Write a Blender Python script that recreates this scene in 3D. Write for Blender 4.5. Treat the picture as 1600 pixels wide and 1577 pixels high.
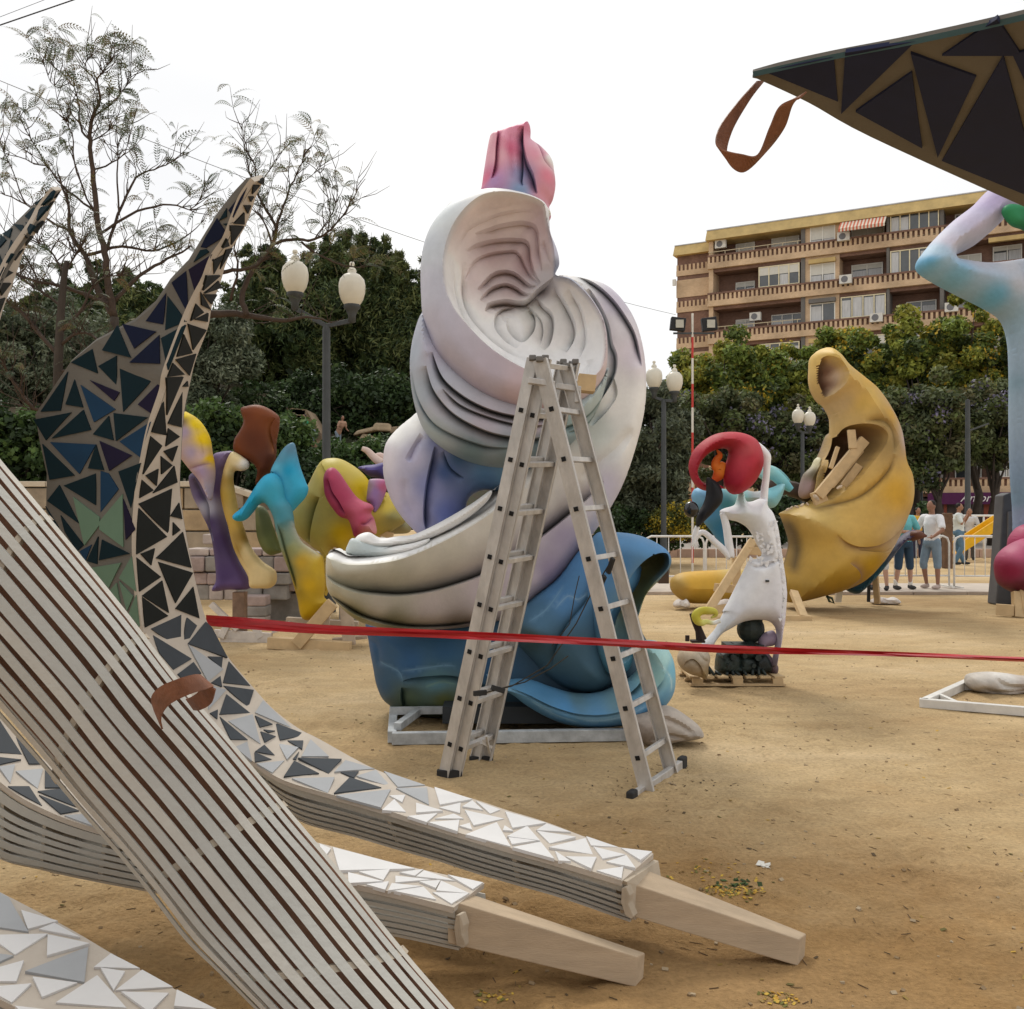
import bpy, bmesh, math, random
import numpy as np
from mathutils import Vector, Matrix, geometry, noise as mnoise
from mathutils.bvhtree import BVHTree
random.seed(7); rng = np.random.default_rng(7)
S = bpy.context.scene
for o in list(bpy.data.objects): bpy.data.objects.remove(o)
COL = S.collection
R = math.radians

# ---------------------------------------------------------------- camera
HOR = 796.0; FL = 1500.0; CAMZ = 1.6
cam_d = bpy.data.cameras.new('camera'); cam = bpy.data.objects.new('camera', cam_d); COL.objects.link(cam)
cam.location = (0, 0, CAMZ); cam.rotation_euler = (R(90), 0, 0)
cam_d.sensor_fit = 'HORIZONTAL'; cam_d.sensor_width = 36; cam_d.lens = 36*FL/1600
cam_d.shift_y = (HOR-788.5)/1600
cam_d.clip_start = 0.05; cam_d.clip_end = 900
S.camera = cam

# ---------------------------------------------------------------- sky, sun, exposure
SUN_EL, SUN_AZ = R(48), R(-17)
w = bpy.data.worlds.new("World"); S.world = w; w.use_nodes = True
nt = w.node_tree; nt.nodes.clear()
sky = nt.nodes.new('ShaderNodeTexSky'); sky.sky_type = 'NISHITA'; sky.sun_disc = False
sky.sun_elevation = SUN_EL; sky.sun_rotation = SUN_AZ; sky.air_density = 1.5; sky.dust_density = 4
tc = nt.nodes.new('ShaderNodeTexCoord')
nz = nt.nodes.new('ShaderNodeTexNoise'); nz.inputs['Scale'].default_value = 2.2; nz.inputs['Detail'].default_value = 3
mp = nt.nodes.new('ShaderNodeMapping'); mp.inputs['Scale'].default_value = (1, 1, 2.5)
cr = nt.nodes.new('ShaderNodeValToRGB')
cr.color_ramp.elements[0].position = .32; cr.color_ramp.elements[0].color = (7.5, 7.55, 7.7, 1)
cr.color_ramp.elements[1].position = .70; cr.color_ramp.elements[1].color = (8.8, 8.75, 8.6, 1)
mx = nt.nodes.new('ShaderNodeMix'); mx.data_type = 'RGBA'; mx.inputs[0].default_value = .995
bg = nt.nodes.new('ShaderNodeBackground'); bg.inputs['Strength'].default_value = 0.1
wo = nt.nodes.new('ShaderNodeOutputWorld')
L = nt.links.new
L(tc.outputs['Generated'], mp.inputs[0]); L(mp.outputs[0], nz.inputs['Vector']); L(nz.outputs['Fac'], cr.inputs[0])
L(sky.outputs[0], mx.inputs[6]); L(cr.outputs[0], mx.inputs[7]); L(mx.outputs[2], bg.inputs[0]); L(bg.outputs[0], wo.inputs[0])
sd = bpy.data.lights.new('sun', 'SUN'); sun = bpy.data.objects.new('sun', sd); COL.objects.link(sun)
sd.energy = 1.5; sd.angle = R(14); sd.color = (1, .96, .88)
sdir = Vector((math.sin(SUN_AZ)*math.cos(SUN_EL), math.cos(SUN_AZ)*math.cos(SUN_EL), math.sin(SUN_EL)))
sun.rotation_euler = (-sdir).to_track_quat('-Z', 'Y').to_euler()
S.view_settings.view_transform = 'Standard'; S.view_settings.look = 'None'
S.view_settings.exposure = 0.34; S.view_settings.gamma = 1.0; S.view_settings.use_curve_mapping = False
S.render.engine = 'CYCLES'
S.cycles.max_bounces = 6; S.cycles.diffuse_bounces = 3

# ---------------------------------------------------------------- helpers
def P(px, py, Y):
    """the point of the place that the photograph shows at pixel px, py, at distance Y"""
    return Vector(((px-800)/FL*Y, Y, CAMZ-(py-HOR)/FL*Y))
def G(px, py):
    return P(px, py, CAMZ*FL/(py-HOR))
def tag(o, label=None, cat=None, group=None, kind=None):
    if label: o['label'] = label
    if cat: o['category'] = cat
    if group: o['group'] = group
    if kind: o['kind'] = kind
    return o
def empty(name, loc=(0,0,0), rz=0):
    o = bpy.data.objects.new(name, None); COL.objects.link(o)
    o.location = loc; o.rotation_euler = (0,0,rz); o.empty_display_size = .2
    return o
def thing(name, label, cat, loc=(0,0,0), group=None, rz=0):
    return tag(empty(name, loc, rz), label, cat, group)
def copy_tree(o, parent=None):
    c = o.copy(); COL.objects.link(c); c.parent = parent
    for ch in o.children: copy_tree(ch, c)
    return c
def world_of(o):
    m = Matrix.LocRotScale(o.location, o.rotation_euler, o.scale)
    return world_of(o.parent) @ m if o.parent else m
class MB:
    """collects shapes of one mesh"""
    def __init__(s): s.v = []; s.f = []; s.c = []
    def add(s, v, f):
        n = len(s.v); s.v.extend([tuple(a) for a in v]); s.f.extend([tuple(i+n for i in q) for q in f]); return s
    def box(s, c, size, rot=None, taper=1.0):
        x, y, z = [a/2 for a in size]; c = Vector(c)
        vs = [Vector((sx*x*(taper if sz > 0 else 1), sy*y*(taper if sz > 0 else 1), sz*z)) for sz in (-1,1) for sy in (-1,1) for sx in (-1,1)]
        if rot is not None: vs = [rot @ q for q in vs]
        return s.add([q+c for q in vs], [(0,2,3,1),(4,5,7,6),(0,1,5,4),(2,6,7,3),(0,4,6,2),(1,3,7,5)])
    def bar(s, a, b, w, h, up=(0,0,1), ext=0):
        a = Vector(a); b = Vector(b); d = (b-a); l = d.length; d.normalize()
        u = Vector(up); x = d.cross(u)
        if x.length < 1e-4: x = d.cross(Vector((1,0,0)))
        x.normalize(); u = x.cross(d).normalized()
        m = Matrix((x, d, u)).transposed()
        return s.box((a+b)/2, (w, l+2*ext, h), m)
    def tube(s, pts, rad, n=8, cap=True, flat=None):
        pts = [Vector(p) for p in pts]; k = len(pts)
        if not hasattr(rad, '__len__'): rad = [rad]*k
        t0 = (pts[1]-pts[0]).normalized()
        a = Vector((0,0,1)) if abs(t0.z) < .9 else Vector((1,0,0))
        nrm = (a - t0*a.dot(t0)).normalized(); vs = []; fs = []
        for i, p in enumerate(pts):
            t = (pts[min(i+1,k-1)]-pts[max(i-1,0)]).normalized()
            nrm = (nrm - t*nrm.dot(t)).normalized(); bn = t.cross(nrm)
            fl = 1 if flat is None else flat
            for j in range(n):
                an = 2*math.pi*j/n
                vs.append(p + (nrm*math.cos(an) + bn*math.sin(an)*fl)*rad[i])
        for i in range(k-1):
            for j in range(n):
                fs.append((i*n+j, i*n+(j+1)%n, (i+1)*n+(j+1)%n, (i+1)*n+j))
        if cap: fs.append(tuple(range(n-1,-1,-1))); fs.append(tuple((k-1)*n+j for j in range(n)))
        return s.add(vs, fs)
    def ball(s, c, r, nu=12, nv=8, rot=None):
        r = (r,r,r) if not hasattr(r,'__len__') else r; c = Vector(c); vs = []; fs = []
        for i in range(nv+1):
            th = math.pi*i/nv
            for j in range(nu):
                ph = 2*math.pi*j/nu
                q = Vector((r[0]*math.sin(th)*math.cos(ph), r[1]*math.sin(th)*math.sin(ph), r[2]*math.cos(th)))
                if rot is not None: q = rot @ q
                vs.append(q+c)
        for i in range(nv):
            for j in range(nu):
                fs.append((i*nu+j, (i+1)*nu+j, (i+1)*nu+(j+1)%nu, i*nu+(j+1)%nu))
        return s.add(vs, fs)
    def lathe(s, c, prof, n=14):
        c = Vector(c); vs = []; fs = []
        for r, z in prof:
            for j in range(n):
                a = 2*math.pi*j/n; vs.append(c+Vector((r*math.cos(a), r*math.sin(a), z)))
        for i in range(len(prof)-1):
            for j in range(n): fs.append((i*n+j, i*n+(j+1)%n, (i+1)*n+(j+1)%n, (i+1)*n+j))
        return s.add(vs, fs)
    def prism(s, poly, off, nrm=None):
        """poly: 3d points, extruded by off"""
        poly = [Vector(p) for p in poly]; off = Vector(off); n = len(poly)
        nn = (poly[1]-poly[0]).cross(poly[2]-poly[0])
        if nn.dot(off) > 0: poly = poly[::-1]
        vs = poly + [p+off for p in poly]
        fs = [tuple(range(n)), tuple(range(2*n-1, n-1, -1))] + [(i, i+n, (i+1)%n+n, (i+1)%n) for i in range(n)]
        return s.add(vs, fs)
    def build(s, name, mat, parent=None, smooth=False, bevel=0, loc=None, colors=None):
        me = bpy.data.meshes.new(name); me.from_pydata(s.v, [], s.f); me.update()
        if mat: me.materials.append(mat)
        if colors is not None:
            ca = me.color_attributes.new('Col', 'FLOAT_COLOR', 'POINT')
            ca.data.foreach_set('color', np.asarray(colors, dtype=np.float32).ravel())
        if smooth: me.polygons.foreach_set('use_smooth', [True]*len(me.polygons))
        o = bpy.data.objects.new(name, me); COL.objects.link(o)
        if parent:
            o.parent = parent
            inv = world_of(parent).inverted(); me.transform(inv)
        elif loc is not None:
            me.transform(Matrix.Translation(-Vector(loc))); o.location = loc
        if bevel:
            b = o.modifiers.new('b', 'BEVEL'); b.width = bevel; b.segments = 2; b.limit_method = 'ANGLE'
        return o
def remesh(o, vox, smooth=4):
    m = o.modifiers.new('r', 'REMESH'); m.mode = 'VOXEL'; m.voxel_size = vox; m.use_smooth_shade = True
    if smooth:
        q = o.modifiers.new('s', 'SMOOTH'); q.iterations = smooth; q.factor = .5
    return o

# ---------------------------------------------------------------- materials
MATS = {}
def mat(name, col=(.5,.5,.5), rough=.6, var=.12, scale=6, bump=0.0, bscale=None, spec=.3, metal=0, attr=False, stretch=(1,1,1), col2=None, speck=0, transl=0):
    if name in MATS: return MATS[name]
    m = bpy.data.materials.new(name); m.use_nodes = True; t = m.node_tree; N = t.nodes; b = N['Principled BSDF']
    b.inputs['Roughness'].default_value = rough; b.inputs['Metallic'].default_value = metal
    b.inputs['Specular IOR Level'].default_value = spec
    c = N.new('ShaderNodeTexCoord'); mpp = N.new('ShaderNodeMapping'); mpp.inputs['Scale'].default_value = stretch
    t.links.new(c.outputs['Object'], mpp.inputs[0])
    n = N.new('ShaderNodeTexNoise'); n.inputs['Scale'].default_value = scale; n.inputs['Detail'].default_value = 6; n.inputs['Roughness'].default_value = .65
    t.links.new(mpp.outputs[0], n.inputs['Vector'])
    rr = N.new('ShaderNodeMapRange'); rr.inputs[1].default_value = .3; rr.inputs[2].default_value = .7
    rr.inputs[3].default_value = 1-var; rr.inputs[4].default_value = 1+var
    t.links.new(n.outputs['Fac'], rr.inputs[0])
    mul = N.new('ShaderNodeVectorMath'); mul.operation = 'SCALE'
    if attr:
        a = N.new('ShaderNodeVertexColor'); a.layer_name = 'Col'; src = a.outputs[0]
    elif col2 is not None:
        mm = N.new('ShaderNodeMix'); mm.data_type = 'RGBA'; mm.inputs[6].default_value = (*col,1); mm.inputs[7].default_value = (*col2,1)
        r2 = N.new('ShaderNodeMapRange'); r2.inputs[1].default_value = .42; r2.inputs[2].default_value = .6
        t.links.new(n.outputs['Fac'], r2.inputs[0]); t.links.new(r2.outputs[0], mm.inputs[0]); src = mm.outputs[2]
    else:
        a = N.new('ShaderNodeRGB'); a.outputs[0].default_value = (*col,1); src = a.outputs[0]
    t.links.new(src, mul.inputs[0]); t.links.new(rr.outputs[0], mul.inputs['Scale'])
    t.links.new(mul.outputs[0], b.inputs['Base Color'])
    rv = N.new('ShaderNodeMapRange'); rv.inputs[3].default_value = max(0,rough-.12); rv.inputs[4].default_value = min(1,rough+.12)
    t.links.new(n.outputs['Fac'], rv.inputs[0]); t.links.new(rv.outputs[0], b.inputs['Roughness'])
    if bump:
        n2 = N.new('ShaderNodeTexNoise'); n2.inputs['Scale'].default_value = bscale or scale*6; n2.inputs['Detail'].default_value = 4
        t.links.new(mpp.outputs[0], n2.inputs['Vector'])
        bp = N.new('ShaderNodeBump'); bp.inputs['Strength'].default_value = bump; bp.inputs['Distance'].default_value = .01
        t.links.new(n2.outputs['Fac'], bp.inputs['Height']); t.links.new(bp.outputs[0], b.inputs['Normal'])
    if transl:
        tr = N.new('ShaderNodeBsdfTranslucent'); t.links.new(mul.outputs[0], tr.inputs['Color'])
        ms = N.new('ShaderNodeMixShader'); ms.inputs[0].default_value = transl
        t.links.new(b.outputs[0], ms.inputs[1]); t.links.new(tr.outputs[0], ms.inputs[2]); t.links.new(ms.outputs[0], N['Material Output'].inputs[0])
    MATS[name] = m; return m
def glass(name, col, rough=.08):
    if name in MATS: return MATS[name]
    m = mat(name, col, rough=rough, var=.3, scale=1.5, spec=.6); return m

PAINT = mat('airbrushed_paint', attr=True, rough=.55, var=.085, scale=5, bump=.10, bscale=60, spec=.22)
PAINT_MATT = mat('airbrushed_matt_paint', attr=True, rough=.6, var=.07, scale=12, bump=.12, bscale=90, spec=.2)

# ---------------------------------------------------------------- 2d tools (photo pixels as drawing units of one plane)
def spline(pts, n=8, closed=False):
    pts = np.asarray(pts, float); k = len(pts); out = []
    rngk = range(k if closed else k-1)
    for i in rngk:
        if closed: p0,p1,p2,p3 = pts[(i-1)%k],pts[i],pts[(i+1)%k],pts[(i+2)%k]
        else: p0,p1,p2,p3 = pts[max(i-1,0)],pts[i],pts[i+1],pts[min(i+2,k-1)]
        for j in range(n):
            t = j/n
            out.append(.5*((2*p1)+(-p0+p2)*t+(2*p0-5*p1+4*p2-p3)*t*t+(-p0+3*p1-3*p2+p3)*t**3))
    if not closed: out.append(pts[-1])
    return np.array(out)
def resample(pl, h, closed=False):
    pl = np.asarray(pl, float)
    if closed: pl = np.vstack([pl, pl[:1]])
    d = np.r_[0, np.cumsum(np.linalg.norm(np.diff(pl[:, :], axis=0), axis=1))]
    n = max(int(d[-1]/h), 3); t = np.linspace(0, d[-1], n+1)
    o = np.stack([np.interp(t, d, pl[:, i]) for i in range(pl.shape[1])], 1)
    return o[:-1] if closed else o
def dist_pl(p, pl, closed=False):
    """distance, side sign and parameter of points p to the polyline pl"""
    pl = np.asarray(pl, float)
    if closed: pl = np.vstack([pl, pl[:1]])
    a = pl[:-1]; b = pl[1:]; ab = b-a; l2 = (ab**2).sum(1)+1e-9
    best = np.full(len(p), 1e9); side = np.zeros(len(p)); par = np.zeros(len(p)); ns = len(a)
    for i in range(ns):
        ap = p-a[i]; t = np.clip((ap@ab[i])/l2[i], 0, 1)
        q = ap - t[:, None]*ab[i]; d = np.hypot(q[:,0], q[:,1]); m = d < best
        best[m] = d[m]; side[m] = np.sign(ab[i][0]*ap[m][:,1]-ab[i][1]*ap[m][:,0]); par[m] = (i+t[m])/ns
    return best, side, par
def inside(p, poly):
    poly = np.asarray(poly, float); x, y = p[:,0], p[:,1]; c = np.zeros(len(p), bool); j = len(poly)-1
    for i in range(len(poly)):
        xi, yi = poly[i]; xj, yj = poly[j]
        m = ((yi > y) != (yj > y)) & (x < (xj-xi)*(y-yi)/(yj-yi+1e-12)+xi)
        c ^= m; j = i
    return c
def sst(x): x = np.clip(x, 0, 1); return x*x*(3-2*x)
def idw(p, samples, power=2.6):
    q = np.array([[s[0], s[1]] for s in samples], float); c = np.array([s[2] for s in samples], float)
    d = ((p[:,None,:]-q[None])**2).sum(2)+9; wt = d**(-power/2)
    return (wt@c)/wt.sum(1, keepdims=True)
def lin(r, g, b):
    f = lambda u: (u/255/12.92) if u/255 <= .04045 else ((u/255+.055)/1.055)**2.4
    return (f(r), f(g), f(b))
def relief(name, outline, Y, T, Rr, cols, parent=None, grooves=(), bowls=(), h=7, back=.8, tilt=None, material=None, smooth_out=True, fn=None, holes=(), lines=(), post=None):
    """a rounded solid: closed outline at distance Y(px,py), swelling by T metres over Rr drawing units,
    with folds (grooves: polyline, depth, width, side) and hollows (bowls: polygon, depth, width)"""
    ol = spline(outline, 6, True) if smooth_out else np.asarray(outline, float)
    ol = resample(ol, h*.8, True)
    x0, y0 = ol.min(0); x1, y1 = ol.max(0)
    gx, gy = np.meshgrid(np.arange(x0, x1, h), np.arange(y0, y1, h*.87)); gx = gx + (np.arange(gx.shape[0])[:,None]%2)*h*.5
    pts = np.stack([gx.ravel(), gy.ravel()], 1)
    gl = []; extra = []
    for g in grooves:
        pl = spline(g[0], 6); pl = resample(pl, h*.7); gl.append(pl)
        dv = np.gradient(pl, axis=0); nn = np.stack([-dv[:,1], dv[:,0]], 1); nn /= np.linalg.norm(nn, axis=1, keepdims=True)+1e-9
        wd = g[2]
        sg = g[3] if len(g) > 3 else 0
        for k in ((0, .25*wd, -.25*wd) if sg == 0 else (0, -1.3*sg, .22*wd*sg, .6*wd*sg)): extra.append(pl+nn*k)
    for q in lines: extra += [np.asarray(q)[:,:2], np.asarray(q)[:,:2]+np.array([0,-1.3]), np.asarray(q)[:,:2]+np.array([0,-3])]
    bl = []
    for b in bowls:
        pl = resample(spline(b[0], 6, True), h*.7, True); bl.append(pl)
        dv = np.gradient(np.vstack([pl[-1:], pl, pl[:1]]), axis=0)[1:-1]; nn = np.stack([-dv[:,1], dv[:,0]], 1); nn /= np.linalg.norm(nn, axis=1, keepdims=True)+1e-9
        for k in (-1.5, 0, 1.5, 3.5, -3.5): extra.append(pl+nn*k)
    hl = [resample(spline(q, 6, True), h*.8, True) for q in holes]
    if extra:
        ex = np.vstack(extra); 
        # thin the grid near the feature points
        cell = set(map(tuple, np.floor(ex/(h*.6)).astype(int)))
        keep = [tuple(c) not in cell for c in np.floor(pts/(h*.6)).astype(int)]
        pts = np.vstack([ex, pts[np.array(keep)]])
    # offset rings near the outline
    dv = np.gradient(np.vstack([ol[-1:], ol, ol[:1]]), axis=0)[1:-1]; nn = np.stack([-dv[:,1], dv[:,0]], 1); nn /= np.linalg.norm(nn, axis=1, keepdims=True)+1e-9
    area = .5*np.sum(ol[:,0]*np.roll(ol[:,1],-1)-np.roll(ol[:,0],-1)*ol[:,1]); nn *= np.sign(area)
    rings = np.vstack([ol+nn*Rr*k for k in (.02, .06, .14)])
    pts = np.vstack([pts, rings])
    pts = pts[inside(pts, ol)]; d = dist_pl(pts, ol, True)[0]
    pts = pts[d > Rr*.012+.15]
    for q in hl:
        pts = pts[(~inside(pts, q)) & (dist_pl(pts, q, True)[0] > .5)]
    pts = pts[np.sort(np.unique(np.round(pts/ .8).astype(int), axis=0, return_index=True)[1])]
    cl = []
    feats = []
    for g_, g in zip(gl, grooves):
        if len(g) > 3 and g[3]:
            q = resample(g_, max(h*.6, 2)); dv = np.gradient(q, axis=0); n_ = np.stack([-dv[:,1], dv[:,0]], 1); n_ /= np.linalg.norm(n_, axis=1, keepdims=True)+1e-9
            feats += [q, q-n_*1.35*g[3]]
    for q in lines: feats.append(resample(np.asarray(q)[:,:2], max(h*.6, 2)))
    for q in feats:
        ok_ = inside(q, ol) & (dist_pl(q, ol, True)[0] > 1.0)
        run = []
        for p_, k_ in zip(q, ok_):
            if k_: run.append(p_)
            elif len(run) > 1: cl.append(np.array(run)); run = []
            else: run = []
        if len(run) > 1: cl.append(np.array(run))
    for q in cl: pts = pts[dist_pl(pts, q)[0] > 1.4]
    n0 = len(ol); allp = np.vstack([ol]+hl+[pts]+cl); faces = [list(range(n0))]; st = n0
    for q in hl: faces.append(list(range(st, st+len(q)))); st += len(q)
    edges = []
    for f in faces: edges += [(f[i], f[(i+1)%len(f)]) for i in range(len(f))]
    st = len(allp)-sum(len(q) for q in cl)
    for q in cl: edges += [(st+i, st+i+1) for i in range(len(q)-1)]; st += len(q)
    r = geometry.delaunay_2d_cdt([Vector(q) for q in allp], edges, [], 0, 1e-4)
    V = np.array([(q.x, q.y) for q in r[0]]); Fc = [tuple(f) for f in r[2]]
    cen = np.array([V[list(f)].mean(0) for f in Fc]); ok = inside(cen, ol)
    for q in hl: ok &= ~inside(cen, q)
    Fc = [f for f, k in zip(Fc, ok) if k]
    d = dist_pl(V, ol, True)[0]
    for q in hl: d = np.minimum(d, dist_pl(V, q, True)[0])
    onb = d < .05
    u = np.clip(d/Rr, 0, 1); prof = np.sqrt(np.clip(1-(1-u)**2, 0, 1))
    off = -T*prof
    env = sst(d/(Rr*.35))
    C = idw(V, cols)
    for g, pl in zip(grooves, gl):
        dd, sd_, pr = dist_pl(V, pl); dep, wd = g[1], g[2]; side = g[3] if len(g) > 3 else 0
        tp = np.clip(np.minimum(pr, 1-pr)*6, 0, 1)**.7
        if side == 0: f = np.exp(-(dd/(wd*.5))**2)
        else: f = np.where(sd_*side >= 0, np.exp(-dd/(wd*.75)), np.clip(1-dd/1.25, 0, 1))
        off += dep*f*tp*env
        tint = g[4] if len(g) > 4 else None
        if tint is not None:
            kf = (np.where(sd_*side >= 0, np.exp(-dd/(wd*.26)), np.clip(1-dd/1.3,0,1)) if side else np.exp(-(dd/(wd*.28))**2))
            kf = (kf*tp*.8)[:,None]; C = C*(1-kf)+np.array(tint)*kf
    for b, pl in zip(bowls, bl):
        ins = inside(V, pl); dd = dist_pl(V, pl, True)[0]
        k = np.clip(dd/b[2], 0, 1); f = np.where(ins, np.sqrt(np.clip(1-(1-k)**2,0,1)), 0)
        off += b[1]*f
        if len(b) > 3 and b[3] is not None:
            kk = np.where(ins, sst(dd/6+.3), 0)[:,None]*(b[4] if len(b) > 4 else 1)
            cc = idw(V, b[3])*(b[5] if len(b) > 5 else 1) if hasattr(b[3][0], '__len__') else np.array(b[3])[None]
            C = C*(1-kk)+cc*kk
    if fn is not None: off = off + fn(V, d)
    if post is not None: C = post(V, C)
    off[onb] = 0
    Yb = np.array([Y(*q) for q in V]) if callable(Y) else np.full(len(V), float(Y))
    fr = np.stack([(V[:,0]-800)/FL*Yb, Yb+off, CAMZ-(V[:,1]-HOR)/FL*Yb], 1)
    bk = fr.copy(); 
    bo = T*back*prof
    bk[:,1] = np.maximum(Yb+bo, Yb+off+.012*(~onb))
    idx = np.arange(len(V)) + len(V); idx[onb] = np.arange(len(V))[onb]
    vs = np.vstack([fr, bk]); fs = []
    for f in Fc:
        a, b_, c_ = V[f[0]], V[f[1]], V[f[2]]
        cw = (b_[0]-a[0])*(c_[1]-a[1])-(b_[1]-a[1])*(c_[0]-a[0])
        # front faces look to -Y: in pixel space (y down) positive area is clockwise on screen
        f = f if cw < 0 else f[::-1]
        fs.append(f); fs.append(tuple(int(idx[i]) for i in f[::-1]))
    m = MB(); m.v = [tuple(q) for q in vs]; m.f = [tuple(int(i) for i in f) for f in fs if len(set(f)) == len(f)]
    lu = (C*np.array([.3,.59,.11])).sum(1, keepdims=True); C = np.clip(lu+(C-lu)*1.10, .004, .9)*.96; C4 = np.hstack([np.vstack([C, C]), np.ones((2*len(V), 1))])
    o = m.build(name, material or PAINT, parent, smooth=True, colors=C4); o.data.set_sharp_from_angle(angle=R(38)); return o
def zc(ox, oy, s):
    return lambda pts: [(ox+p[0]/s, oy+p[1]/s) for p in pts]
def ptube(name, pts, Y, rad, cols, parent=None, n=12, seg=5, flat=None, material=None, smooth=True):
    """swept limb along drawing points (px,py[,Y]) with radii in drawing units and painted colours"""
    p3 = [tuple(q) if len(q) > 2 else (q[0], q[1], Y) for q in pts]
    if not hasattr(rad, '__len__'): rad = [rad]*len(p3)
    arr = spline(np.hstack([np.array(p3, float), np.array(rad, float)[:,None]]), seg)
    m = MB(); m.tube([P(a[0], a[1], a[2]) for a in arr], [max(a[3], .3)*a[2]/FL for a in arr], n, flat=flat)
    A = arr[:, :2]; k = np.repeat(np.arange(len(arr)), n)
    C = idw(A, cols)[k]; C4 = np.hstack([np.clip(C,0,1), np.ones((len(C),1))])
    return m.build(name, material or PAINT, parent, smooth=smooth, colors=C4)
# ================================================================ THE SETTING
def ground_mat():
    m = bpy.data.materials.new('sand'); m.use_nodes = True; t = m.node_tree; N = t.nodes; b = N['Principled BSDF']
    b.inputs['Roughness'].default_value = .95; b.inputs['Specular IOR Level'].default_value = .1
    c = N.new('ShaderNodeTexCoord')
    def nz_(sc, det=6, st=None):
        n = N.new('ShaderNodeTexNoise'); n.inputs['Scale'].default_value = sc; n.inputs['Detail'].default_value = det; n.inputs['Roughness'].default_value = .65
        if st:
            q = N.new('ShaderNodeMapping'); q.inputs['Scale'].default_value = st; t.links.new(c.outputs['Object'], q.inputs[0]); t.links.new(q.outputs[0], n.inputs['Vector'])
        else: t.links.new(c.outputs['Object'], n.inputs['Vector'])
        return n
    r = N.new('ShaderNodeValToRGB'); e = r.color_ramp.elements
    e[0].position = .34; e[0].color = (.42,.285,.145,1); e[1].position = .66; e[1].color = (.62,.47,.285,1)
    k = e.new(.5); k.color = (.53,.385,.21,1)
    a = nz_(.45, 9, (.5,1,1)); t.links.new(a.outputs['Fac'], r.inputs[0])
    f = nz_(42, 8); r2 = N.new('ShaderNodeMapRange'); r2.inputs[1].default_value = .3; r2.inputs[2].default_value = .7; r2.inputs[3].default_value = .78; r2.inputs[4].default_value = 1.16
    t.links.new(f.outputs['Fac'], r2.inputs[0])
    g = nz_(5, 5, (.6,1,1)); r3 = N.new('ShaderNodeMapRange'); r3.inputs[1].default_value = .3; r3.inputs[2].default_value = .7; r3.inputs[3].default_value = .86; r3.inputs[4].default_value = 1.1
    t.links.new(g.outputs['Fac'], r3.inputs[0])
    mu = N.new('ShaderNodeMath'); mu.operation = 'MULTIPLY'; t.links.new(r2.outputs[0], mu.inputs[0]); t.links.new(r3.outputs[0], mu.inputs[1])
    # dark crumbs
    v = N.new('ShaderNodeTexVoronoi'); v.inputs['Scale'].default_value = 26; t.links.new(c.outputs['Object'], v.inputs['Vector'])
    v3 = N.new('ShaderNodeMapRange'); v3.inputs[1].default_value = .07; v3.inputs[2].default_value = .12; v3.inputs[3].default_value = .5; v3.inputs[4].default_value = 1
    t.links.new(v.outputs['Distance'], v3.inputs[0])
    mu2 = N.new('ShaderNodeMath'); mu2.operation = 'MULTIPLY'; t.links.new(mu.outputs[0], mu2.inputs[0]); t.links.new(v3.outputs[0], mu2.inputs[1])
    sc = N.new('ShaderNodeVectorMath'); sc.operation = 'SCALE'; t.links.new(r.outputs[0], sc.inputs[0]); t.links.new(mu2.outputs[0], sc.inputs['Scale'])
    pm = N.new('ShaderNodeMapping'); pm.vector_type = 'POINT'; pm.inputs['Location'].default_value = (-.1,-.72,0); pm.inputs['Scale'].default_value = (.30,.30,.3); t.links.new(c.outputs['Object'], pm.inputs[0])  # browner patch near the camera, foreground shade put into the sand colour
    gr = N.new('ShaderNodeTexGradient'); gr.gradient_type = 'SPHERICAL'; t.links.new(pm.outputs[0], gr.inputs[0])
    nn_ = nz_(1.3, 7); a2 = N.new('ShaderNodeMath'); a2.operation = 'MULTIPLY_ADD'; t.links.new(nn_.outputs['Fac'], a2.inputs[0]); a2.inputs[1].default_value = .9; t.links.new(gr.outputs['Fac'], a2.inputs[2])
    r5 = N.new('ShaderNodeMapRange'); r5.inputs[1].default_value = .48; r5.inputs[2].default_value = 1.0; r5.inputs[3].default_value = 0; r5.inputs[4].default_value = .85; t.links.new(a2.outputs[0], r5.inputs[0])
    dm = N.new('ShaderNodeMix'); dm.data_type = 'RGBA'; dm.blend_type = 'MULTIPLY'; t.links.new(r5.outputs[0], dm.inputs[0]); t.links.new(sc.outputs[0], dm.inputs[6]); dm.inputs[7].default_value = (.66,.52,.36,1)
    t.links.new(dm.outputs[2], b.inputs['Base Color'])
    ad = N.new('ShaderNodeMath'); ad.operation = 'ADD'; t.links.new(f.outputs['Fac'], ad.inputs[0])
    h2 = nz_(9, 6); t.links.new(h2.outputs['Fac'], ad.inputs[1])
    bp = N.new('ShaderNodeBump'); bp.inputs['Strength'].default_value = .8; bp.inputs['Distance'].default_value = .03
    t.links.new(ad.outputs[0], bp.inputs['Height']); t.links.new(bp.outputs[0], b.inputs['Normal'])
    return m
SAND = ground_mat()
PRN = {}
rgp = random.Random(77)
for _ in range(420):
    y_ = 2.2+12*rgp.random()**1.3; x_ = rgp.uniform(-.6,.6)*y_; a_ = rgp.uniform(0,3.14)
    for s_ in (0,1): 
        q_ = (x_+s_*.35*math.cos(a_), y_+s_*.35*math.sin(a_), a_+rgp.uniform(-.2,.2), rgp.uniform(.006,.016))
        PRN.setdefault((int(q_[0]//.5), int(q_[1]//.5)), []).append(q_)
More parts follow.
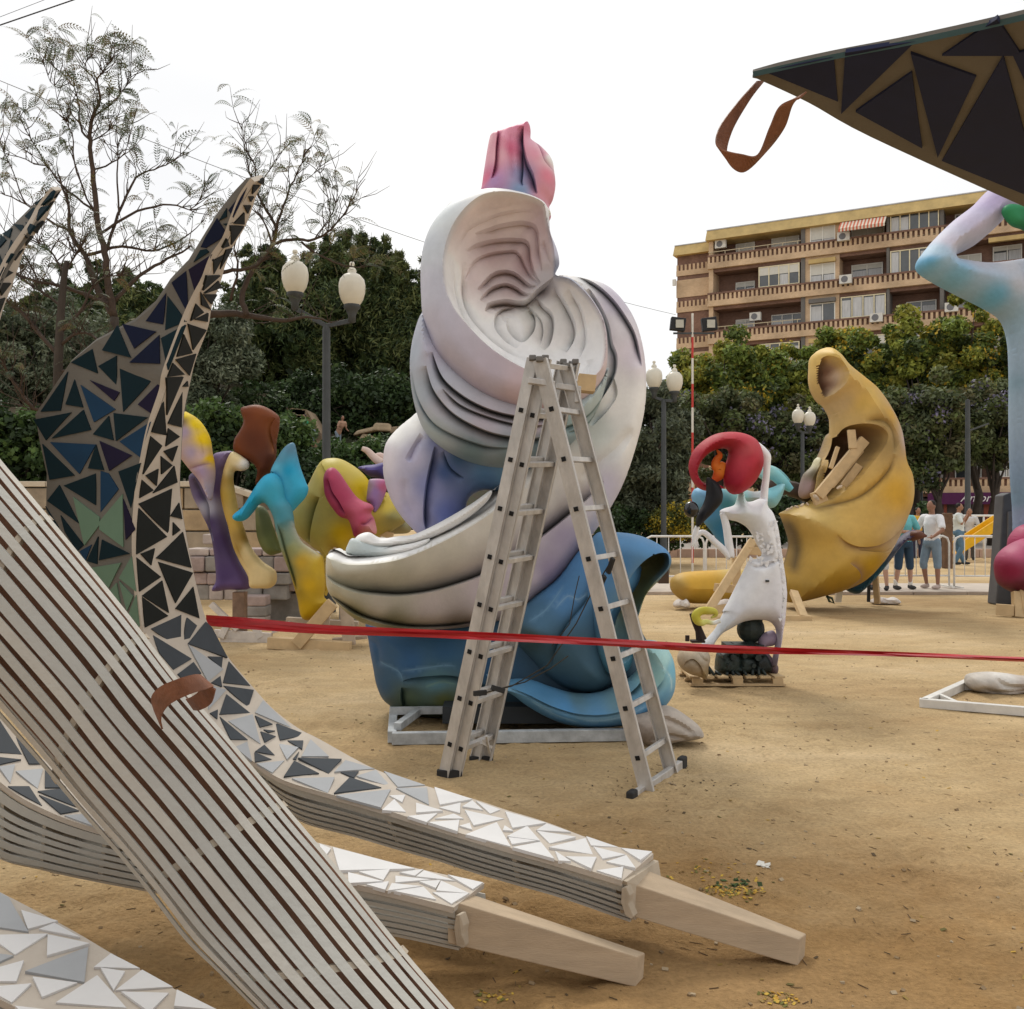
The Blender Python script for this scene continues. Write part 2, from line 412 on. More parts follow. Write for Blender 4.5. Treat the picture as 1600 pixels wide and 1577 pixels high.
def prn(x, y):
    v = 0; i, j = int(x//.5), int(y//.5)
    for di in (-1,0,1):
        for dj in (-1,0,1):
            for (px, py, a, dp) in PRN.get((i+di, j+dj), ()):
                u = (x-px)*math.cos(a)+(y-py)*math.sin(a); w_ = -(x-px)*math.sin(a)+(y-py)*math.cos(a); r2 = (u/.15)**2+(w_/.06)**2
                if r2 < 4: v += -dp*math.exp(-r2*1.2)+dp*.5*math.exp(-(math.sqrt(r2)-1.35)**2*6)
    return v
def gz(x, y):
    if y > 17: return 0.0
    return prn(x, y)+.012*mnoise.noise(Vector((x*.9, y*.9, 0)))+.006*mnoise.noise(Vector((x*4, y*4, 3)))+.003*mnoise.noise(Vector((x*11, y*11, 6)))
xs = sorted(set([-400,-200,-100,-60,-40,-30,-22,-16]+[round(-12+.08*i,3) for i in range(101)]+[round(-4+.03*i,3) for i in range(1,267)]+[round(4+.08*i,3) for i in range(1,101)]+[13.5,16,22,30,40,60,100,200,400]))
ys = [-60,-20,-8,-3,-1]+[round(.2+.03*i,3) for i in range(300)]+[round(9.2+.12*i,3) for i in range(66)]+[17.4,18.5,20,24,30,40,60,100,200,500]
V = [(x, y, gz(x, y) if (-12 <= x <= 12 and y > 0) else 0) for y in ys for x in xs]
nx = len(xs); Fq = [(j*nx+i, j*nx+i+1, (j+1)*nx+i+1, (j+1)*nx+i) for j in range(len(ys)-1) for i in range(nx-1)]
m = MB(); m.v = V; m.f = Fq
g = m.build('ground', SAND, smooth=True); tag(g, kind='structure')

# pale walk with a low edging across the far side of the sand
CONC = mat('pale_concrete', (.50,.43,.36), rough=.9, var=.15, scale=1.5, bump=.3, bscale=40)
KERB = mat('kerb_stone', (.40,.33,.27), rough=.9, var=.2, scale=3, bump=.3)
m = MB(); m.box((6, 19.35, -.02), (60, 2.6, .06)); tag(m.build('path', CONC), kind='structure')
kb = tag(empty('kerb', (6, 18.0, 0)), kind='structure')
for i in range(46):
    m = MB(); m.box((-17+i*1.0, 18.0+.008*random.uniform(-1,1), .0), (.985, .14, .12)); m.build('kerb_stone', KERB, kb, bevel=.01)
kb2 = tag(empty('low_wall', (14, 32, 0)), kind='structure')
for i in range(50):
    m = MB(); m.box((-8+i*1.0, 32.0, .14), (.985, .35, .28)); m.build('kerb_stone', mat('pink_stone', (.42,.29,.22), rough=.9, var=.2, scale=2), kb2, bevel=.01)
m = MB(); m.box((14, 44, .0), (60, 24, .03)); tag(m.build('playground_floor', mat('playground_paving', (.34,.30,.26), rough=.9, var=.2, scale=.6)), kind='structure')
# litter of twigs, chips and pebbles on the sand
m = MB(); c4 = []
for i in range(2300):
    y = 2.1+13*random.random()**1.6; x = random.uniform(-.62, .62)*y+random.uniform(-.5,.5)
    z = gz(x, y)+.002; kind = random.random(); a = random.uniform(0, math.pi)
    if kind < .45:
        l = random.uniform(.01, .05); w_ = .0016; col = random.choice([(.10,.06,.03),(.2,.13,.06),(.05,.035,.02)])
        d = Vector((math.cos(a), math.sin(a), random.uniform(-.1,.1))); n0 = len(m.v); m.bar(Vector((x,y,z))-d*l/2, Vector((x,y,z))+d*l/2, w_*2, w_)
    elif kind < .8:
        s_ = random.uniform(.003, .011); col = random.choice([(.32,.23,.13),(.24,.165,.09),(.40,.31,.2)]); n0 = len(m.v)
        rot = Matrix.Rotation(a, 3, 'Z') @ Matrix.Rotation(random.uniform(0,1), 3, 'X'); m.box((x,y,z), (s_*2, s_*1.4, s_), rot)
    else:
        s_ = random.uniform(.006, .016); col = random.choice([(.45,.28,.05),(.30,.2,.06),(.12,.10,.03),(.09,.06,.03)]); n0 = len(m.v)
        rot = Matrix.Rotation(a, 3, 'Z') @ Matrix.Rotation(random.uniform(-.4,.4), 3, 'X'); m.box((x,y,z+.001), (s_, s_*1.6, .0012), rot)
    c4 += [(*col, 1)]*(len(m.v)-n0)
def heap(px, py, n, r, cols, smin=.004, smax=.012):
    c = G(px, py)
    for i in range(n):
        a = random.uniform(0, 6.28); q = r*random.random()**.8; x = c.x+q*math.cos(a)*1.5; y = c.y+q*math.sin(a); s_ = random.uniform(smin, smax)
        rot = Matrix.Rotation(a, 3, 'Z') @ Matrix.Rotation(random.uniform(-.6,.6), 3, 'X'); n0 = len(m.v)
        m.box((x, y, gz(x,y)+.003), (s_, s_*1.5, .0016), rot); c4.extend([(*random.choice(cols), 1)]*(len(m.v)-n0))
yl = [(.55,.36,.06),(.45,.25,.04),(.16,.15,.04),(.3,.2,.07)]
heap(1140,1395,150,.10,yl); heap(1150,1385,26,.07,[(.06,.10,.03),(.04,.06,.02)],.008,.02); heap(1215,1563,60,.05,yl); heap(1105,1365,50,.16,yl)
heap(770,1560,40,.05,yl); heap(1195,1355,8,.02,[(.7,.68,.62)],.012,.03); heap(1060,1225,40,.35,[(.1,.07,.04),(.2,.14,.07)])
lo = m.build('ground_litter', mat('litter', attr=True, rough=.9), colors=c4); tag(lo, 'twigs, chips, blossom crumbs and pebbles strewn over the sand', 'litter', kind='stuff')

# ---------------------------------------------------------------- foliage tools
def leafmat(name, c, transl=.25): return mat(name, c, rough=.6, attr=True, var=.25, scale=1.2, spec=.25, transl=transl)
def leaves(name, cen, rad, n, size, cols, parent, asp=1.8, material=None, flatz=.8, droop=.0):
    cen = np.asarray(cen, float); k = len(cen); rad = np.broadcast_to(np.asarray(rad, float), (k,))
    ci = rng.integers(0, k, n); d = rng.normal(size=(n,3)); d /= np.linalg.norm(d, axis=1, keepdims=True)
    rr = rad[ci]*(rng.random(n)**.45)
    p = cen[ci]+d*rr[:,None]*np.array([1,1,flatz])
    nr = d*.7+rng.normal(size=(n,3))*.8+np.array([0,0,.5]); nr /= np.linalg.norm(nr, axis=1, keepdims=True)
    t = rng.normal(size=(n,3)); t[:,2] -= droop; t -= nr*(t*nr).sum(1, keepdims=True); t /= np.linalg.norm(t, axis=1, keepdims=True)
    b = np.cross(nr, t); s_ = size*rng.uniform(.55, 1.4, n)
    a = t*(s_*asp*.5)[:,None]; c = b*(s_*.5)[:,None]
    v = np.stack([p-a, p+c*.9, p+a, p-c*.9], 1).reshape(-1,3)
    me = bpy.data.meshes.new(name); me.vertices.add(4*n); me.loops.add(4*n); me.polygons.add(n)
    me.vertices.foreach_set('co', v.ravel()); me.loops.foreach_set('vertex_index', np.arange(4*n))
    me.polygons.foreach_set('loop_start', np.arange(0,4*n,4)); me.update(calc_edges=True)
    cols = np.array(cols, float); ck = rng.integers(0, len(cols), k); lc = cols[np.where(rng.random(n) < .7, ck[ci], rng.integers(0,len(cols),n))]*rng.uniform(.7,1.3,(n,1))
    C = np.hstack([np.clip(lc,0,1), np.ones((n,1))]); C = np.repeat(C, 4, 0).astype(np.float32)
    ca = me.color_attributes.new('Col','FLOAT_COLOR','POINT'); ca.data.foreach_set('color', C.ravel())
    me.materials.append(material or leafmat('leaf', (.1,.1,.1)))
    o = bpy.data.objects.new(name, me); COL.objects.link(o)
    if parent: o.parent = parent; me.transform(world_of(parent).inverted())
    return o
BARK = mat('bark', (.055,.043,.034), rough=.9, var=.35, scale=9, bump=.6, bscale=30, stretch=(1,1,.3))
def blob_centers(c, r, n, lump=.35, lo=-1, seed=0):
    rg = np.random.default_rng(seed); d = rg.normal(size=(n*2,3)); d /= np.linalg.norm(d,axis=1,keepdims=True); d = d[d[:,2] > lo][:n]
    q = rg.uniform(.35,1,len(d))**.6
    s_ = np.array([1+lump*mnoise.noise(Vector(a*2.2)+Vector((seed*3.1,0,0)))*1.6 for a in d])
    return np.asarray(c)+d*(q*s_)[:,None]*np.asarray(r)
def tree(name, label, base, height, crown_c, crown_r, nleaf, size, cols, nb=80, clump=.55, group=None, tr=.16, seed=1, asp=1.8, limbs=7, extra=None, cat='tree', droop=0, lump=.35, lo=-1):
    t = thing(name, label, cat, base, group)
    rg = random.Random(seed); m = MB(); b = Vector(base); cc = Vector(crown_c)
    top = Vector((cc.x, cc.y, cc.z+crown_r[2]*.3)); pts = [b+Vector((0,0,-.1))]
    for i in range(1,5): pts.append(b.lerp(top, i/4)+Vector((rg.uniform(-1,1),rg.uniform(-1,1),0))*.05*height*(i<4))
    m.tube(pts, [tr*1.25,tr,tr*.75,tr*.45,tr*.12], 9)
    m.build('trunk', BARK, t, smooth=True)
    m = MB(); cs = blob_centers(crown_c, crown_r, nb, seed=seed, lump=lump, lo=lo)
    for i in range(limbs*2):
        q = Vector(cs[rg.randrange(len(cs))]); s0 = pts[1].lerp(pts[3], rg.random()); mid = s0.lerp(q, .5)+Vector((rg.uniform(-.3,.3),rg.uniform(-.3,.3),rg.uniform(.1,.5)))
        m.tube([s0, mid, q], [tr*.42, tr*.25, tr*.06], 6)
    m.build('limbs', BARK, t, smooth=True)
    o = leaves('crown', cs, clump*np.random.default_rng(seed).uniform(.6,1.3,len(cs)), nleaf, size, cols, t, asp=asp, droop=droop); o['kind'] = 'stuff'
    if extra:
        e = leaves(extra[0], cs[np.random.default_rng(seed+5).random(len(cs)) < extra[4]]+np.array([0,-.1,.15]), clump*1.05, extra[1], extra[2], extra[3], t, asp=1.2); e['kind'] = 'stuff'
    return t

# ---- hill at the left rising behind the retaining wall
def hz(x, y):
    k = sst(np.array([(y-19.3)/16])).item()*sst(np.array([(2.5-x)/9])).item()
    return 1.3+5.2*k+.25*mnoise.noise(Vector((x*.35, y*.35, 1)))
hx = np.linspace(-40, 6.5, 80); hy = np.linspace(18.3, 48, 60)
m = MB(); m.v = [(x, y, hz(x,y)*float(sst(np.array([(2.2-x)/3.5]))[0])-.15) for y in hy for x in hx]; nx = 80
m.f = [(j*nx+i, j*nx+i+1, (j+1)*nx+i+1, (j+1)*nx+i) for j in range(59) for i in range(79)]
tag(m.build('hill', mat('hill_earth', (.10,.075,.045), rough=.95, var=.4, scale=1.2, bump=.8, bscale=12, col2=(.055,.06,.03)), smooth=True), kind='structure')

# ---- retaining wall of stone blocks with pale coping
rw = thing('retaining_wall', 'tan stone block retaining wall with pale coping below the hedge at left', 'wall', (-9, 17.6, 0))
STONE = [mat('wall_stone_%s' % n, c, rough=.9, var=.28, scale=2.2, bump=.6, bscale=14) for n, c in (('tan',(.36,.27,.17)),('ochre',(.40,.29,.17)),('grey',(.33,.265,.19)))]
m = MB(); m.box((-11.5, 17.72, 1.0), (12.4, .3, 2.0)); m.prism([(-5.3,17.57,0),(-2.5,17.57,0),(-2.5,17.57,1.1),(-5.3,17.57,2.0)],(0,.3,0)); m.build('core', mat('wall_mortar', (.26,.22,.17), rough=.95), rw)
me_cache = {}
for r_ in range(5):
    zz = .2+r_*.40; x = -17.6 - .3*(r_%2)
    while x < -2.6:
        wd = random.choice([.62,.8,.95,1.1]); key = wd
        if x > -5.2 and zz+.2 > 2.02-.33*(x+wd+5.2): break
        mm = MB(); mm.box((x+wd/2, 17.53+random.uniform(-.012,.012), zz), (wd-.03, .12, .37)); mm.build('stone', random.choice(STONE), rw, bevel=.015)
        x += wd
for i in range(2):
    mm = MB(); mm.bar((-5.3+1.4*i,17.66,2.04-.46*i),(-3.93+1.4*i,17.66,1.585-.46*i),.46,.10); mm.build('coping_stone', mat('coping', (.55,.47,.36), rough=.85, var=.15, bump=.3), rw, bevel=.012)
for i in range(8):
    mm = MB(); mm.box((-17+i*1.55, 17.66, 2.06), (1.54, .46, .10)); mm.build('coping_stone', mat('coping', (.55,.47,.36), rough=.85, var=.15, bump=.3), rw, bevel=.012)
# low continuation of the terrace wall right of the sculptures
# ---- stone ramp and kids on the hillside
rp = thing('stone_ramp', 'pale dry stone slope climbing the dark hillside behind the brown form', 'ramp', P(470,700,24.0))
RS = [mat('ramp_stone_%s' % n, c, rough=.95, var=.3, scale=3, bump=.5) for n, c in (('tan',(.30,.22,.13)),('brown',(.22,.16,.10)),('buff',(.37,.28,.18)))]
m = MB(); m.prism([P(447,637,24.2), P(478,640,24.2), P(500,676,24.2), P(520,760,24.2), P(470,760,24.2), P(455,700,24.2)], (0,1.2,0)); m.build('core', RS[1], rp)
for i in range(70):
    fx = random.random(); fy = random.random()
    px = 452+fx*28+fy*26; py = 642+fy*104
    mm = MB(); c = P(px, py, 24.15); mm.box(c, (random.uniform(.14,.3), .14, random.uniform(.07,.13)), Matrix.Rotation(random.uniform(-.25,.25)+.2,3,'Y')); mm.build('stone', random.choice(RS), rp)
tr2 = thing('terrace_rocks', 'low pale rocks on the terrace beyond the lamp post', 'rocks', P(575,690,25))
for (px, py, sx, sz) in ((548,694,.5,.3),(575,665,1.0,.16),(598,660,.7,.3),(560,712,.9,.25),(590,700,.9,.35),(575,680,.6,.4),(535,705,.4,.2),(625,664,.7,.25),(640,690,.8,.5)):
    mm = MB(); mm.box(P(px,py+8,25), (sx*.8, .4, sz*.7), Matrix.Rotation(random.uniform(-.3,.3),3,'Y'), taper=.7); mm.build('rock', random.choice(RS), tr2, bevel=.05)

# ---- pines and shrubs on the hill
PINE = [(.055,.085,.028),(.085,.115,.038),(.028,.044,.018),(.14,.155,.05),(.11,.125,.04)]
pg = 'dark pines on the hillside'
pines = [
 (405,32,410,52,110,'pine with its crown just behind the tip of the claw shaped leg'),
 (452,34,425,44,110,'pine rising behind the frosted lamp globe half hidden by twigs'),
 (505,31,392,50,110,'pine directly behind the tall lamp post'),
 (556,33,372,44,120,'tallest spiky pine right of the nearest lamp globe'),
 (612,31,400,46,120,'pine between the lamp and the white swirl sculpture'),
 (655,30,392,50,120,'pine partly hidden by the white swirl sculpture'),
 (705,33,420,50,120,'pine hidden behind the white swirl sculpture, last of the row'),
 (250,31,455,70,110,'pine behind the dark blue mosaic blade'),
 (150,33,440,80,110,'pine behind the thin stemmed tree'),
 (60,31,470,80,110,'pine at the far left edge of the hill')]
for i, (px, Y, ty, wpx, hp, lb) in enumerate(pines):
    top = P(px, ty, Y); rx = wpx/FL*Y; zb = hz(top.x, Y) if top.x < .8 else 0
    hh = top.z-zb; hh *= .88; c = Vector((top.x, Y, zb+hh*.50))
    t = thing('pine_tree', lb, 'pine tree', (top.x, Y, zb), pg)
    m = MB(); m.tube([(top.x,Y,zb-.3),(top.x+.15,Y,zb+hh*.5),(top.x,Y,top.z-.6)], [.2,.14,.04], 8); m.build('trunk', BARK, t, smooth=True)
    cs = blob_centers(c, (rx, 1.6, hh*.47), 150, seed=20+i, lump=.3)
    # spiky leaders
    sp = []
    rg = random.Random(i)
    for k in range(13):
        a = rg.uniform(-.95,.95); x = top.x+a*rx; z1 = c.z+hh*.47*math.sqrt(max(0,1-a*a))+rg.uniform(.25,1.25)
        for q in range(9): sp.append((x+rg.uniform(-.05,.05), Y+rg.uniform(-.8,.3), z1-q*.2))
    m = MB()
    for k in range(10):
        q = Vector(cs[rg.randrange(len(cs))]); s0 = Vector((top.x,Y,zb+hh*rg.uniform(.15,.7))); m.tube([s0, s0.lerp(q,.6)+Vector((0,0,.2)), q], [.07,.05,.015], 5)
    m.build('limbs', BARK, t, smooth=True)
    rad = np.r_[np.random.default_rng(i).uniform(.4,.8,len(cs)), np.full(len(sp),.17)]
    o = leaves('crown', np.vstack([cs, np.array(sp)]), rad, 36000, .042, PINE, t, asp=5.0, droop=-.8); o['kind'] = 'stuff'
    o2 = leaves('inner_crown', cs*1.0+np.array([0,.5,0]), .55, 6000, .26, PINE[:3], t, asp=1.3); o2['kind'] = 'stuff'
OL = [(.13,.155,.095),(.18,.20,.13),(.08,.10,.06)]
tree('olive_tree', 'grey green olive bush behind the right edge of the dark claw', P(335,720,23.5), 4, P(338,560,23.5), (.95,.8,1.3), 26000, .05, OL, nb=60, clump=.35, seed=4, tr=.09, asp=2.6)
tree('olive_tree', 'pale grey green olive bush low behind the far left claw tip', P(45,720,24), 4, P(60,560,24), (2.0,.9,1.5), 30000, .055, OL, nb=90, clump=.4, seed=5, tr=.09, asp=2.6)
HEDGE = [(.045,.08,.026),(.07,.12,.032),(.10,.16,.045),(.028,.048,.018)]
def shrub(label, c, r, n, size, cols, seed, name='shrub', nb=60, clump=.3, group=None, cat='shrub', asp=1.5):
    c = Vector(c); t = thing(name, label, cat, (c.x, c.y, c.z-r[2]), group); m = MB(); rg = random.Random(seed)
    for i in range(9):
        m.tube([(c.x+rg.uniform(-.4,.4)*r[0], c.y, c.z-r[2]-.15), (c.x+rg.uniform(-.7,.7)*r[0], c.y+rg.uniform(-.3,.3), c.z), (c.x+rg.uniform(-.8,.8)*r[0], c.y, c.z+r[2]*.6)], [.04,.025,.01], 5)
    m.build('stems', BARK, t, smooth=True)
    o = leaves('foliage', blob_centers(c, r, nb, seed=seed), clump, n, size, cols, t, asp=asp); o['kind'] = 'stuff'; return t
shrub('glossy green shrub above the stone wall at far left', P(25,700,18.8), (1.1,.5,.85), 9000, .085, HEDGE, 11)
shrub('bright leaved shrub above the wall left of the blue blade', P(-60,690,18.9), (1.1,.5,.95), 7000, .085, HEDGE, 15)
shrub('green hedge behind the yellow and lilac petal form', P(340,690,18.9), (.95,.5,.75), 9000, .08, HEDGE, 12)
shrub('dark hedge behind the brown curled form', P(430,705,19.2), (.75,.5,.85), 9000, .075, HEDGE[:3], 13)
shrub('low dark hedge behind the turquoise form', P(455,755,18.7), (.9,.5,.5), 6000, .075, [HEDGE[0],HEDGE[3]], 14)
shrub('dark green bush on the hillside above the yellow form', P(560,725,21), (1.3,.6,.5), 9000, .07, [HEDGE[0],HEDGE[1]], 16)
shrub('dark bush on the terrace under the white bulb of the swirl sculpture', P(640,735,21), (1.2,.6,.75), 8000, .07, [HEDGE[0],HEDGE[3]], 18)
shrub('dark ivy mass filling the slope behind the blue blade', P(190,690,20), (2.1,.5,1.0), 14000, .08, [HEDGE[0],HEDGE[3],HEDGE[1]], 17, nb=100)

shrub('dark undergrowth filling the hillside above the terrace rocks', P(600,640,26), (2.2,.6,.9), 13000, .09, [HEDGE[0],HEDGE[3],PINE[0]], 19, nb=90, clump=.4)
shrub('dark undergrowth on the hillside left of the stone ramp', P(400,660,24.5), (1.1,.5,1.0), 9000, .08, [HEDGE[0],HEDGE[3],PINE[0]], 21, clump=.35)
shrub('ferny undergrowth above the children on the hillside', P(500,622,27), (1.4,.6,.7), 9000, .08, [HEDGE[0],HEDGE[3],PINE[0]], 22, clump=.35)
# ---- thin leaved trees with bare branches, left
TW = mat('twig_bark', (.065,.045,.034), rough=.9, var=.3, scale=14, bump=.4)
def frond_mesh(base, dirv, length, m, cols, c4, rg):
    d = Vector(dirv).normalized(); side = d.cross(Vector((0,0,1)))
    if side.length < .1: side = Vector((1,0,0))
    side.normalize(); side = Matrix.Rotation(rg.uniform(-1.2,1.2),3,d) @ side; p = Vector(base); n = 11; col = rg.choice(cols)
    for i in range(n):
        q = p + d*(length/n); d = (d+Vector((0,0,-.13))).normalized(); n0 = len(m.v)
        if i > 0:
            for s_ in (-1,1):
                l = .055*math.sin(math.pi*(i+.8)/(n+.8)); a = p; tip = p+side*s_*l+d*.035; w_ = d*.011
                m.add([a-w_*.4, a+side*s_*l*.5+w_*1.6, tip, a+side*s_*l*.5-w_*.6], [(0,1,2,3)])
        m.add([p-side*.002, p+side*.002, q+side*.002, q-side*.002], [(0,1,2,3)])
        c4.extend([(*[c*rg.uniform(.8,1.2) for c in col],1)]*(len(m.v)-n0)); p = q
def drawn_tree(label, Y, stems, seed, ntw=5, nfr=1.0, trunk_n=1):
    rg = random.Random(seed); b0 = stems[0][0]
    t = thing('sparse_tree', label, 'tree', P(b0[0], b0[1], Y), 'sparse leaved trees behind the mosaic legs')
    mt = MB(); mb = MB(); ml = MB(); c4 = []; cols = [(.10,.12,.07),(.14,.15,.09),(.07,.09,.05),(.17,.15,.07)]
    for k, st in enumerate(stems):
        pts = [(a[0], a[1]) for a in st]; pl = spline(pts, 4); n = len(pl); w0 = st[0][2]; w1 = st[-1][2]
        dy = rg.uniform(-.6,.6) if k >= trunk_n else 0
        p3 = [P(a[0]+rg.uniform(-1.2,1.2)*(k>=trunk_n), a[1]+rg.uniform(-1.2,1.2), Y+dy*i/n) for i, a in enumerate(pl)]
        rad = [max((w0+(w1-w0)*i/(n-1))*.40, .45)*Y/FL for i in range(n)]
        (mt if k < trunk_n else mb).tube(p3, rad, 7)
        if k < trunk_n: continue
        for j in range(int(n*ntw*.34)):
            i = rg.randrange(n//4, n); p = p3[i]; dr = (p3[min(i+1,n-1)]-p3[max(i-1,0)]).normalized()
            d = (dr*.7+Vector((rg.uniform(-1,1), rg.uniform(-.7,.7), rg.uniform(-.25,.9)))).normalized(); q = [p]; ln = rg.uniform(.2,.62)
            for s_ in range(4): d = (d+Vector((rg.uniform(-.4,.4),rg.uniform(-.4,.4),rg.uniform(-.1,.35)))).normalized(); q.append(q[-1]+d*ln/4)
            mb.tube(q, [.007,.0055,.004,.003,.002], 5)
            if rg.random() < .5*nfr:
                for f_ in range(rg.randint(2,5)):
                    b_ = q[rg.randint(2,4)]; frond_mesh(b_, d*.5+Vector((rg.uniform(-1,1),rg.uniform(-1,1),rg.uniform(-.3,.6))), rg.uniform(.24,.46), ml, cols, c4, rg)
            elif rg.random() < .5:
                b_ = q[2]; d2 = (d+Vector((rg.uniform(-1,1),0,rg.uniform(-.3,.6)))).normalized(); mb.tube([b_, b_+d2*.2, b_+d2*.4+Vector((0,0,.06))], [.005,.004,.002], 4)
    mt.build('trunk', BARK, t, smooth=True); o = mb.build('branches', TW, t, smooth=True); o['kind'] = 'stuff'
    o = ml.build('foliage', leafmat('leaf', (.1,.1,.1)), t, colors=c4); o['kind'] = 'stuff'
    return t
drawn_tree('tall thin tree whose bare leader pokes highest into the white sky at left', 12.5, [
 [(176,760,26),(178,600,22),(179,495,17)],
 [(179,495,14),(150,445,11),(133,400,9),(110,362,7),(106,320,5),(90,270,3)],
 [(179,495,15),(168,440,12),(164,396,10),(152,342,8),(145,266,7),(141,221,6),(143,186,5),(156,160,4),(152,129,3),(160,112,3),(172,92,1)],
 [(141,221,5),(126,198,4),(122,160,3),(110,129,3),(80,100,1)],
 [(143,186,4),(176,160,3),(192,140,2),(208,118,1)],
 [(164,396,7),(185,335,5),(213,278,4),(250,262,2),(282,245,1)],
 [(185,335,4),(183,270,3),(187,220,2),(205,195,1)],
 [(156,365,6),(213,331,5),(266,320,3),(297,327,2),(320,300,1)],
 [(150,330,5),(107,300,4),(76,262,3),(46,213,3),(28,180,1)],
 [(110,362,5),(70,340,4),(40,320,3),(0,300,2)],
 [(76,262,3),(40,250,3),(0,235,1)],
 [(133,400,7),(190,385,5),(240,392,4),(290,370,3),(318,345,1)],
 [(179,470,9),(220,430,7),(262,405,5),(300,385,3)],
 [(179,480,9),(120,455,6),(60,440,5),(10,425,3),(-30,430,2)],
 [(145,266,4),(185,250,3),(200,228,1)],[(141,221,3),(170,205,2),(183,180,1)],[(152,129,3),(134,108,2),(138,92,1)],[(110,129,2),(85,135,2),(66,98,1)],
 [(152,342,4),(120,270,3),(112,210,2),(95,180,1)],[(60,440,4),(40,400,3),(20,380,1)],[(40,320,3),(20,270,2),(-5,210,1)]], 3, ntw=2.5, nfr=1.3)
drawn_tree('dark topped snag tree with a cut trunk beside the far left claw', 11.5, [
 [(90,780,22),(91,594,19),(95,495,16),(101,430,13),(105,407,9)],
 [(95,560,9),(60,520,7),(25,480,6),(-20,455,4)],
 [(95,520,7),(130,480,6),(150,440,4),(190,430,2)],
 [(96,480,6),(70,460,5),(40,440,4),(10,420,2)],
 [(95,600,10),(60,640,8),(30,610,6),(0,560,3)],
 [(101,430,5),(85,400,4),(60,380,2)],[(101,430,4),(116,402,5),(120,395,3)],
 [(95,540,7),(125,520,5),(160,540,4),(170,600,2)],[(92,580,7),(130,575,4),(160,560,3)]], 5, ntw=7, nfr=.3)
drawn_tree('crooked branch tree spreading right behind the dark claw tip over the lamp', 13.5, [
 [(235,760,34),(245,640,30),(262,540,26),(300,498,22)],
 [(300,498,18),(345,490,16),(395,494,14),(440,502,10),(480,495,5),(520,505,2)],
 [(385,492,12),(378,468,12),(385,440,11),(400,415,9),(425,385,8),(430,362,7),(428,348,5),(412,322,4),(402,300,3),(390,270,3)],
 [(300,498,12),(330,440,8),(355,424,8),(395,418,7),(420,400,4)],
 [(430,362,6),(440,330,4),(455,290,3),(468,262,3),(480,235,1)],
 [(428,380,7),(455,375,6),(490,375,5),(512,362,4),(535,338,3),(552,310,2),(570,280,1)],
 [(470,377,5),(500,400,4),(540,415,3),(570,418,2)],
 [(402,300,3),(398,260,3),(382,232,2),(378,195,1)],
 [(402,300,3),(420,265,2),(450,225,1)],
 [(412,322,3),(395,285,3),(385,245,2),(380,210,1)],
 [(512,362,3),(515,320,2),(500,270,1)],[(490,375,3),(520,330,2),(528,290,1)],
 [(455,290,2),(480,280,2),(500,262,1)],[(360,470,6),(372,420,4),(366,380,3),(380,350,1)],[(425,385,5),(415,350,3),(400,330,2)]], 9, ntw=2.4, nfr=1.0)

# ---------------------------------------------------------------- apartment block
BU = thing('apartment_block', 'brown and yellow brick apartment block with yellow roof edge and awnings beyond the trees', 'building', (15.6, 75, 0), rz=-math.atan2(.482,.876))
def brickmat(name, c1, c2):
    m = bpy.data.materials.new(name); m.use_nodes = True; t = m.node_tree; N = t.nodes; b = N['Principled BSDF']; b.inputs['Roughness'].default_value = .9
    c = N.new('ShaderNodeTexCoord'); sx = N.new('ShaderNodeSeparateXYZ'); t.links.new(c.outputs['Object'], sx.inputs[0])
    ad = N.new('ShaderNodeMath'); ad.operation = 'ADD'; t.links.new(sx.outputs[0], ad.inputs[0]); t.links.new(sx.outputs[1], ad.inputs[1])
    cb = N.new('ShaderNodeCombineXYZ'); t.links.new(ad.outputs[0], cb.inputs[0]); t.links.new(sx.outputs[2], cb.inputs[1])
    br = N.new('ShaderNodeTexBrick'); br.inputs['Scale'].default_value = 3.2; br.inputs['Color1'].default_value = (*c1,1); br.inputs['Color2'].default_value = (*c2,1)
    br.inputs['Mortar'].default_value = (*[a*.75 for a in c1],1); br.inputs['Mortar Size'].default_value = .02; t.links.new(cb.outputs[0], br.inputs['Vector'])
    n = N.new('ShaderNodeTexNoise'); n.inputs['Scale'].default_value = .7; n.inputs['Detail'].default_value = 8; t.links.new(c.outputs['Object'], n.inputs['Vector'])
    r = N.new('ShaderNodeMapRange'); r.inputs[1].default_value = .3; r.inputs[2].default_value = .7; r.inputs[3].default_value = .72; r.inputs[4].default_value = 1.15; t.links.new(n.outputs['Fac'], r.inputs[0])
    s_ = N.new('ShaderNodeVectorMath'); s_.operation = 'SCALE'; t.links.new(br.outputs[0], s_.inputs[0]); t.links.new(r.outputs[0], s_.inputs['Scale']); t.links.new(s_.outputs[0], b.inputs['Base Color'])
    return m
BROWN = brickmat('brown_brick', (.18,.098,.07), (.235,.135,.095)); YEL = brickmat('yellow_brick', (.62,.445,.285), (.54,.38,.235))
YROOF = mat('yellow_roof_edge', (.50,.36,.15), rough=.7, var=.2, scale=1.2); WHITE = mat('white_frame', (.72,.70,.64), rough=.5, var=.06)
SHUT = mat('roller_shutter', (.58,.56,.50), rough=.6, var=.06); GLA = mat('window_glass', (.05,.055,.06), rough=.08, var=.4, scale=.9, spec=.8)
CURT = mat('net_curtain', (.50,.50,.50), rough=.8, var=.2, scale=3, stretch=(6,6,.4)); ACW = mat('air_unit_white', (.62,.60,.55), rough=.5); DARK = mat('dark_void', (.02,.018,.016), rough=.6)
GREYP = mat('grey_pier', (.15,.14,.13), rough=.9, var=.2, scale=1)
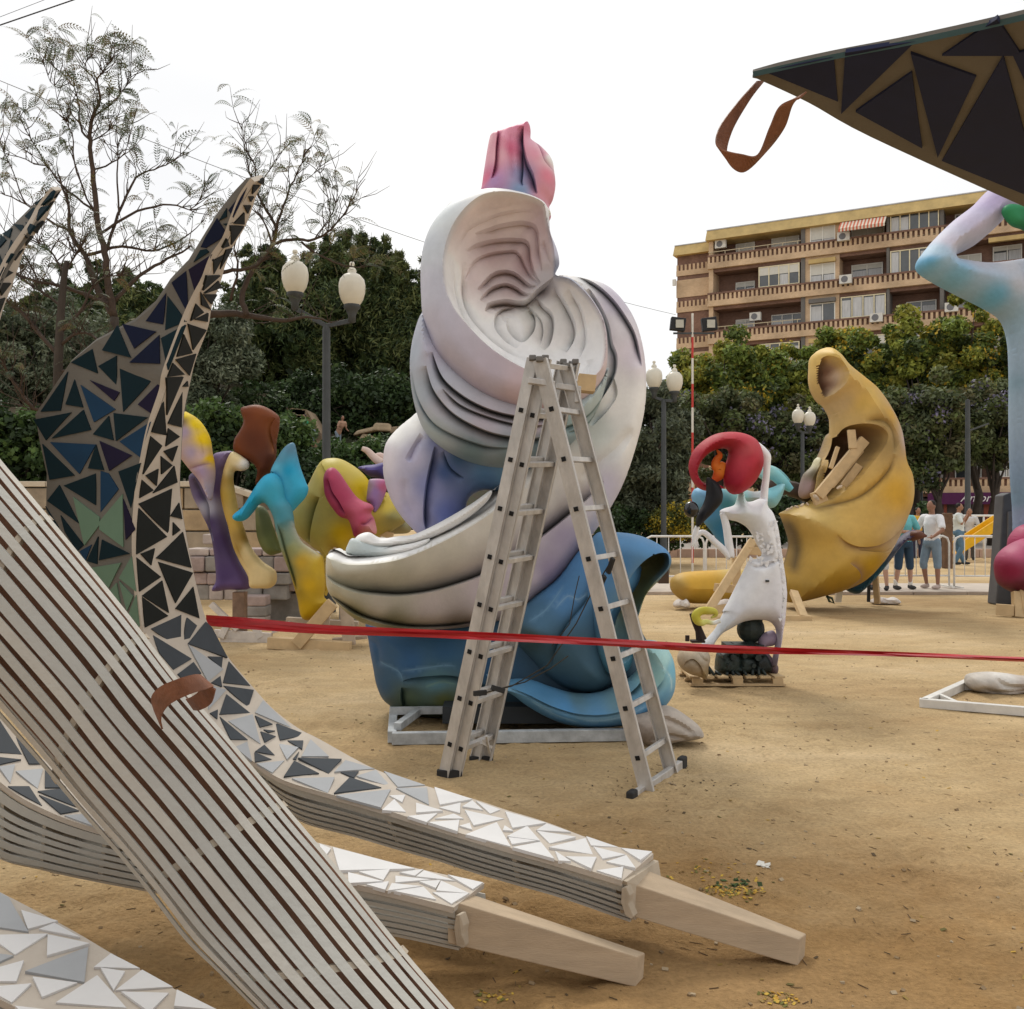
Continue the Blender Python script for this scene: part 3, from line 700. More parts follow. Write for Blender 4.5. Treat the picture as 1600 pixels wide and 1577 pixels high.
def lb(name, mt, boxes, parent=BU, bevel=0, kind=None):
    """boxes given in facade coordinates x (along), y (in), z (up)"""
    m = MB()
    for (x0,x1,y0,y1,z0,z1) in boxes: m.box(((x0+x1)/2,(y0+y1)/2,(z0+z1)/2),(x1-x0,y1-y0,z1-z0))
    me = bpy.data.meshes.new(name); me.from_pydata(m.v, [], m.f); me.update(); me.materials.append(mt)
    o = bpy.data.objects.new(name, me); COL.objects.link(o); o.parent = parent
    if kind: o['kind'] = kind
    return o
FZ = [20.35-2.93*i for i in range(7)]
XE = 38.0
lb('wall', BROWN, [(-.2,XE,1.5,14,0,22.6)]); lb('side_wall', BROWN, [(-3.15,-.2,1.0,13,0,22.1)])
m = MB()
pts = [(-.35,-.55,22.5),(-.35,-.1,23.35),(-.35,14.2,23.35),(-.35,14.2,22.5)]
m.prism([Vector(p) for p in pts], (XE+.35,0,0)); me = bpy.data.meshes.new('roof'); me.from_pydata(m.v,[],m.f); me.materials.append(YROOF); o = bpy.data.objects.new('roof', me); COL.objects.link(o); o.parent = BU
m = MB(); m.prism([Vector(p) for p in [(-3.35,.5,21.95),(-3.35,.95,22.8),(-3.35,13.2,22.8),(-3.35,13.2,21.95)]], (3.05,0,0)); me = bpy.data.meshes.new('roof'); me.from_pydata(m.v,[],m.f); me.materials.append(YROOF); o = bpy.data.objects.new('roof', me); COL.objects.link(o); o.parent = BU
lb('roof_gutter', mat('gutter_grey', (.45,.45,.46), rough=.5), [(-.37,XE,-.14,-.06,23.35,23.43),(-3.35,-.36,.9,.98,22.8,22.87)])
lb('pier', GREYP, [(6.85,7.15,-.12,1.5,0,22.5)]); lb('pier', GREYP, [(12.85,13.05,-.12,1.5,0,22.5)]); lb('pier', GREYP, [(16.35,16.6,-.12,1.5,0,22.5)])
lb('pier', BROWN, [(22.8,23.1,-.1,1.5,0,22.5)]); lb('pier', BROWN, [(29.8,30.1,-.1,1.5,0,22.5)])
lb('pier', YEL, [(7.15,7.5,-.05,1.5,0,22.48),(9.3,9.6,-.05,1.5,0,22.48)])
lb('pier', YEL, [(-.2,.15,-.1,1.5,0,22.48)])
for i, z in enumerate(FZ):
    lb('floor_slab', BROWN, [(-.2,XE,-.02,1.5,z-.28,z)])
    lb('balcony_parapet', YEL, [(-.25,XE,-.30,-.02,z-.02,z+.42)]); lb('parapet_backing', BROWN, [(-.2,XE,-.16,-.03,z+.42,z+1.0)])
    lb('parapet_teeth', YEL, [(x,x+.17,-.30,-.16,z+.42,z+.88) for x in np.arange(-.22,XE-.2,.34)], kind='stuff')
    lb('parapet_cap', BROWN, [(-.25,XE,-.32,-.0,z+.88,z+1.02)])
    lb('spandrel', BROWN, [(7.5,9.3,-.04,1.5,z-.6,z-.28)]) 
    lb('spandrel', YEL, [(7.5,9.3,-.05,1.5,z-.28,z+.0)])
    lb('side_band', YEL, [(-3.2,-.26,.9,.99,z+.0,z+.42)]); lb('side_teeth', YEL, [(x,x+.17,.9,.99,z+.42,z+.88) for x in np.arange(-3.18,-.4,.34)], kind='stuff')
    if i in (1,3,5): lb('side_panel', YEL, [(-3.2,-.26,.93,.99,z+1.2,z+2.6)])
def win(x0,x1,z0,z1,y,n=2,shut=0,curt=.5,mt=WHITE):
    w_ = empty('window', (0,0,0)); w_.parent = BU; t_ = .07
    lb('frame', mt, [(x0,x1,y-.10,y,z0,z0+t_),(x0,x1,y-.10,y,z1-t_,z1)]+[(a-t_/2,a+t_/2,y-.10,y,z0+t_,z1-t_) for a in np.linspace(x0+t_/2,x1-t_/2,n+1)], w_)
    lb('pane', GLA, [(x0+t_,x1-t_,y-.03,y-.01,z0+t_,z1-t_)], w_)
    if shut: lb('shutter', SHUT, [(x0+t_,x1-t_,y-.07,y-.035,z1-t_-(z1-z0-2*t_)*shut,z1-t_)], w_)
    if curt:
        seg = (x1-x0)/n
        for k in range(n):
            if random.random() < curt: lb('curtain', CURT, [(x0+seg*k+.08,x0+seg*(k+1)-.08,y-.05,y-.034,z0+t_,z0+t_+(z1-z0-2*t_)*(1-shut)*random.uniform(.8,1))], w_)
def ac(x, y, z):
    a = empty('air_conditioner', (0,0,0)); a.parent = BU; lb('casing', ACW, [(x,x+.85,y-.35,y,z,z+.62)], a)
    m = MB(); n = 14; ring = [Vector((x+.36+.24*math.cos(6.283*k/n), y-.362, z+.31+.24*math.sin(6.283*k/n))) for k in range(n)]; m.prism(ring, (0,.012,0)); me = bpy.data.meshes.new('fan'); me.from_pydata(m.v,[],m.f); me.materials.append(mat('fan_grey',(.16,.16,.17))); o = bpy.data.objects.new('fan', me); COL.objects.link(o); o.parent = a
Z = FZ
win(1.5,3.0,Z[0]+.2,Z[0]+2.1,1.5,2,.85,0); win(4.3,6.4,Z[0]+.2,Z[0]+2.2,1.5,2,.9,0); ac(.3,.2,Z[0]+1.55)
win(1.5,3.0,Z[1]+.3,Z[1]+2.0,1.5,2,.2,1); win(3.7,6.75,Z[1]+1.04,Z[1]+2.6,-.05,4,.42,.8,mat('cream_frame',(.7,.62,.42),rough=.5))
win(1.5,3.0,Z[2]+.3,Z[2]+2.0,1.5,2,.1,1); win(4.3,6.7,Z[2]+.2,Z[2]+2.1,1.5,3,0,.7); ac(2.9,.6,Z[2]+1.6)
win(1.5,3.0,Z[3]+.3,Z[3]+2.0,1.5,2,0,.4); win(3.8,6.75,Z[3]+1.04,Z[3]+2.6,-.05,4,0,.7,MATS['cream_frame']); ac(-.9,.9,Z[3]+1.3)
for i in range(7):
    win(7.5,9.3,Z[i]+.98,Z[i]+2.35,.05,2,(.86,.6,.0,.1,.5,.3,.0)[i],.9)
    if i: lb('window_box', (GREYP, YROOF)[i % 2], [(7.45,9.35,-.35,.04,Z[i]+2.0+.36,Z[i]+2.36+.3)])
win(10.2,12.5,Z[0]+.2,Z[0]+2.0,1.5,2,.3,.5); ac(9.55,-.32,Z[0]+.75)
win(10.2,12.4,Z[1]+.9,Z[1]+2.3,1.5,2,.25,.6); ac(9.7,-.34,Z[1]+.55)
win(9.7,12.8,Z[2]+1.04,Z[2]+2.6,-.05,4,0,1,MATS['cream_frame']); ac(11.8,-.34,Z[2]+.5)
win(9.7,12.8,Z[3]+1.04,Z[3]+2.6,-.05,4,.6,.4,MATS['cream_frame'])
win(13.1,16.3,Z[0]+.5,Z[0]+2.35,-.06,5,0,.35,MATS['cream_frame']); win(13.1,16.3,Z[1]+.9,Z[1]+2.6,-.06,5,0,.35,MATS['cream_frame'])
win(14,16,Z[2]+.4,Z[2]+2.1,1.5,2,0,1); win(13.1,16.3,Z[3]+1.04,Z[3]+2.6,-.05,4,0,.6); ac(16.7,-.34,Z[2]+.75)
for i in range(7):
    win(19.6,21.4,Z[i]+1.0,Z[i]+2.4,1.4 if i % 2 else .05,2,(.5,.2,0)[i%3],.8); i and lb('window_box', YROOF, [(19.4,21.6,-.3,.04,Z[i]+2.36,Z[i]+2.66)])
    win(17.2,18.9,Z[i]+.6,Z[i]+2.1,1.5,2,(0,.4)[i%2],.8); win(24,28,Z[i]+1.04,Z[i]+2.5,-.05,5,.2,.5); win(31,34,Z[i]+.9,Z[i]+2.3,1.5,3,.3,.5)
for i in (4,5,6):
    win(1.5,3.0,Z[i]+.3,Z[i]+2.0,1.5,2,0,.6); win(4.2,6.5,Z[i]+.3,Z[i]+2.1,1.5,2,.3,.6); win(10.2,12.4,Z[i]+.7,Z[i]+2.3,1.5,2,.2,.6); win(13.6,16,Z[i]+.5,Z[i]+2.2,1.5,2,.4,.6)
for i in range(7):
    if i in (0,2,4,5): lb('balcony_rail', mat('rail_cream',(.5,.42,.28),rough=.5), [(-.2,6.85,-.22,-.17,Z[i]+1.25,Z[i]+1.3)]+[(x,x+.04,-.22,-.17,Z[i]+1.02,Z[i]+1.25) for x in np.arange(0,6.9,1.1)])
# striped awning
aw = empty('awning', (0,0,0)); aw.parent = BU
STR = (mat('awning_red', (.50,.13,.07), rough=.8), mat('awning_white', (.62,.55,.45), rough=.8))
for k in range(26):
    x0 = 9.75+k*.121; m = MB(); m.prism([Vector(p) for p in [(x0,0,Z[0]+2.5),(x0,-1.35,Z[0]+1.45),(x0,-1.35,Z[0]+1.22),(x0,-1.33,Z[0]+1.22),(x0,-1.33,Z[0]+1.43),(x0,.0,Z[0]+2.47)]], (.121,0,0))
    me = bpy.data.meshes.new('awning_stripe'); me.from_pydata(m.v,[],m.f); me.materials.append(STR[k%2]); o = bpy.data.objects.new('awning_stripe', me); COL.objects.link(o); o.parent = aw
# ground floor shops
lb('shop_front', mat('shop_dark', (.045,.035,.035), rough=.3, var=.5, scale=.8, spec=.5), [(-.1,XE,-.06,1.45,0,2.35)])
for x0 in (6.5,12.5,15.6,19.1): lb('shop_door', mat('shop_door_red', (.20,.05,.03), rough=.5), [(x0,x0+1.2,-.12,-.07,0,2.1)])
sg = lb('shop_sign', mat('purple_sign', (.085,.018,.075), rough=.4), [(15.6,22.8,-.5,-.36,1.95,2.75)])
cu = bpy.data.curves.new('sign_text', 'FONT'); cu.body = 'Amor'; cu.size = .78; cu.extrude = .015; cu.shear = .35; cu.align_x = 'CENTER'
cu.materials.append(mat('sign_white', (.75,.72,.72), rough=.5)); tmp = bpy.data.objects.new('tmp', cu); COL.objects.link(tmp); bpy.context.view_layer.update(); me = bpy.data.meshes.new_from_object(tmp); bpy.data.objects.remove(tmp)
me.name = 'sign_text'; to = bpy.data.objects.new('sign_text', me); COL.objects.link(to); to.parent = sg; to.location = (18.6,-.53,2.13); to.rotation_euler = (R(90),0,0); to['label'] = 'slanted white script lettering'
lb('satellite_dish', ACW, [(-3.45,-3.2,.7,.85,19.6,20.1)])

# ---------------------------------------------------------------- trees on the right
TIP = [(.19,.25,.05),(.27,.29,.05),(.12,.16,.04),(.06,.085,.025),(.30,.29,.05)]
BLO = [(.50,.34,.03),(.42,.27,.03),(.30,.24,.03)]
yg = 'yellow blossoming trees in front of the apartment block'
for i, (px, Y, ty, by, rx, lbl) in enumerate([
 (1075,50,560,700,1.9,'yellow blossoming tree left of the red and white pole'),
 (1150,48,552,690,2.1,'yellow blossoming tree just right of the red and white pole'),
 (1225,50,548,690,2.1,'yellow blossoming tree above the small twin globe lamp'),
 (1300,52,535,700,2.2,'yellow blossoming tree behind the banana form tip'),
 (1370,49,515,700,2.5,'yellow blossoming tree right of the banana form'),
 (1440,47,495,690,2.6,'yellow blossoming tree under the blue elbow'),
 (1515,48,497,690,2.7,'tallest yellow blossoming tree beside the blue torso'),
 (1600,48,500,690,2.7,'yellow blossoming tree partly hidden by the blue torso')]):
    top = P(px, ty, Y); bot = P(px, by, Y).z; zc_ = (top.z+bot)/2
    tree('blossom_tree', lbl, (top.x, Y, 0), top.z, (top.x, Y, zc_), (rx, 1.9, (top.z-bot)/2), 36000, .145, TIP, nb=95, clump=.55, lump=.7, group=yg, seed=40+i, tr=.2, extra=('blossom', 1700, .14, BLO, .45))
JAC = [(.11,.14,.045),(.055,.07,.028),(.14,.155,.055),(.13,.12,.055),(.11,.13,.06)]
JB = [(.20,.18,.27),(.24,.21,.31),(.13,.12,.17)]
jg = 'dark jacaranda trees with lilac blossom'
for i, (px, Y, ty, by, rx, lbl) in enumerate([
 (1130,42,615,740,1.8,'dark jacaranda with lilac blossom beside the striped pole'),
 (1205,44,625,755,1.9,'dark jacaranda behind the small twin globe lamp'),
 (1290,43,640,770,1.8,'dark jacaranda behind the cavity of the banana form'),
 (1400,42,610,755,1.9,'dark jacaranda right of the banana form back'),
 (1470,41,615,755,1.9,'dark jacaranda left of the plain lamp post'),
 (1550,42,600,735,2.0,'dark jacaranda with lilac blossom by the blue torso')]):
    top = P(px, ty, Y); bot = P(px, by, Y).z; zc_ = (top.z+bot)/2
    tree('jacaranda_tree', lbl, (top.x, Y, 0), top.z, (top.x, Y, zc_), (rx, 1.5, (top.z-bot)/2), 22000, .125, JAC, nb=80, clump=.5, lump=.6, group=jg, seed=60+i, tr=.17, extra=('blossom', 1000, .13, JB, .2))
tree('olive_tree', 'grey olive tree behind the twin globe lamp right of the swirl', P(1025,880,27), 5, P(1022,700,27), (1.05,1,1.9), 30000, .06, [(.11,.13,.075),(.15,.17,.11),(.07,.085,.05)], nb=80, clump=.45, seed=81, tr=.12, asp=2.4)
tree('olive_tree', 'dark olive tree seen between swirl and lamp post', P(975,880,29), 5, P(985,745,29), (1.2,1,1.6), 22000, .07, [(.07,.09,.04),(.095,.115,.055)], nb=80, clump=.45, seed=82, tr=.12, asp=2.4)
shrub('yellow flowering broom bush behind the barrier under the globe lamp', P(1062,815,26), (.72,.5,.42), 9000, .05, [(.42,.31,.03),(.12,.13,.03),(.5,.38,.04),(.06,.08,.02)], 31)
shrub('low dark clipped hedge behind the left white barrier', P(985,835,26.5), (1.3,.5,.55), 9000, .07, [HEDGE[0],HEDGE[3]], 32)
shrub('dark hedge beyond the low wall right of the yellow broom', P(1150,820,34), (2.4,.5,1.0), 9000, .10, [HEDGE[0],HEDGE[3]], 33)
shrub('dark hedge on the far side behind the banana form', P(1300,805,36), (3.0,.5,1.3), 10000, .10, [HEDGE[0],HEDGE[3]], 34)
# ================================================================ MOSAIC CLAW LEGS (foreground)
GROUT = mat('raw_board', (.50,.44,.37), rough=.85, var=.08, scale=5, bump=.15, bscale=120)
DKB = mat('shaded_board', (.155,.145,.128), rough=.85, var=.12, scale=5, bump=.15, bscale=120)  # darker copy of the raw board, shade of blades and overhead claw in its colour
SLAT = mat('painted_slat', (.45,.44,.40), rough=.75, var=.07, scale=3, bump=.2, bscale=60, stretch=(1,1,1))
SLATL = mat('worn_slat', (.50,.475,.42), rough=.8, var=.09, scale=4, bump=.2, bscale=60)
INNER = mat('inner_brown_board', (.24,.125,.075), rough=.85, var=.3, scale=2.5, bump=.2)
RIB = mat('rib_wood', (.45,.38,.29), rough=.85, var=.2, scale=6)
TILES = {'m': mat('midnight_tile', (.022,.028,.070), rough=.7, var=.15, spec=.15), 'k': mat('charcoal_tile', (.016,.018,.017), rough=.62, var=.15, scale=9, spec=.1), 'n': mat('navy_tile', (.008,.012,.034), rough=.75, var=.15, spec=.12),
 't': mat('dark_teal_tile', (.006,.020,.028), rough=.75, var=.15, spec=.12), 'b': mat('blue_tile', (.014,.045,.095), rough=.75, var=.12, spec=.12),
 'v': mat('violet_tile', (.015,.012,.034), rough=.75, var=.15, spec=.12), 'g': mat('sage_green_tile', (.13,.22,.155), rough=.6, var=.08, spec=.25),
 'd': mat('slate_grey_tile', (.055,.062,.070), rough=.75, var=.12, scale=9, spec=.15), 'l': mat('light_grey_tile', (.36,.37,.38), rough=.65, var=.06, spec=.2), 'w': mat('white_tile', (.66,.65,.64), rough=.6, var=.04, spec=.2)}
def board(name, A, B, th, mt, parent, nacross=4, sub=5, bulge=0, lin_b=False):
    """a board between two edge curves (px,py,Y); returns object and BVH of its face"""
    a = spline(A, sub); b = spline(B, sub) if not lin_b else resample_idx(B, sub)
    n = len(a); rows = []
    for i in range(n):
        pa = P(*a[i]); pb = P(*b[i]); rows.append([pa.lerp(pb, k/nacross) for k in range(nacross+1)])
    vs = [p for r_ in rows for p in r_]; w_ = nacross+1
    fs = [(i*w_+k, i*w_+k+1, (i+1)*w_+k+1, (i+1)*w_+k) for i in range(n-1) for k in range(nacross)]
    # normals toward the camera
    cam0 = Vector((0,0,CAMZ)); nr = [Vector((0,0,0)) for _ in vs]
    for f in fs:
        q = (vs[f[1]]-vs[f[0]]).cross(vs[f[3]]-vs[f[0]]); q += (vs[f[2]]-vs[f[1]]).cross(vs[f[3]]-vs[f[2]])*0
        if q.dot(cam0-vs[f[0]]) < 0: q = -q
        for k in f: nr[k] += q.normalized()
    nr = [q.normalized() for q in nr]
    bv = BVHTree.FromPolygons(vs, fs)
    m = MB(); N = len(vs); m.v = [tuple(p) for p in vs]+[tuple(p-q*th) for p, q in zip(vs, nr)]
    t0 = (vs[fs[0][1]]-vs[fs[0][0]]).cross(vs[fs[0][3]]-vs[fs[0][0]]).dot(cam0-vs[0]) > 0
    m.f = [f if t0 else f[::-1] for f in fs]+[tuple(i+N for i in (f[::-1] if t0 else f)) for f in fs]
    ed = [(i*w_, (i+1)*w_) for i in range(n-1)]+[((i+1)*w_+nacross, i*w_+nacross) for i in range(n-1)]+[(k+1, k) for k in range(nacross)]+[((n-1)*w_+k, (n-1)*w_+k+1) for k in range(nacross)]
    for i, j in ed: m.f.append((i, j, j+N, i+N) if not t0 else (j, i, i+N, j+N))
    o = m.build(name, mt, parent); return o, bv
def resample_idx(B, sub):
    B = np.asarray(B, float); out = []
    for i in range(len(B)-1):
        for j in range(sub): out.append(B[i]+(B[i+1]-B[i])*j/sub)
    out.append(B[-1]); return np.array(out)
TC = [0]
def tiles(parent, bv, groups, th=.007, lift=.001):
    cam0 = Vector((0,0,CAMZ)); rg = random.Random(3)
    for (ox, oy, s_, lst) in groups:
        for it in lst:
            key, poly = it[0], it[1:]
            px = [(ox+a[0]/s_, oy+a[1]/s_) for a in poly]; cx = sum(a[0] for a in px)/len(px); cy = sum(a[1] for a in px)/len(px)
            d = (P(cx, cy, 1)-cam0).normalized(); h = bv.ray_cast(cam0, d)
            if h[0] is None:
                c0 = P(cx,cy,3.5); h = bv.find_nearest(c0)
                if h[0] is None: continue
            hp, nn = h[0], h[1]
            if nn.dot(cam0-hp) < 0: nn = -nn
            if key == 'w': nn = (nn+Vector((rg.uniform(-.03,.03),rg.uniform(-.03,.03),0))).normalized()
            pts = []; 
            for (x, y) in px:
                dd = (P(x, y, 1)-cam0).normalized(); den = dd.dot(nn)
                pts.append(cam0+dd*((hp+nn*(th)-cam0).dot(nn)/den))
            t_ = th*1.3 if key == 'w' else th
            m = MB(); m.prism(pts, -nn*(t_+.004)); 
            m.build('tile', TILES[key], parent)
def slat_side(parent, A, B, n, v0, v1, fill, mt, name='slat', sub=4, th=.006, bulge=.0, breaks=(), jit=.0, seed=0):
    """strips running between edge curves A and B"""
    a = spline(A, sub); b = spline(B, sub); N = len(a); rg = random.Random(seed)
    for k in range(n):
        f0 = v0+(v1-v0)*(k+(1-fill)/2)/n; f1 = v0+(v1-v0)*(k+1-(1-fill)/2)/n
        f0 += rg.uniform(-jit,jit); f1 += rg.uniform(-jit,jit); rows = []
        for i in range(N):
            pa, pb = P(*a[i]), P(*b[i]); o0 = Vector((0,-bulge*math.sin(math.pi*min(max(f0,0),1)),0)); o1 = Vector((0,-bulge*math.sin(math.pi*min(max(f1,0),1)),0))
            rows.append((pa.lerp(pb,f0)+o0, pa.lerp(pb,f1)+o1))
        m = MB(); vs = []
        for (p, q) in rows: vs += [p, q, q+Vector((0,th,0)), p+Vector((0,th,0))]
        fs = []
        for i in range(N-1):
            for j in range(4): fs.append((i*4+j, (i+1)*4+j, (i+1)*4+(j+1)%4, i*4+(j+1)%4))
        fs += [(0,1,2,3), tuple((N-1)*4+j for j in (3,2,1,0))]
        m.add(vs, fs); m.build(name, mt, parent)

LB = [(398,284),(380,310),(367,342),(354,376),(334,406),(322,437),(306,467),(289,505),(261,581),(255,613),(236,670),(223,733),(216,778),(212,847),(215,921),(223,982),(232,1005),(276,1060),(318,1113),(364,1163),(400,1193),(445,1220),(523,1243),(597,1264),(667,1286),(726,1304),(797,1325),(873,1346),(972,1376)]
RB = [(414,279),(402,303),(385,350),(364,386),(352,415),(345,440),(331,479),(325,512),(306,562),(297,598),(287,647),(283,704),(281,765),(289,826),(304,902),(322,968),(340,999),(358,1029),(398,1077),(428,1109),(466,1138),(499,1155),(586,1202),(665,1228),(738,1248),(795,1267),(854,1285),(964-20,1318),(1021,1334)]
ni = len(LB)
yl_ = np.interp(range(ni), [0,6,12,15,18,20,22,24,28], [3.70,3.92,4.10,4.18,4.20,4.12,3.95,3.72,3.36])
yr_ = np.interp(range(ni), [0,6,12,15,18,20,22,24,28], [3.80,4.16,4.42,4.54,4.56,4.48,4.33,4.05,3.62])
OB = [(389,283),(367,306),(339,340),(319,373),(297,410),(268,440),(245,474),(212,502),(150,533),(110,566),(55,648),(62,690),(73,740),(72,800),(110,860),(160,930),(200,990)]
LEG1 = thing('mosaic_claw_leg', 'tallest claw leg with dark blue mosaic blade, its timber peg pointing toward the lower right', 'sculpture part', P(972,1440,3.4), 'mosaic legs of the dismantled figure')
L3 = [(x, y, Y) for (x, y), Y in zip(LB, yl_)]; R3 = [(x, y, Y) for (x, y), Y in zip(RB, yr_)]
_, bv_band = board('mosaic_board', L3, R3, .02, GROUT, LEG1)
O3 = [(x, y, L3[i][2]+.0010*(L3[i][0]-x)) for i, (x, y) in enumerate(OB)]
_, bv_blade = board('side_blade', [(x-1.5,y,Y+.004) for x,y,Y in L3[:17]], O3, .02, DKB, LEG1, lin_b=True)
# hidden far side of the hollow blade
board('back_blade', [(x,y,Y+.03) for x,y,Y in R3[:17]], [(x,y,Y+.06) for x,y,Y in O3], .015, DKB, LEG1, lin_b=True)
# slatted flank of the lower leg
A_ = [(x, y+1, Y) for x, y, Y in L3[17:]]
low = [(300,1120),(350,1190),(400,1232),(440,1262),(478,1285),(552,1304),(620,1324),(688,1343),(740,1360),(806,1379),(880,1400),(985,1437)]
B_ = [(low[i][0], low[i][1], A_[i][2]+.04) for i in range(12)]
slat_side(LEG1, A_, B_, 1, .10, .30, .96, SLAT, seed=1)
slat_side(LEG1, A_, B_, 4, .36, 1.0, .62, SLAT, seed=2, jit=.006)
slat_side(LEG1, A_, B_, 1, .0, .085, 1, RIB, 'edge_strip')
Af = [(x, y+8, Y+.02) for x, y, Y in R3[17:]]; Bf = [(x+8, y+58, Y-.02) for x, y, Y in R3[17:]]
slat_side(LEG1, Af, Bf, 3, .1, 1.0, .5, SLATL, seed=3)
def rib(parent, A, B, C, D, i, w=.018, sub=1, fr=0.0):
    g = lambda Q: P(*[Q[i][k]*(1-fr)+Q[min(i+1,len(Q)-1)][k]*fr for k in range(3)])
    m = MB(); a, b, c, d = g(A), g(B), g(D), g(C); inn = Vector((0,.008,0)); ax = (g(A)-P(*A[max(i-1,0)])).normalized()
    m.prism([a+inn, b+inn, c-inn, d-inn], ax*w); m.build('rib', RIB, parent)
for i in (3,6,9,11): rib(LEG1, A_, B_, Af, Bf, i)
board('base_board', [(x,y,Y+.01) for x,y,Y in B_], [(x,y,Y) for x,y,Y in Bf], .01, SLATL, LEG1)
def wedge(parent, pts8, mt, name='timber_peg'):
    m = MB(); m.add(pts8, [(0,1,2,3),(7,6,5,4),(0,4,5,1),(1,5,6,2),(2,6,7,3),(3,7,4,0)]); bm = bmesh.new(); o = m.build(name, mt, parent, bevel=.004)
    bm.from_mesh(o.data); bmesh.ops.recalc_face_normals(bm, faces=bm.faces); bm.to_mesh(o.data); bm.free(); return o
TIMB = mat('bare_timber', (.45,.345,.235), rough=.75, var=.14, scale=3.5, bump=.2, bscale=50, stretch=(1,6,6))
def peg(parent, rft, rrt, rfb, eft, ert, efb, ext=.05):
    rft, rrt, rfb, eft, ert, efb = [P(*q) for q in (rft, rrt, rfb, eft, ert, efb)]
    rrb = rrt+(rfb-rft); erb = ert+(efb-eft); d = (rft-eft).normalized()*ext
    return wedge(parent, [rft+d, rrt+d, rrb+d, rfb+d, eft, ert, erb, efb], TIMB)
peg(LEG1, (978,1378,3.42), (1016,1360,3.54), (990,1434,3.40), (1249,1468,3.38), (1260,1459,3.45), (1246,1510,3.36))
def endrib(parent, pts, off):
    m = MB(); m.prism([P(*q) for q in pts], off); m.build('end_rib', RIB, parent, bevel=.003)
endrib(LEG1, [(971,1388,3.352),(978,1386,3.352),(984,1400,3.352),(981,1412,3.355),(990,1432,3.36),(986,1437,3.36),(976,1430,3.36),(970,1410,3.355)], (.02,.03,0))
C1 = (40,480,5.2567); C2 = (40,740,5.2567); C3 = (200,260,6.571); C4 = (200,980,5.2567); C5 = (460,1180,5.2567); C6 = (740,1220,5.2567)
tiles(LEG1, bv_blade, [
 (*C3, [('n',(1240,180),(1030,450),(1080,530),(1175,330)),('t',(1010,430),(930,560),(1010,520)),('n',(910,533),(1015,700),(800,840),(745,830),(790,735)),('t',(800,850),(740,860),(670,985),(830,880)),
  ('v',(620,1060),(865,900),(690,1310)),('n',(595,1075),(445,1195),(615,1520)),('n',(390,1300),(180,1590),(360,1625)),('t',(970,590),(1070,580),(1000,610))]),
 (*C1, [('t',(1165,-95),(1315,118),(1145,190)),('t',(1110,255),(1310,145),(1165,515)),('t',(750,150),(625,355),(860,415)),('n',(790,135),(1070,200),(890,340)),('n',(1095,230),(850,455),(1100,465)),('t',(545,345),(370,455),(590,545)),
  ('t',(745,400),(595,485),(745,640)),('t',(770,475),(1085,550),(800,860)),('v',(525,600),(770,700),(725,770)),('v',(1135,580),(920,800),(1045,885)),('t',(345,530),(120,860),(285,850)),('t',(400,595),(325,800),(470,825)),
  ('b',(450,640),(735,840),(560,945)),('t',(65,925),(370,865),(165,1095)),('t',(470,845),(210,1080),(535,1010)),('t',(680,895),(550,1045),(720,1095)),('t',(720,870),(1000,905),(740,1100)),('b',(1030,940),(770,1105),(940,1235)),
  ('b',(200,1110),(575,1130),(440,1370)),('t',(135,1125),(400,1385),(195,1420)),('t',(575,1135),(510,1325),(640,1340)),('v',(605,1100),(870,1220),(685,1345)),('t',(945,1280),(760,1350),(865,1657))]),
 (*C2, [('t',(575,0),(310,100),(575,260)),('b',(615,-20),(680,0),(760,130),(615,320)),('t',(275,95),(175,225),(435,410)),('g',(390,195),(605,360),(600,430),(480,590)),('g',(795,170),(600,400),(605,460),(800,605)),('v',(800,210),(900,460),(820,545)),
  ('t',(285,345),(475,590),(420,640),(320,480)),('t',(160,270),(260,430),(290,520)),('t',(592,520),(500,720),(585,745)),('t',(625,545),(850,660),(600,715)),('b',(540,585),(440,640),(490,715)),('g',(540,775),(780,735),(680,940)),
  ('g',(870,680),(765,860),(905,970)),('g',(745,900),(690,960),(775,1070)),('g',(765,885),(880,1010),(830,1130)),('g',(905,1000),(845,1150),(935,1260))])], th=.005)
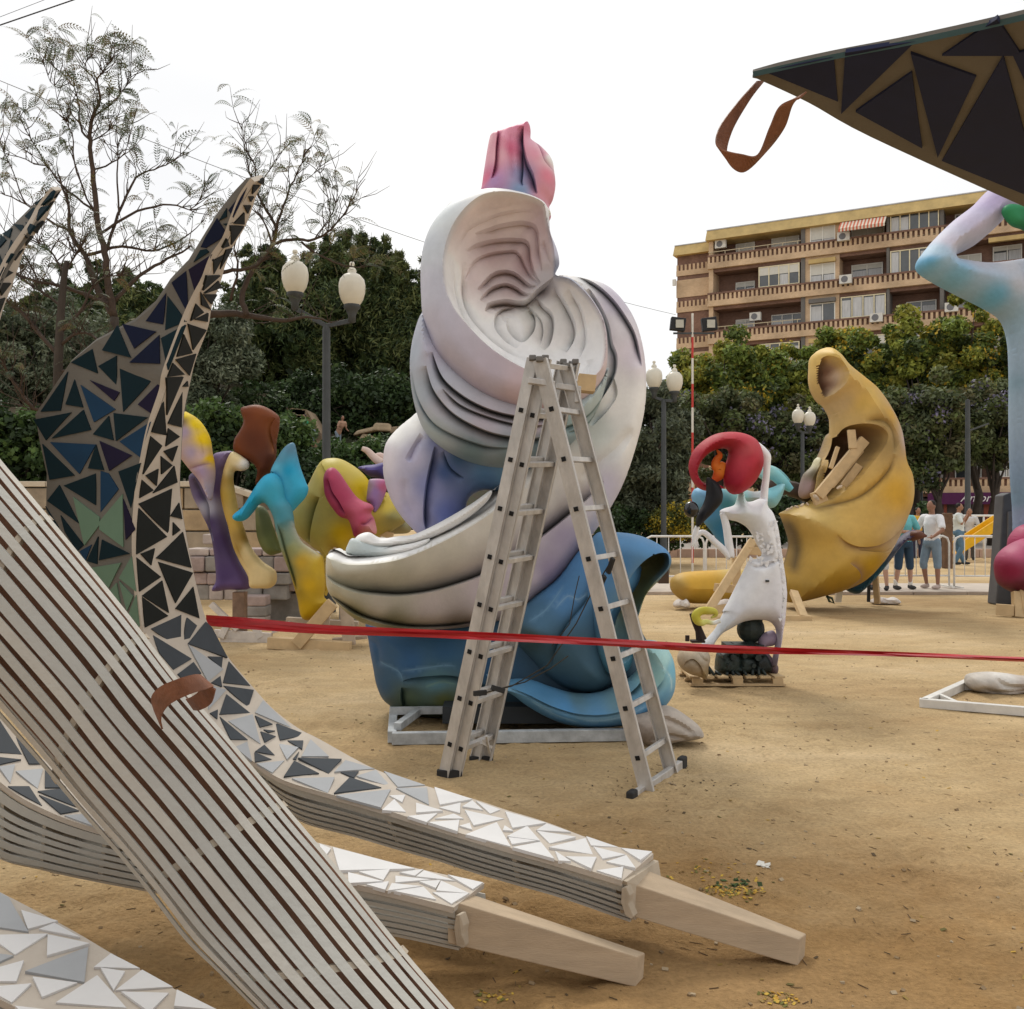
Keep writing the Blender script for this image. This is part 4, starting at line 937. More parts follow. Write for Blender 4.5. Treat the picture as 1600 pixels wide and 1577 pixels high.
tiles(LEG1, bv_band, [
 (*C3, [('k',(1405,130),(1340,170),(1395,195)),('k',(1290,195),(1360,200),(1280,290)),('k',(1245,315),(1300,315),(1265,370)),('k',(1195,405),(1270,405),(1235,490)),('k',(1200,480),(1090,590),(1200,600)),('k',(1060,620),(1195,620),(1065,810)),
  ('k',(1025,750),(1045,820),(975,845)),('k',(1080,845),(1010,860),(950,1060)),('k',(1000,900),(885,970),(885,1110)),('k',(815,1130),(955,1125),(775,1280)),('k',(935,1180),(965,1250),(790,1310)),('k',(750,1290),(860,1480),(760,1430)),('k',(920,1320),(780,1320),(860,1420)),
  ('k',(700,1410),(785,1500),(650,1590)),('k',(830,1510),(690,1577),(822,1600))]),
 (*C1, [('k',(1340,140),(1490,190),(1380,355)),('k',(1305,225),(1375,380),(1245,410)),('k',(1405,385),(1240,435),(1350,565)),('k',(1215,460),(1310,555),(1170,575)),('k',(1165,585),(1300,575),(1165,890)),('k',(1335,610),(1295,655),(1340,655)),
  ('k',(1290,690),(1175,960),(1285,990)),('k',(1135,740),(1040,1030),(1160,1055)),('k',(1175,995),(1270,1065),(1155,1145)),('k',(1030,1060),(1125,1140),(970,1375)),('k',(1255,1140),(1140,1185),(1210,1270)),('k',(1115,1225),(1210,1300),(1120,1375)),
  ('k',(1095,1330),(990,1385),(1080,1470)),('k',(1225,1305),(1250,1440),(1050,1530)),('k',(960,1420),(1055,1505),(940,1570))]),
 (*C2, [('k',(1205,125),(930,250),(1175,500)),('k',(925,275),(1165,520),(915,665)),('k',(1265,240),(1195,350),(1290,375)),('k',(1215,400),(1275,465),(1215,510)),('k',(1295,480),(1075,695),(1365,775)),('k',(1065,615),(950,660),(1035,755)),
  ('k',(915,690),(1115,850),(940,970)),('k',(1090,725),(1378,815),(1235,1065)),('k',(1125,880),(960,1005),(1180,1145)),('k',(1380,930),(1235,1110),(1430,1190)),('k',(960,1015),(1175,1170),(985,1265)),('d',(1280,1160),(1030,1275),(1275,1440)),
  ('d',(1320,1175),(1410,1250),(1295,1445))]),
 (*C4, [('d',(205,65),(525,260),(375,350),(260,210)),('d',(640,-45),(495,135),(820,250),(690,0)),('d',(540,285),(605,380),(440,415),(410,385)),('d',(660,240),(780,245),(770,335)),('d',(830,280),(785,455),(1005,480)),('d',(760,400),(685,455),(775,490)),
  ('d',(785,480),(1035,515),(990,660)),('d',(810,550),(1005,705),(755,715)),('d',(740,675),(675,705),(735,755)),('d',(755,735),(985,925),(845,920)),('d',(1045,725),(1190,795),(1085,820)),('d',(1115,840),(1210,850),(1155,865)),('d',(1090,855),(1215,895),(1125,945)),
  ('d',(1210,785),(1475,885),(1250,925)),('d',(1310,930),(1440,930),(1430,1000)),('d',(1120,965),(1205,1050),(1045,1020)),('d',(1040,1025),(1180,1085),(1045,1105)),('d',(1405,1020),(1355,1080),(1380,1085)),('d',(1365,1095),(1570,1200),(1280,1225)),
  ('l',(495,140),(785,345),(660,450)),('l',(690,480),(810,515),(660,680)),('l',(1110,600),(1350,830),(1045,700)),('l',(825,770),(1025,715),(1090,960)),('l',(980,940),(1020,1100),(880,985)),('l',(1235,955),(1400,985),(1305,1085)),('l',(1500,920),(1650,1060),(1425,1060)),
  ('l',(1060,1120),(1285,1095),(1185,1195))]),
 (*C5, [('d',(30,20),(390,30),(280,150)),('d',(380,140),(530,130),(490,185)),('d',(455,180),(715,265),(325,310)),('l',(420,40),(660,110),(330,135)),('l',(510,170),(670,120),(795,260)),('l',(735,130),(1075,245),(850,260)),
  ('l',(835,270),(1090,265),(1105,405)),('l',(-20,190),(330,180),(275,310)),('l',(345,330),(790,280),(710,430)),('w',(1150,260),(1460,360),(1195,405)),('w',(780,330),(910,325),(885,385)),('w',(820,360),(720,450),(915,465)),('w',(1000,390),(1220,455),(1000,470)),
  ('w',(1365,390),(1190,430),(1360,475)),('w',(1460,370),(1380,420),(1550,450)),('w',(930,500),(1175,475),(1085,550)),('w',(1310,480),(1390,520),(1155,520)),('w',(1355,530),(1100,550),(1340,625)),('w',(1440,555),(1355,580),(1460,610))]),
 (*C6, [('w',(20,165),(220,235),(135,270)),('w',(-72,240),(250,310),(0,365)),('w',(190,340),(-65,440),(305,540)),('w',(260,250),(595,345),(320,385)),('w',(255,365),(325,410),(240,405)),('w',(440,370),(545,490),(275,455)),('w',(285,460),(515,490),(315,520)),
  ('w',(550,500),(665,640),(320,545)),('w',(600,350),(800,420),(515,405)),('w',(520,410),(840,460),(625,515)),('w',(920,470),(980,605),(620,545)),('w',(925,455),(1190,545),(965,530)),('w',(985,540),(1245,605),(1060,640)),('w',(670,575),(800,660),(700,655)),
  ('w',(755,620),(1010,625),(965,720)),('w',(1255,610),(1330,715),(1090,665)),('w',(1210,550),(1465,580),(1370,650)),('w',(1230,705),(1215,800),(1010,735))])], th=.006)

# ---- second leg, nearer and to the left
LEG2 = thing('mosaic_claw_leg', 'mosaic leg passing under the big slatted beam, with the nearer timber peg', 'sculpture part', P(709,1480,3.2), 'mosaic legs of the dismantled figure')
RC = [(97,296,4.12),(80,325,4.12),(68,350,4.14),(41,386,4.18),(20,443,4.22),(3,490,4.24),(-14,560,4.26),(-30,640,4.28),(-40,740,4.28),(-44,840,4.28),(-38,930,4.26),(-28,1020,4.22),(-10,1095,4.16),(51,1172,4.0),(130,1225,3.86),(250,1262,3.74),(380,1290,3.62),(505,1319,3.53),(630,1352,3.47),(757,1380,3.43)]
LC = [(86,298,4.06),(62,328,4.06),(47,356,4.04),(18,400,4.02),(-6,450,4.0),(-24,500,3.98),(-44,570,3.97),(-62,650,3.97),(-80,750,3.97),(-90,850,3.97),(-88,940,3.96),(-84,1040,3.92),(-70,1150,3.86),(0,1222,3.72),(67,1264,3.60),(162,1298,3.50),(350,1345,3.35),(545,1380,3.26),(630,1398,3.22),(709,1418,3.19)]
_, bv2 = board('mosaic_board', LC, RC, .02, GROUT, LEG2)
OC = [(84,295),(46,326),(12,360),(-15,395),(-60,430),(-100,470),(-170,540),(-250,640),(-270,740),(-265,840),(-220,930),(-150,1030),(-100,1130)]
OC3 = [(x, y, LC[i][2]+.003*(LC[i][0]-x)) for i, (x, y) in enumerate(OC)]
_, bv2b = board('side_blade', [(x-1.5,y,Y+.004) for x,y,Y in LC[:13]], OC3, .02, DKB, LEG2, lin_b=True)
A2 = [(x, y+1, Y) for x, y, Y in LC[12:]]
lowC = [(-60,1300),(0,1342),(60,1356),(150,1375),(350,1412),(545,1447),(630,1462),(717,1481)]
B2 = [(lowC[i][0], lowC[i][1], A2[i][2]+.04) for i in range(8)]
slat_side(LEG2, A2, B2, 1, .10, .26, .96, SLAT, seed=11)
slat_side(LEG2, A2, B2, 5, .30, 1.0, .66, SLAT, seed=12, jit=.008)
slat_side(LEG2, A2, B2, 1, .0, .085, 1, RIB, 'edge_strip')
A2f = [(x, y+8, Y+.02) for x, y, Y in RC[12:]]; B2f = [(x+6, y+62, Y-.02) for x, y, Y in RC[12:]]
slat_side(LEG2, A2f, B2f, 3, .1, 1.0, .5, SLATL, seed=13)
for i in (1,2,3,5): rib(LEG2, A2, B2, A2f, B2f, i)
board('base_board', [(x,y,Y+.01) for x,y,Y in B2], B2f, .01, SLATL, LEG2)
peg(LEG2, (720,1412,3.23), (757,1403,3.35), (722,1481,3.21), (996,1495,3.23), (1008,1489,3.29), (993,1543,3.21))
endrib(LEG2, [(712,1430,3.185),(718,1430,3.185),(724,1447,3.19),(722,1460,3.19),(728,1477,3.2),(724,1482,3.2),(713,1478,3.2),(709,1450,3.19)], (.02,.03,0))
C7 = (0,1100,5.2567); C8 = (0,280,6.571)
tiles(LEG2, bv2, [
 (*C5, [('w',(315,755),(990,930),(370,945)),('w',(205,725),(300,765),(240,850)),('w',(530,955),(785,935),(730,1025)),('w',(440,960),(730,1035),(445,1050)),('w',(775,1035),(590,1060),(745,1105)),('w',(865,960),(1060,935),(990,990)),('w',(1065,945),(1320,1030),(1000,995)),
  ('w',(830,990),(1120,1020),(830,1045)),('w',(1025,1035),(1200,1025),(1160,1090)),('w',(800,1050),(1045,1075),(770,1110)),('w',(1060,1080),(1165,1185),(820,1115)),('w',(1205,1030),(1440,1135),(1165,1110)),('w',(1135,1125),(1430,1135),(1290,1220)),('w',(1260,980),(1550,1045),(1465,1100))]),
 (*C7, [('d',(-30,90),(180,415),(-120,385)),('d',(-60,430),(175,455),(-20,500)),('d',(125,265),(360,490),(240,490)),('d',(370,510),(545,685),(370,685)),('d',(545,690),(690,870),(310,715)),('d',(320,745),(650,875),(500,900)),('d',(65,675),(240,675),(345,835)),
  ('l',(125,495),(-10,515),(85,650)),('l',(130,550),(355,530),(310,695)),('l',(530,915),(720,900),(840,1030)),('l',(900,1010),(1250,1080),(1100,1040)),('l',(1500,1090),(1900,1200),(1600,1180)),('w',(2000,1180),(2400,1270),(2150,1290))]),
 (*C8, [('k',(620,130),(585,190),(560,200)),('k',(560,230),(490,330),(480,280)),('k',(460,440),(380,560),(330,530)),('k',(350,590),(270,690),(280,600)),('k',(250,720),(160,840),(150,800)),('k',(140,960),(20,1040),(80,930)),('k',(120,1070),(20,1200),(-10,1070)),('k',(60,1220),(0,1380),(-60,1260))])], th=.006)
tiles(LEG2, bv2b, [(*C8, [('t',(555,110),(430,190),(350,250),(420,270),(520,190)),('t',(400,290),(500,270),(370,420)),('t',(250,380),(340,290),(380,300),(300,420)),('t',(230,470),(130,460),(250,570)),('t',(120,500),(20,560),(90,600)),('t',(260,440),(350,470),(290,560)),
  ('t',(60,620),(0,560),(-10,700)),('t',(110,620),(80,740),(140,700)),('t',(50,770),(130,760),(60,860)),('t',(-20,760),(40,900),(-10,1000))])], th=.006)

# ---- third leg, nearest, bottom left
LEG3 = thing('mosaic_claw_leg', 'white and grey tiled leg cut off by the bottom left corner of the picture', 'sculpture part', P(150,1700,2.3), 'mosaic legs of the dismantled figure')
RD = [(-160,1300,3.75),(-60,1365,3.32),(0,1394,3.12),(110,1452,2.87),(200,1505,2.68),(330,1577,2.44),(430,1632,2.28),(560,1700,2.12)]
LD = [(-420,1420,3.1),(-220,1476,2.80),(-140,1502,2.7),(0,1562,2.49),(60,1594,2.4),(190,1664,2.24),(300,1720,2.1),(420,1785,1.98)]
_, bv3 = board('mosaic_board', LD, RD, .02, GROUT, LEG3)
lowD = [(x+10, y+95, Y+.04) for x, y, Y in LD]
slat_side(LEG3, LD, lowD, 1, .0, .085, 1, RIB, 'edge_strip'); slat_side(LEG3, LD, lowD, 5, .12, 1.0, .66, SLAT, seed=22)
RDf = [(x, y+8, Y+.02) for x,y,Y in RD]; RDb = [(x-4, y+78, Y-.02) for x,y,Y in RD]
slat_side(LEG3, RDf, RDb, 4, .1, 1.0, .66, SLATL, seed=23)
for i in (1,3,5): rib(LEG3, LD, lowD, RDf, RDb, i)
tiles(LEG3, bv3, [(0,1377,4.706, [('w',(155,210),(425,290),(205,350)),('w',(400,305),(590,410),(285,350)),('w',(-90,395),(350,385),(110,540)),('w',(350,390),(660,455),(345,545)),('w',(-110,660),(175,580),(120,735),(-60,735)),('w',(815,530),(1030,640),(690,630)),
  ('w',(740,635),(920,660),(835,800)),('w',(1045,650),(1270,775),(850,800)),('w',(890,810),(1240,820),(1100,960)),('w',(1300,795),(1600,945),(1280,915)),('w',(715,690),(930,930),(410,890)),('w',(240,700),(570,745),(310,850)),('w',(-120,780),(230,750),(85,890)),('l',(-40,60),(65,120),(210,370),(-60,330)),
  ('l',(650,480),(620,740),(185,660)),('l',(-60,525),(100,545),(-20,600)),('w',(110,915),(420,950),(700,1010),(200,1010)),('w',(1150,960),(1400,1010),(1200,1060))])], th=.006)

# ---- big slatted beam crossing in front
BEAM = thing('slatted_beam', 'huge grey slatted curved beam sweeping from upper left to the bottom edge with a brown strap loop', 'sculpture part', P(560,1700,2.1))
UE = [(-160,520,3.0),(-60,640,2.92),(0,718,2.86),(40,766,2.82),(107,846,2.74),(202,962,2.64),(276,1060,2.55),(364,1163,2.46),(460,1278,2.36),(525,1354,2.29),(627,1481,2.19),(712,1580,2.10),(800,1680,2.02)]
LE = [(-230,760,2.85),(-130,930,2.74),(-70,1015,2.68),(-38,1060,2.65),(0,1108,2.60),(76,1197,2.50),(133,1267,2.44),(190,1333,2.36),(244,1398,2.28),(297,1466,2.21),(350,1515,2.14),(425,1590,2.06),(520,1690,1.98)]
ue = spline(UE, 4); le = spline(LE, 4); NS = 14; th0, th1 = R(12), R(150)
def shell_pt(i, v, dr=0.0):
    th = th0+(th1-th0)*v; f = (math.cos(th0)-math.cos(th))/(math.cos(th0)-math.cos(th1))
    a = P(*ue[i]); b = P(*le[i]); p = a.lerp(b, f); wd = (a-b).length*.5
    return p+Vector((0,-1,.25)).normalized()*((math.sin(th)-math.sin(th0))*(wd*.8)+dr)
rgs = random.Random(4)
for k in range(NS):
    v0 = (k+.0)/NS; v1 = v0+(.64+rgs.uniform(-.06,.06))/NS; st, en = 0, len(ue)-1
    m = MB(); vs = []
    for i in range(st, en+1):
        wob = .05/NS*math.sin(i*.35+k*2.1)
        for (vv, dr) in ((v0+wob,0),(v1+wob,0),(v1+wob,-.008),(v0+wob,-.008)): vs.append(shell_pt(i, min(vv,1), dr))
    n = en-st+1; fs = []
    for i in range(n-1):
        for j in range(4): fs.append((i*4+j, i*4+(j+1)%4, (i+1)*4+(j+1)%4, (i+1)*4+j))
    fs += [(3,2,1,0), tuple((n-1)*4+j for j in range(4))]
    m.add(vs, fs); m.build('slat', SLAT if k % 4 else SLATL, BEAM)
for i in (6,14,21,31,40,46):
    m = MB(); n = 24; out_ = [shell_pt(i, (k+.0)/n, -.009) for k in range(n+1)]; inn = [shell_pt(i, (k+.0)/n, -.032) for k in range(n+1)]
    ax = (shell_pt(min(i+1,len(ue)-1),.5)-shell_pt(i,.5)).normalized()*.020
    vs = []; fs = []
    for a, b in zip(out_, inn): vs += [a, b, b+ax, a+ax]
    for q in range(n):
        for j in range(4): fs.append((q*4+j, q*4+(j+1)%4, (q+1)*4+(j+1)%4, (q+1)*4+j))
    m.add(vs, fs); m.build('rib', RIB, BEAM)
# solid inner boards of brown fibreboard seen through the gaps
m = MB(); vs = []; fs = []; na = 10; rows_ = list(range(0, len(ue)))
for i in rows_:
    for q in range(na+1): vs.append(shell_pt(i, .10+.8*q/na, -.075-.05*math.sin(math.pi*q/na)))
for i in range(len(rows_)-1):
    for q in range(na): fs.append((i*(na+1)+q, i*(na+1)+q+1, (i+1)*(na+1)+q+1, (i+1)*(na+1)+q))
m.add(vs, fs); o = m.build('inner_board', INNER, BEAM); sm = o.modifiers.new('s','SOLIDIFY'); sm.thickness = .01; sm.offset = 1
m = MB(); vs = []; fs = []
# the flat back board of the beam
UEb = [(x-6,y+6,Y+.05) for x,y,Y in UE]; LEb = [(x+4,y-4,Y+.05) for x,y,Y in LE]
board('back_board', UEb, LEb, .018, SLATL, BEAM)
# unseen brown board added behind and over the camera to shade the foreground
prof_ = spline([(.2,3.75),(-.4,3.9),(-1.0,3.85),(-2.0,3.3),(-2.7,2.0),(-2.8,.05)], 5)
m = MB(); vs = []; fs = []
for xx in (-4.6,-4.0,-3.3,-2.6,-1.9,-1.3,-.7,-.2): vs += [Vector((xx, y, z+.12*math.sin(xx*1.7))) for y, z in prof_]
npf = len(prof_)
for i in range(7):
    for j in range(npf-1): fs.append((i*npf+j, i*npf+j+1, (i+1)*npf+j+1, (i+1)*npf+j))
m.add(vs, fs); o = m.build('added_shade_board', INNER, BEAM, smooth=True); sm = o.modifiers.new('s','SOLIDIFY'); sm.thickness = .03
LEATH = mat('brown_strap', (.22,.095,.055), rough=.6, var=.35, scale=14, bump=.3, bscale=90, spec=.3)
def strap(parent, pts, wvec, th=.004, name='strap'):
    """pts: list of (px,py,Y) centre line; wvec: half width vectors"""
    arr = spline([tuple(q)+tuple(w_) for q, w_ in zip(pts, wvec)], 8); m = MB(); vs = []; n = len(arr)
    c = [P(*a[:3]) for a in arr]
    for i, a in enumerate(arr):
        h = Vector(a[3:6]); t = (c[min(i+1,n-1)]-c[max(i-1,0)]).normalized(); nn = t.cross(h).normalized()*th
        vs += [c[i]-h, c[i]+h, c[i]+h+nn, c[i]-h+nn]
    fs = []
    for i in range(n-1):
        for j in range(4): fs.append((i*4+j, (i+1)*4+j, (i+1)*4+(j+1)%4, i*4+(j+1)%4))
    fs += [(0,1,2,3), tuple((n-1)*4+j for j in (3,2,1,0))]; m.add(vs, fs)
    o = m.build(name, LEATH, parent, smooth=False); bm = bmesh.new(); bm.from_mesh(o.data); bmesh.ops.recalc_face_normals(bm, faces=bm.faces); bm.to_mesh(o.data); bm.free(); return o
strap(BEAM, [(246,1125,2.33),(243,1106,2.30),(256,1088,2.26),(285,1074,2.24),(310,1066,2.26),(324,1063,2.30)], [(.012,-.006,-.022),(.012,-.004,-.024),(.010,-.002,-.022),(.009,0,-.020),(.012,0,-.018),(.016,0,-.014)])
strap(BEAM, [(326,1070,2.30),(322,1088,2.34),(308,1098,2.38),(298,1100,2.42)], [(.018,.0,-.010),(.014,0,-.016),(.012,0,-.016),(.01,0,-.014)])

# ---- overhead claw at the upper right
TOPC = thing('mosaic_claw_leg', 'dark mosaic claw jutting in overhead at the upper right corner with a hanging brown strap', 'sculpture part', P(1700,150,1.9), 'mosaic legs of the dismantled figure')
TT = [(1176,112,2.32),(1300,85,2.22),(1430,60,2.10),(1600,22,1.95),(1760,-20,1.80),(1980,-90,1.6)]
TBt = [(1180,122,2.33),(1262,160,2.42),(1360,214,2.52),(1600,323,2.75),(1760,395,2.9),(1980,480,3.0)]
_, bv4 = board('mosaic_board', [(x,y,Y) for x,y,Y in TBt], TT, .010, DKB, TOPC)
board('top_panel', TT, [(x+2,y-2,Y+.02) for x,y,Y in TT], .012, mat('teal_edge', (.05,.11,.13), rough=.4), TOPC)
board('far_panel', [(x+4,y+3,Y+.03) for x,y,Y in TT], [(x+2,y-5,Y+.04) for x,y,Y in TBt], .01, INNER, TOPC)
tiles(TOPC, bv4, [(1080,0,3.077, [('m',(350,345),(685,275),(705,490)),('m',(740,255),(1080,200),(720,550)),('m',(1060,350),(1110,715),(790,540)),('m',(1055,260),(1370,370),(1185,760)),('m',(1470,92),(1590,270),(1205,270)),('m',(1500,275),(1600,640),(1600,935),(1205,775)),
  ('m',(1545,265),(1760,200),(1700,600)),('t',(1620,640),(1800,560),(1850,1000),(1620,930))])], th=.006)
strap(TOPC, [(1188,126,2.42),(1160,160,2.39),(1132,205,2.36),(1128,240,2.34),(1160,256,2.33),(1192,240,2.31),(1215,200,2.27),(1230,165,2.23),(1255,150,2.20)],
 [(.012,.012,.006),(.018,.012,.008),(.018,.012,.0),(.014,.015,-.008),(.006,.016,-.016),(.014,.014,.010),(.020,.010,.004),(.018,.010,.008),(.012,.010,.012)])

# ---------------------------------------------------------------- red and white tape
TAPE = mat('red_plastic_tape', (.52,.022,.028), rough=.32, var=.3, scale=6, spec=.55, stretch=(1,1,12), transl=.15)
tp = [(322,969,4.63),(400,975,4.60),(500,983,4.56),(650,989,4.5),(800,996,4.45),(960,1004,4.4),(1130,1014,4.35),(1300,1019,4.3),(1450,1024,4.25),(1620,1031,4.2),(1900,1036,4.1)]
hw = [8,8.5,7,6,6,5.5,6,4,3.5,3.5,3.5]
TP = thing('barrier_tape', 'twisted red plastic barrier tape stretched across the whole scene at chest height', 'tape', P(*tp[0]))
arr = spline([tuple(a)+(b,) for a, b in zip(tp, hw)], 10)
for s_ in range(3):
    m = MB(); vs = []; n = len(arr)
    for i, a in enumerate(arr):
        fo = s_*.33; y0 = -a[3]+a[3]*2*(s_/3); y1 = -a[3]+a[3]*2*((s_+1.15)/3)
        z0 = .01*math.sin(i*.23+s_*2); z1 = .012*math.sin(i*.19+s_*1.3+1)
        vs += [P(a[0], a[1]+y0, a[2]+z0+.004*s_), P(a[0], a[1]+y1, a[2]+z1+.004*s_), P(a[0], a[1]+y1, a[2]+z1+.004*s_+.0015), P(a[0], a[1]+y0, a[2]+z0+.004*s_+.0015)]
    fs = []
    for i in range(n-1):
        for j in range(4): fs.append((i*4+j, (i+1)*4+j, (i+1)*4+(j+1)%4, i*4+(j+1)%4))
    m.add(vs, fs); m.build('tape_fold', TAPE, TP, smooth=False)

# ---------------------------------------------------------------- overhead cables
CB = mat('cable_black', (.04,.04,.045), rough=.6)
def cable(a, b, sag, r, lbl):
    m = MB(); a = P(*a); b = P(*b); m.tube([a.lerp(b, t/20)-Vector((0,0,sag*4*(t/20)*(1-t/20))) for t in range(21)], r, 5); o = m.build('overhead_cable', CB, loc=a); tag(o, lbl, 'cable')
cable((-60,60,14), (260,-50,14), .0, .010, 'thick upper cable crossing the top left corner'); cable((-40,42,15), (160,-35,15), .0, .004, 'thin cable running just above the thick one in the top left corner')
cable((-20,118,16), (1056,492,30), .35, .006, 'thin long cable slanting from the left tree down behind the swirl to the building')
# ================================================================ THE WHITE SWIRL SCULPTURE
z3 = zc(500,180,2.857); z4 = zc(480,650,2.503)
SW = thing('swirl_sculpture', 'huge white swirling wave sculpture with pink plume top and blue base behind the ladder', 'sculpture', (0.0,7.3,0))
WH = (.84,.83,.81); LIL = (.56,.52,.60); GRL = (.50,.54,.58); ROS = (.60,.46,.48); DG = (.10,.15,.17); PNK = (.60,.17,.27); LPK = (.72,.42,.48); BLU = (.045,.12,.27); SKY_ = (.13,.26,.42); TEA = (.07,.12,.16); OLV = (.10,.12,.06); CRM = (.62,.60,.47)
relief('pink_plume', [(756,325),(750,303),(752,296),(757,262),(764,222),(770,213),(795,204),(815,199),(824,195),(829,203),(830,222),(845,233),(862,252),(866,270),(868,290),(864,312),(858,324),(857,345),(800,350)], 7.35, .30, 45,
 [(760,225,LPK),(785,215,(.68,.30,.38)),(815,210,(.60,.20,.30)),(760,290,PNK),(780,260,LPK),(800,250,PNK),(815,290,(.25,.26,.42)),(812,315,(.22,.30,.45)),(835,260,(.68,.32,.40)),(850,250,LPK),(858,258,WH),(855,290,(.66,.24,.32)),(850,315,(.62,.30,.36)),(772,300,(.38,.24,.42))], SW,
 grooves=[(z3([(905,95),(905,180),(920,260),(950,330),(965,400)]),.12,16,1,(.10,.14,.25)),(z3([(800,90),(790,180),(785,260),(770,330)]),.07,10,-1,(.40,.10,.22)),(z3([(850,100),(850,200),(860,300),(870,340)]),.03,8,0),
          (z3([(905,200),(905,290),(900,350),(905,370)]),.06,7,1,(.08,.14,.22)),(z3([(945,130),(975,180),(1000,250),(1045,275)]),.06,14,-1,(.30,.10,.18))], h=4)
RIDGE = spline([(505,866),(525,872),(548,880),(590,879),(640,869),(704,841),(760,808),(790,785),(840,748),(880,715)], 6)
def ridge(V):
    dd, sd_, pr = dist_pl(V, RIDGE); return np.where((sd_ < 0) & (V[:,0] < 850) & (V[:,1] > 730), np.minimum(dd*.02,.4)*(1-sst((V[:,0]-740)/110)), 0)
def ridge_lit_paint(V, C):  # whitens the ribbon above the ridge, light on its top face as colour
    dd, sd_, pr = dist_pl(V, RIDGE); k = ((sd_ <= 0) & (V[:,0] < 860) & (V[:,1] > 730)).astype(float)*(1-sst((V[:,0]-780)/80)); k = k[:,None]
    k = k*np.clip(dd/1.3,0,1)[:,None]; return C*(1-k)+np.array(WH)*k
# big right hand ribbon that sweeps down and round to the open tip at the left
rib_o = [(867,434),(905,436),(950,450),(985,490),(1003,540),(1009,600),(1003,660),(979,742),(951,798),(915,850),(880,898),(840,930),(800,962),(760,974),(704,982),(624,984),(572,974),(540,954),(516,926),(511,900),(512,868),(520,858),(532,862),(548,869),(584,864),(618,850),(650,838),(690,816),(736,788),(772,764),(830,722),(868,690),(890,650),(915,612),(930,572),(929,525),(912,488),(884,458)]
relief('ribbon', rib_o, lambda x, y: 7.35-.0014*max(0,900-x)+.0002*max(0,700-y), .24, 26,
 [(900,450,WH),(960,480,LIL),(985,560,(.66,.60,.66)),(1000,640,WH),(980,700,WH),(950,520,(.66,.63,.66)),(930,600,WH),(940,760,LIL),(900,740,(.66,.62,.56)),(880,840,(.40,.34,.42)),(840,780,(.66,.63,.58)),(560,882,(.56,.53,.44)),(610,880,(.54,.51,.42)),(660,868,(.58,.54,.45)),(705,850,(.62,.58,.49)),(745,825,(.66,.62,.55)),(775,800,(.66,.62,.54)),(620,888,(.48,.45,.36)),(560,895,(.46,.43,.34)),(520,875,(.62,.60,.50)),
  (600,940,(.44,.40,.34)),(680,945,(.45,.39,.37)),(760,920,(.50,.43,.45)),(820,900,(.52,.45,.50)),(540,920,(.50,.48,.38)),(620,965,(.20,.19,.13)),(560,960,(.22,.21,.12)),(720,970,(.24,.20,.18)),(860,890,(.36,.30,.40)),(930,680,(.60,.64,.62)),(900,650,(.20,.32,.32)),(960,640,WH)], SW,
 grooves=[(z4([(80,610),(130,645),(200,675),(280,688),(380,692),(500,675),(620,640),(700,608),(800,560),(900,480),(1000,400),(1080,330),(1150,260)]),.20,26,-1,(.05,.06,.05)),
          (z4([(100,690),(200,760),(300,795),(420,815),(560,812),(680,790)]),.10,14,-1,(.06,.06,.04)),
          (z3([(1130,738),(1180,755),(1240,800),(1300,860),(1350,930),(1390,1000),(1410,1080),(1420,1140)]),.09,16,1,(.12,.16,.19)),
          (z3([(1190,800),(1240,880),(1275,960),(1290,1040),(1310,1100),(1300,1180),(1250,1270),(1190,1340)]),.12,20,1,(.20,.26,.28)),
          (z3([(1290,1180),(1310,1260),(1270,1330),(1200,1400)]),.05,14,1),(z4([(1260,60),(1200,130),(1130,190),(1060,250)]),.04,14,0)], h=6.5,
 fn=lambda V, d: ridge(V), lines=[RIDGE], post=ridge_lit_paint)
# open mouth of the ribbon: pale curled lips lying inside it
relief('inner_lip', z4([(155,535),(160,500),(180,478),(240,500),(300,512),(400,500),(480,480),(440,520),(330,545),(220,552)]), 6.98, .08, 14, [(550,845,(.55,.60,.58)),(640,845,WH),(570,865,(.45,.5,.5))], SW, h=3.5)
relief('inner_lip', z4([(190,500),(195,470),(240,455),(290,478),(360,470),(420,462),(520,415),(640,345),(720,290),(700,340),(600,420),(480,480),(360,510),(260,520)]), 7.05, .10, 16, [(570,838,WH),(640,835,WH),(740,780,WH)], SW, h=3.5)
# folds beneath the hood
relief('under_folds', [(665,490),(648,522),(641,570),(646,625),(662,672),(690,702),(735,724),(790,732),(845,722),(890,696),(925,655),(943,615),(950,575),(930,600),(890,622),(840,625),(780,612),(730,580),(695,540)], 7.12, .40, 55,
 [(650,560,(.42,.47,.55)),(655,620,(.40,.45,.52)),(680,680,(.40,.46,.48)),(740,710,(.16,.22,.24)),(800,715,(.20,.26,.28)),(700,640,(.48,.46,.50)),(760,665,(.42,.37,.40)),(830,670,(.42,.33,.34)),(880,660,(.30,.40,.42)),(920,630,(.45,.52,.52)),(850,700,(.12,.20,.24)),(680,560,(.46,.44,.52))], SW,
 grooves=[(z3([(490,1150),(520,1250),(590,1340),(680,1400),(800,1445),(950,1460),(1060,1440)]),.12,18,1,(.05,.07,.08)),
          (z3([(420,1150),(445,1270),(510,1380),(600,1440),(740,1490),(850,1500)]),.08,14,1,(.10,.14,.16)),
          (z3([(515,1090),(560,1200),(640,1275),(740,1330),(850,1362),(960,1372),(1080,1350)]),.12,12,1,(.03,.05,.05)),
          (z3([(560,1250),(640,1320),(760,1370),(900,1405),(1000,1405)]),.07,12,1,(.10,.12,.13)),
          (z3([(1260,1260),(1200,1340),(1130,1390),(1050,1420)]),.10,12,-1,(.04,.09,.08)),(z3([(1250,1310),(1180,1390),(1100,1430)]),.07,10,-1,(.08,.13,.12))], h=5)
